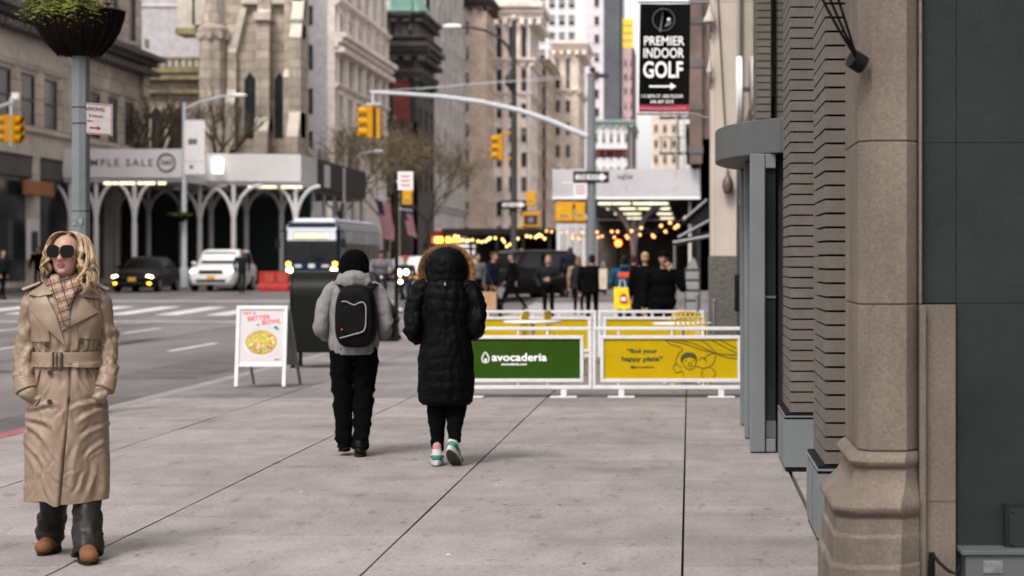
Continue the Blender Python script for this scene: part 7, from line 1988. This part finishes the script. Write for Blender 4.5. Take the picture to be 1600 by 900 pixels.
TC = Torso([(.305, .003, .0, .208, .160), (.50, .003, .0, .209, .160), (.75, .003, 0, .205, .154), (.88, .003, 0, .190, .146), (.98, .0, 0, .166, .130), (1.03, .0, 0, .154, .124), (1.085, .0, 0, .155, .125), (1.14, 0, 0, .168, .130),
            (1.25, 0, 0, .192, .138), (1.33, 0, .0, .192, .125), (1.385, 0, .005, .168, .100), (1.425, 0, .01, .115, .078), (1.455, 0, .012, .070, .060)], coat_fold)
def hemdz(a, z):
    a = (a+PI) % (2*PI)-PI
    return ((-.035*math.exp(-((a+.22)/.22)**2) + .012*math.cos(a*2)) if a < -.07 else (-.012*math.exp(-((a-.1)/.5)**2)))*max(0, 1-(z-.305)/.25)
mb = MB(); TC.mesh(mb, .305, 1.455, 150, 240, 0, True, 0, hemdz, coat_edge)
sleeve(mb, [(-.125, .0, 1.375), (-.172, .005, 1.325), (-.204, .03, 1.15), (-.212, .0, 1.02), (-.205, -.055, .93), (-.180, -.08, .872), (-.135, -.07, .835)], [.050, .057, .051, .048, .047, .045, .04], 76, 54, .0095, 15, 2)
sleeve(mb, [(.125, .0, 1.375), (.172, .005, 1.325), (.206, .03, 1.15), (.214, .0, 1.02), (.207, -.055, .93), (.180, -.08, .872), (.135, -.07, .835)], [.050, .057, .051, .048, .047, .045, .04], 76, 54, .0095, 15, 7)
coat = lb(mb, "trench_coat", M_trench, Wm, sharp=75)
def z4(px491, py491): return (WX(px491/1.637), WZ(350+py491/1.637))
mb = MB()                                               # collar, lapels, storm flaps, pocket welts
TC.patch(mb, [z4(118, 166), z4(86, 214), z4(172, 312), z4(150, 232)], .016, .006, 9)
TC.patch(mb, [z4(196, 172), z4(243, 224), z4(163, 270), z4(178, 240)], .020, .006, 9)
TC.patch(mb, [z4(128, 138), z4(84, 178), z4(112, 184), z4(150, 176)], .024, .008, 8)
TC.patch(mb, [z4(192, 140), z4(246, 170), z4(240, 190), z4(186, 182)], .026, .008, 8)
lb(mb, "lapel", M_trench, Wm).parent = coat
mb = MB()
TC.patch(mb, [z4(90, 222), z4(86, 300), z4(134, 298), z4(134, 270)], .010, .006, 9); lb(mb, "storm_flap", M_trench, Wm).parent = coat; mb = MB(); TC.patch(mb, [z4(252, 222), z4(252, 296), z4(204, 290), z4(200, 262)], .010, .006, 9)
lb(mb, "storm_flap", M_trench, Wm).parent = coat
for o_ in kids(coat): o_.location = (0, 0, 0)
mb = MB()
for sx in (-1, 1):
    mb = MB(); TC.patch(mb, [(sx*.112, .985), (sx*.125, .975), (sx*.168, .845), (sx*.152, .845)], .012, .006, 6)
    lb(mb, "pocket_welt", M_trench2, Wm).parent = coat
mb = MB(); rings = []
for i in range(9):
    z = lerp(1.001, 1.078, i/8); rings.append([TC.pt(2*PI*j/96, z, .018+.004*math.sin(PI*i/8)+.0025*math.sin(7*2*PI*j/96+i*.3)+.002*fbm(j*.2, i*.2, 0)) for j in range(96)])
mb.loft(rings, 0, True, False, False)
TC.patch(mb, [(WX(100), 1.070), (WX(100), 1.004), (WX(150), .994), (WX(152), 1.052)], .034, .006, 8)
belt = lb(mb, "belt", M_trench, Wm); belt.parent = coat
mb = MB(); bx0, bx1, bz0, bz1 = WX(90), WX(100), WZ(576), WZ(549)
fr_ = [TC.front(x, z, .042) for x, z in ((bx0, bz0), (bx1, bz0), (bx1, bz1), (bx0, bz1))]; mb.tube(fr_, .006, 6, closed=True); mb.tube([TC.front(bx0+.016, bz0, .044), TC.front(bx0+.016, bz1, .044)], .004, 6)
lb(mb, "buckle", M_horn, Wm).parent = coat
for (u, v) in ((136, 376), (135, 449), (181, 444), (128, 306), (207, 298)):
    x, z = z4(u, v); p = TC.front(x, z, .012); mb = MB(); mb.cyl((p[0], p[1]+.004, p[2]), (p[0], p[1]-.007, p[2]), .0125, n=14); mb.cyl((p[0], p[1]-.0071, p[2]), (p[0], p[1]-.0095, p[2]), .009, n=12)
    lb(mb, "button", M_horn, Wm).parent = coat
for sx in (-1, 1):
    mb = MB(); sleeve(mb, [(sx*.209, -.046, .945), (sx*.203, -.060, .915), (sx*.190, -.076, .878)], [.054, .057, .060], 12, 44, .003, 12, sx)
    lb(mb, "cuff", M_trench, Wm).parent = coat
    mb = MB(); mb.hexa([(sx*.125, -.045, 1.432), (sx*.215, -.045, 1.395), (sx*.215, .035, 1.395), (sx*.125, .035, 1.432)], [(sx*.122, -.04, 1.447), (sx*.225, -.035, 1.408), (sx*.225, .025, 1.408), (sx*.122, .03, 1.447)])
    lb(mb, "epaulette", M_trench, Wm, bevel=.006).parent = coat
mb = MB(); rings = []
for i in range(8):
    t = i/7; z = 1.42+.075*t; rx, ry = lerp(.105, .078, t), lerp(.085, .075, t)
    rings.append([(rx*math.sin(a), .012-ry*math.cos(a)+.006, z-.03*max(0, math.cos(a))) for a in [lerp(R(38), R(322), j/40) for j in range(41)]])
mb.loft(rings, 0, True, False, False, closed_ring=False)
o_ = lb(mb, "collar", M_trench, Wm); sd = o_.modifiers.new("s", 'SOLIDIFY'); sd.thickness = .012; o_.parent = coat
for o_ in kids(coat): o_.location = (0, 0, 0)
# scarf in a check
def plaid():
    m = bpy.data.materials.new("plaid_scarf"); m.use_nodes = True; t = m.node_tree; N = t.nodes; L = t.links; b = N["Principled BSDF"]; b.inputs['Roughness'].default_value = .9
    uv = N.new("ShaderNodeTexCoord"); se = N.new("ShaderNodeSeparateXYZ"); mp = N.new("ShaderNodeMapping"); mp.inputs['Rotation'].default_value = (0, R(18), 0); L.new(uv.outputs['Object'], mp.inputs[0]); L.new(mp.outputs[0], se.inputs[0])
    def band(src, per, lo, hi, ph=0.0):
        a = N.new("ShaderNodeMath"); a.operation = 'MULTIPLY_ADD'; a.inputs[1].default_value = 1/per; a.inputs[2].default_value = 20+ph; L.new(src, a.inputs[0])
        f = N.new("ShaderNodeMath"); f.operation = 'FRACT'; L.new(a.outputs[0], f.inputs[0])
        g_ = N.new("ShaderNodeMath"); g_.operation = 'GREATER_THAN'; g_.inputs[1].default_value = lo; L.new(f.outputs[0], g_.inputs[0])
        h_ = N.new("ShaderNodeMath"); h_.operation = 'LESS_THAN'; h_.inputs[1].default_value = hi; L.new(f.outputs[0], h_.inputs[0])
        k_ = N.new("ShaderNodeMath"); k_.operation = 'MULTIPLY'; L.new(g_.outputs[0], k_.inputs[0]); L.new(h_.outputs[0], k_.inputs[1]); return k_.outputs[0]
    cur = None
    def mixin(c0, fac, col):
        x = N.new("ShaderNodeMix"); x.data_type = 'RGBA'; L.new(fac, x.inputs[0])
        if isinstance(c0, tuple): x.inputs[6].default_value = c0+(1,)
        else: L.new(c0, x.inputs[6])
        x.inputs[7].default_value = col+(1,); return x.outputs[2]
    c = mixin((.20, .135, .085), band(se.outputs[2], .05, .1, .3), (.31, .25, .19)); c = mixin(c, band(se.outputs[0], .05, .1, .28), (.27, .20, .145))
    c = mixin(c, band(se.outputs[2], .05, .55, .67), (.03, .025, .025)); c = mixin(c, band(se.outputs[0], .05, .52, .64), (.035, .028, .026)); c = mixin(c, band(se.outputs[0], .05, .82, .87), (.22, .035, .03)); c = mixin(c, band(se.outputs[2], .05, .82, .86), (.21, .04, .03))
    L.new(c, b.inputs['Base Color']); return m
M_plaid = plaid()
mb = MB()
mb2 = [(.092*math.sin(a), .010-.085*math.cos(a), 1.462+.012*math.sin(a*2)-.022*math.cos(a)) for a in [2*PI*i/40 for i in range(40)]]
mb.tube(mb2, [.034+.006*math.sin(i*1.3) for i in range(40)], 12, closed=True)
sleeve(mb, [(-.045, -.075, 1.475), (-.035, -.13, 1.42), (.000, -.155, 1.345), (.003, -.165, 1.25), (.000, -.168, 1.225)], [.026, .042, .036, .030, .026], 30, 20, .004, 22, 3, flat=.45)
sleeve(mb, [(.055, -.07, 1.475), (.045, -.125, 1.43), (.012, -.152, 1.36), (-.012, -.155, 1.31)], [.026, .040, .034, .028], 24, 20, .004, 22, 8, flat=.5)
lb(mb, "scarf", M_plaid, Wm)
# sunglasses
mb = MB(); P = hp
for sx in (-1, 1):
    c = P(sx*.037, -.104, .010)
    sq = lambda v: math.copysign(abs(v)**.72, v)
    ring = [c + hR @ Matrix.Rotation(sx*R(12), 3, 'Z') @ Vector((.0345*sq(math.cos(2*PI*j/24)), -.003, .0315*sq(math.sin(2*PI*j/24)))) for j in range(24)]
    mb.tube(ring, .0018, 6, 0, closed=True); mb.add(ring, [tuple(range(24))], 0); mb.tube([P(sx*.072, -.092, .018), P(sx*.080, -.03, .018), P(sx*.080, .03, .008)], .003, 6, 1)
mb.tube([P(-.006, -.110, .014), P(0, -.113, .017), P(.006, -.110, .014)], .0025, 6, 1)
lb(mb, "sunglasses", [mat("dark_lens_glass", (.003, .0025, .0025), rough=.2, spec=.08), mat("gold_wire", (.35, .24, .10), rough=.3, metal=.8)], Wm)
# hair
HB = [mat("blond_strand", (.255, .165, .080), rough=.5, var=.3, scale=25, spec=.4), mat("pale_blond_strand", (.40, .295, .185), rough=.5, var=.25, scale=25, spec=.4), mat("dark_blond_root", (.075, .042, .018), rough=.55, var=.3, scale=25)]
mb = MB(); rnd = random.Random(21)
k0 = len(mb.v); mb.ball((0, 0, 0), (.083, .088, .090), 22, 14, 2)
for i in range(k0, len(mb.v)): mb.v[i] = tuple(P(0, .030, .036) + hR @ Vector(mb.v[i]))
for i in range(860):
    if i % 15 == 0:                                    # a new lock; its strands share one wave
        lock_phi = rnd.uniform(R(50), R(310)) if i > 300 else rnd.choice([rnd.uniform(R(48), R(105)), rnd.uniform(R(255), R(312))])
        lock = (rnd.uniform(0, 6.28), rnd.uniform(0, 6.28), rnd.uniform(12, 21), rnd.random(), rnd.uniform(0, 1), rnd.uniform(.85, 1.3))
    phi = lock_phi + rnd.gauss(0, .055)
    side = 1 if math.sin(phi) > 0 else -1                # + = image right
    right = math.sin(phi) > 0
    ln = (.17+.08*lock[4] if right else .11+.07*lock[4])*rnd.uniform(.9, 1.06)
    ph, ph2 = lock[0]+rnd.gauss(0, .35), lock[1]+rnd.gauss(0, .35); wv = lock[2]; out = (.05 if right else .022)*lock[3]+rnd.gauss(.002, .004)
    pts = []; rad = []; n = 22; r0 = rnd.uniform(.0018, .0046)
    start = Vector((.012+rnd.uniform(-.012, .012)+.02*math.sin(phi), rnd.uniform(-.055, .06) if abs(math.cos(phi)) < .75 else .05, .118))
    for q in range(n+1):
        t = q/n
        if t < .38:
            s_ = t/.38; rr_ = .086+out*s_
            tgt = Vector((rr_*math.sin(phi), .022-rr_*1.05*math.cos(phi), .045)); p = start.lerp(tgt, s_); bul = math.sin(PI*s_)*.028
            c_ = Vector((p.x, p.y-.02, p.z)); p += c_.normalized()*bul
        else:
            s_ = (t-.38)/.62; rr_ = .086+out+.012*s_+(.020*s_ if right else .002*s_)
            amp = .0135*lock[5]*min(1, s_*3)
            p = Vector((rr_*math.sin(phi), .022-rr_*1.05*math.cos(phi)-(.02*s_ if right else .0), .045-ln*s_))
            tang = Vector((math.cos(phi), math.sin(phi), 0)); p += tang*amp*math.sin(wv*s_*ln*4.2+ph) + Vector((math.sin(phi), -math.cos(phi), 0))*amp*.8*math.sin(wv*s_*ln*4+ph2)
        pts.append(P(p.x, p.y, p.z)); rad.append(r0*(1 if t < .75 else (1-t)/.25*.8+.2))
    m = rnd.choice([0, 0, 1, 1, 1] if right else [0, 0, 1, 2]); 
    mb.tube(pts, rad, 5, m)
lb(mb, "hair", HB, Wm)

# ------------------------------------------------------------------ walker in the grey hoodie, seen from behind
Yh = 17.3; s2 = F/Yh
Hm = thing("person", "walker seen from behind in a grey hoodie, black trousers and black backpack", "person", (PX(553, Yh), Yh, 0))
def HX(px): return (px-553)/s2
def HZ(py): return H-(py-VY)/s2
M_hood = mat("grey_marl_hoodie", (.175, .168, .166), rough=.95, var=.12, scale=8, fine=.16, fscale=260, bump=.2, bscale=200, spec=.15)
M_blk2 = cloth("black_trousers", (.0018, .0018, .0019))
M_nyl = mat("black_nylon", (.0025, .0025, .003), rough=.6, var=.3, scale=6, bump=.2, bscale=300, spec=.08)
M_pipe = mat("pale_piping", (.24, .22, .20), rough=.7)
B = Body()
B.ell((0, 0, 1.22), (.15, .1, .2), 0); B.ell((0, 0, .92), (.15, .11, .13), 0); B.chain([(-.13, 0, 1.34), (.13, 0, 1.34)], [.055, .055], 0); B.chain([(0, .01, 1.36), (0, .03, 1.46)], [.055, .052], 0)
for sx, fy in ((-1, .03), (1, -.05)): B.chain([(sx*.085, 0, .86), (HX(540 if sx < 0 else 566), .04, .45), (HX(538 if sx < 0 else 563), fy, .09)], [.08, .055, .04], 0)
for sx in (-1, 1): B.chain([(sx*.17, 0, 1.33), (sx*.245, -.02, 1.05), (sx*.14, .17, .98)], [.05, .042, .034], 0)
head_prims(B, (0, .06, 1.495), PI, .95, 0)
B.build("body", [M_skin], Hm, voxel=.011, smooth=4)
mb = MB()
sleeve(mb, [(-.085, 0, .90), (-.095, .0, .78), (HX(536), .03, .48), (HX(537), .03, .22), (HX(538), .05, .075)], [.092, .098, .084, .066, .064], 50, 40, .008, 14, 4)
sleeve(mb, [(.085, 0, .90), (.092, .0, .78), (HX(568), .01, .48), (HX(565), -.02, .22), (HX(563), -.05, .06)], [.092, .098, .084, .068, .066], 50, 40, .008, 14, 11)
mb.ball((0, 0, .86), (.185, .125, .12), 24, 12)
lb(mb, "trousers", M_blk2, Hm)
for c in ((HX(536), .10, .03), (HX(563), -.03, .0)):
    S_ = Body(); T = lambda x, y, z: Vector(c)+Vector((x, y, z))
    lift = c[2] > .01
    S_.cone(T(0, -.05, .05), T(0, .08, .042), .044, .042, 0); S_.ell(T(0, .12, .035), (.046, .06, .034), 0); S_.cone(T(0, -.045, .055), T(0, -.035, .12), .044, .045, 0)
    zmin = c[2]+.005
    def flat(co, zmin=zmin): co[:, 2] = np.maximum(co[:, 2], zmin); return co
    sh = S_.build("shoe", [K_shoe], Hm, voxel=.010, smooth=3, fn=flat)
    mb = MB(); mb.loft([[(c[0]+.047*math.sin(a), c[1]+.035+.135*math.cos(a), zmin+z) for a in [2*PI*j/24 for j in range(24)]] for z in (-.003, .018)], 0, False); o_ = lb(mb, "sole", M_sole, Hm); o_.parent = sh; o_.location = (0, 0, 0)
def hood_fold(a, z):
    a = (a+PI) % (2*PI)-PI
    return .008*fbm(math.sin(a)*4, math.cos(a)*4, z*5) + .006*math.exp(-((z-.87)/.05)**2)*math.sin(15*a) + .004*math.sin(30*z+5*a)*max(0, 1-abs(z-1.0)/.2)
TH = Torso([(.810, 0, 0, .178, .125), (.835, 0, 0, .186, .132), (.90, 0, 0, .200, .142), (1.05, 0, 0, .198, .14), (1.2, 0, 0, .205, .14), (1.30, 0, 0, .198, .13), (1.36, 0, 0, .160, .11), (1.40, 0, 0, .12, .09), (1.43, 0, 0, .09, .075)], hood_fold)
mb = MB(); TH.mesh(mb, .81, 1.43, 60, 90)
for sx, sd_ in ((-1, 1), (1, 6)):
    sleeve(mb, [(sx*.13, 0, 1.345), (sx*.185, -.005, 1.30), (sx*.245, -.03, 1.14), (sx*.255, -.045, 1.02), (sx*.225, .04, .965), (sx*.15, .15, .96), (sx*.08, .19, .96)], [.060, .066, .057, .054, .050, .046, .042], 60, 44, .0075, 10, sd_)
hd = lb(mb, "hoodie", M_hood, Hm, sharp=75)
mb = MB()                                               # folded-down hood
hdb = Body(); hdb.ell((0, -.055, 1.385), (.150, .080, .060), 0); hdb.ell((0, -.065, 1.415), (.115, .075, .055), 0); hdb.ell((0, -.045, 1.45), (.080, .065, .035), 0)
for sx in (-1, 1): hdb.cone((sx*.10, -.02, 1.42), (sx*.085, .09, 1.40), .035, .025, 0)
o_ = hdb.build("hood", [M_hood], hd, voxel=.011, smooth=6, fn=lambda co: co + np.array([[0, -.012*fbm(p[0]*13, p[1]*9, p[2]*9)-.008*max(0, math.cos(p[0]*60))*max(0, 1-abs(p[0])/.06), .008*fbm(p[0]*10+5, p[1]*9, p[2]*9)] for p in co]))
hb = Body(); hb.ell((0, .05, 1.528), (.118, .13, .118), 0); hb.ell((0, .02, 1.49), (.122, .10, .085), 0); hb.ell((0, .0, 1.45), (.105, .08, .06), 0)
hb.build("hair", [mat("matt_black_hair", (.002, .002, .002), rough=.9, spec=.03, var=.4, scale=30, bump=.5, bscale=90)], Hm, voxel=.012, smooth=3, fn=lambda co: co + np.array([[fbm(p[0]*40, p[1]*40, p[2]*40)*.006]*3 for p in co]))
# backpack
Bk2 = thing("backpack", "black backpack with a pale piped pocket worn over the grey hoodie", "backpack", (PX(555, Yh), Yh-.15, HZ(540)))
def bpx(px, py, d): return (HX(553+(px-555)*.95+9)+wloc(Hm).x, Yh-d, HZ(py))
cxp = 555.5; mb = MB(); rings = []
for d, kx, kz in ((.125, .93, .95), (.150, 1, 1), (.25, 1, 1), (.285, .94, .96), (.302, .82, .86), (.306, .6, .66)):
    ring = []
    for j in range(44):
        a = 2*PI*j/44; ca, sa = math.cos(a), math.sin(a); ex = .55
        u = math.copysign(abs(ca)**ex, ca); v = math.copysign(abs(sa)**ex, sa)
        wtop = .86 if v > 0 else 1.0
        px_ = cxp+33*kx*u*(1-.14*max(0, v)**1.5); py_ = 493-48*kz*v
        p = bpx(px_, py_, d+.010*fbm(px_*.09, py_*.09, 1)); ring.append(p)
    rings.append(ring)
mb.loft(rings, 0, True); mb.build("bag", M_nyl, Bk2)
mb = MB(); rings = []
for d, k in ((.285, 1), (.318, .97), (.332, .85)):
    rings.append([bpx(555+21.5*k*math.copysign(abs(math.cos(a))**.6, math.cos(a)), 499-25*k*math.copysign(abs(math.sin(a))**.6, math.sin(a)), d) for a in [2*PI*j/36 for j in range(36)]])
mb.loft(rings, 0, True); mb.build("front_pocket", M_nyl, Bk2)
mb = MB(); pts, _r = smoothpath([bpx(u, v, .331) for u, v in ((536, 470), (544, 470), (550, 473), (557, 475), (564, 472), (570.5, 471), (574.5, 476), (575.5, 484), (575, 505), (573, 513), (568, 517), (553, 521), (533, 526))], [.005]*13, 60); mb.tube(pts, .0055, 6); mb.build("piping", M_pipe, Bk2)
mb = MB(); p = bpx(537, 505, .336); q = bpx(537, 513, .338); mb.tube([p, q], .003, 6, 0); mb.ball(q, .009, 8, 6, 1); mb.build("zip_tag", [M_nyl, M_redl], Bk2)
for sx in (-1, 1):
    mb = MB(); sleeve(mb, [bpx(555+sx*24, 452, .14), bpx(553+sx*27, 445, .09), bpx(553+sx*29, 446, .0), bpx(553+sx*30, 456, -.11)], [.022, .026, .026, .022], 16, 12, .001, 5, sx, flat=.4); mb.build("strap", M_nyl, Bk2)

# ------------------------------------------------------------------ walker in the long black parka, seen from behind
Yq = 16.5; s3 = F/Yq
Pm = thing("person", "walker in a long black padded parka with fur trimmed hood, seen from behind", "person", (PX(697, Yq), Yq, 0))
def QX(px): return (px-697)/s3
def QZ(py): return H-(py-VY)/s3
M_puff = mat("black_padded_nylon", (.0022, .0023, .0024), rough=.5, var=.25, scale=5, spec=.05, bump=.12, bscale=90)
M_fur = mat("tan_fur", (.36, .195, .08), rough=.9, var=.35, scale=40); M_fur2 = mat("dark_fur", (.11, .055, .025), rough=.9, var=.3, scale=40)
M_teal = mat("teal_mesh", (.035, .165, .14), rough=.7, var=.2, scale=30); M_tw = mat("white_rubber", (.40, .40, .38), rough=.6, var=.1); M_pk = mat("pink_sock", (.38, .17, .18), rough=.8)
B = Body()
B.ell((0, 0, 1.22), (.14, .1, .2), 0); B.ell((0, 0, .92), (.15, .11, .13), 0); B.chain([(-.13, 0, 1.36), (.13, 0, 1.36)], [.05, .05], 0); B.chain([(0, .01, 1.38), (0, .03, 1.5)], [.05, .05], 0)
B.chain([(-.08, 0, .80), (-.072, .02, .46), (QX(684), .0, .12)], [.07, .05, .030], 0); B.chain([(.08, 0, .80), (.075, .025, .46), (QX(711), -.09, .21)], [.07, .045, .030], 0)
for sx in (-1, 1): B.chain([(sx*.17, 0, 1.34), (sx*.24, -.02, 1.06), (sx*.13, .2, 1.06)], [.045, .04, .032], 0)
head_prims(B, (0, .07, 1.49), PI, .90, 0)
B.build("body", [M_skin], Pm, voxel=.011, smooth=4)
mb = MB()
sleeve(mb, [(-.078, 0, .70), (-.072, .02, .46), (QX(683), .015, .25), (QX(684), .0, .105)], [.092, .080, .056, .043], 36, 30, .004, 14, 4)
sleeve(mb, [(.078, 0, .70), (.075, .03, .46), (QX(711), -.03, .30), (QX(712), -.09, .19)], [.092, .082, .058, .043], 36, 30, .004, 14, 8)
lb(mb, "leggings", M_blk2, Pm)
def trainer(c, pitch, yaw):
    M3 = Matrix.Rotation(yaw, 3, 'Z') @ Matrix.Rotation(pitch, 3, 'X'); C0 = Vector(c); T = lambda x, y, z: C0+M3 @ Vector((x, y, z))
    S_ = Body(); S_.cone(T(0, -.055, .055), T(0, .09, .045), .042, .040, 0); S_.ell(T(0, .135, .04), (.045, .055, .032), 0, M3); S_.cone(T(0, -.055, .06), T(0, -.048, .095), .040, .039, 2); S_.cone(T(0, -.05, .10), T(0, -.045, .135), .034, .034, 1)
    sh = S_.build("trainer", [M_teal, M_pk, M_tw], Pm, voxel=.009, smooth=3)
    mb = MB(); 
    rings = []
    for z, g_ in ((-.004, .98), (.012, 1.02), (.030, 1.0), (.034, .9)): rings.append([tuple(T(.048*g_*math.sin(a)*(1-.12*max(0, -math.cos(a))), .04+.145*g_*math.cos(a), z)) for a in [2*PI*j/28 for j in range(28)]])
    mb.loft(rings, 1, True); mb.loft([[tuple(T(.047*math.sin(a)*(1-.12*max(0, -math.cos(a))), .04+.142*math.cos(a), z)) for a in [2*PI*j/28 for j in range(28)]] for z in (-.012, -.0045)], 0, False)
    o_ = lb(mb, "sole", [mat("brown_sole", (.055, .045, .04), rough=.8), M_tw], Pm); o_.parent = sh; o_.location = (0, 0, 0)
    mb = MB()
    for sx in (-1, 1): mb.tube([T(sx*.040, -.06, .075), T(sx*.045, .0, .055), T(sx*.046, .05, .045)], .006, 6)
    o_ = lb(mb, "side_stripe", M_tw, Pm); o_.parent = sh; o_.location = (0, 0, 0)
trainer((QX(683), .0, .014), 0, R(3)); trainer((QX(708), -.10, .085), R(-34), R(-14))
def puff(a, z):
    a = (a+PI) % (2*PI)-PI
    e = .0065*(abs(math.sin(PI*(z-.46)/.088+.5*math.sin(a*2+z*5)))**.5-.6)*(.5+.5*math.sin(a*3+z*11)) if z < 1.40 else 0
    return e + .010*fbm(math.sin(a)*5, math.cos(a)*5, z*7) + .004*fbm(math.sin(a)*16, math.cos(a)*16, z*24)
TP = Torso([(.462, 0, 0, .180, .130), (.49, 0, 0, .205, .150), (.60, 0, 0, .213, .158), (.80, 0, 0, .208, .155), (.95, 0, 0, .190, .145), (1.06, 0, 0, .180, .138), (1.20, 0, 0, .198, .142), (1.30, 0, 0, .200, .135), (1.37, 0, 0, .172, .12), (1.42, 0, 0, .13, .10), (1.46, 0, 0, .10, .09)], puff)
mb = MB(); TP.mesh(mb, .462, 1.46, 110, 96)
sleeve(mb, [(-.13, 0, 1.365), (-.19, -.005, 1.32), (-.245, -.03, 1.16), (QX(647), -.05, 1.03), (-.215, .03, .985), (-.13, .17, 1.03), (-.06, .22, 1.05)], [.062, .076, .068, .068, .062, .06, .05], 70, 40, .008, 14, 3, quilt=.004, qn=9)
sleeve(mb, [(.13, 0, 1.365), (.19, -.005, 1.32), (.238, -.03, 1.18), (QX(744), -.05, 1.05), (.215, .03, 1.01), (.13, .17, 1.05), (.06, .22, 1.07)], [.062, .076, .068, .068, .062, .06, .05], 70, 40, .008, 14, 9, quilt=.004, qn=9)
pk = lb(mb, "parka", M_puff, Pm, sharp=75)
hb = Body(); hb.ell((0, .040, 1.500), (.166, .150, .158), 0); hb.ell((0, -.01, 1.42), (.150, .10, .10), 0); hb.ell((0, .08, 1.48), (.172, .08, .165), 0)
ho = hb.build("hood", [M_puff], pk, voxel=.013, smooth=4, fn=lambda co: co + np.array([[fbm(p[0]*11, p[1]*11, p[2]*14)*.010]*3 for p in co]))
mb = MB(); rnd = random.Random(8)
for i in range(6000):
    t = rnd.uniform(-.16*PI, 1.16*PI); r = .183+rnd.uniform(-.010, .010); c = Vector((r*math.cos(t)*1.03, .075+rnd.uniform(-.025, .05), 1.475+r*math.sin(t)*.98))
    d = Vector((math.cos(t), rnd.uniform(-.9, .5), math.sin(t)))+Vector((rnd.gauss(0, .35), 0, rnd.gauss(0, .35))); d.normalize(); l = rnd.uniform(.022, .044)
    s_ = d.orthogonal().normalized()*.0018; m = 0 if rnd.random() < .72 else 1
    s2_ = d.cross(s_).normalized()*.0018; q = c+d*l+Vector((0, 0, -.01*rnd.random()))
    mb.add([c-s_, c+s_*.5+s2_, c+s_*.5-s2_, q], [(0, 1, 3), (1, 2, 3), (2, 0, 3)], m)
mb.tube([(.172*math.cos(t)*1.0, .085, 1.475+.172*math.sin(t)*.98) for t in [lerp(-.15*PI, 1.15*PI, i/40) for i in range(41)]], .020, 8, 1)
o_ = lb(mb, "fur_trim", [M_fur, M_fur2], Pm); o_.parent = pk; o_.location = (0, 0, 0)
mb = MB(); mb.box(-.006, .006, -.15, -.13, QZ(446), QZ(441)); o_ = lb(mb, "tag", M_pipe, Pm); o_.parent = pk; o_.location = (0, 0, 0)

Wm.rotation_euler = (0, 0, R(13)); Hm.rotation_euler = (0, 0, R(4)); Pm.rotation_euler = (0, 0, R(3))
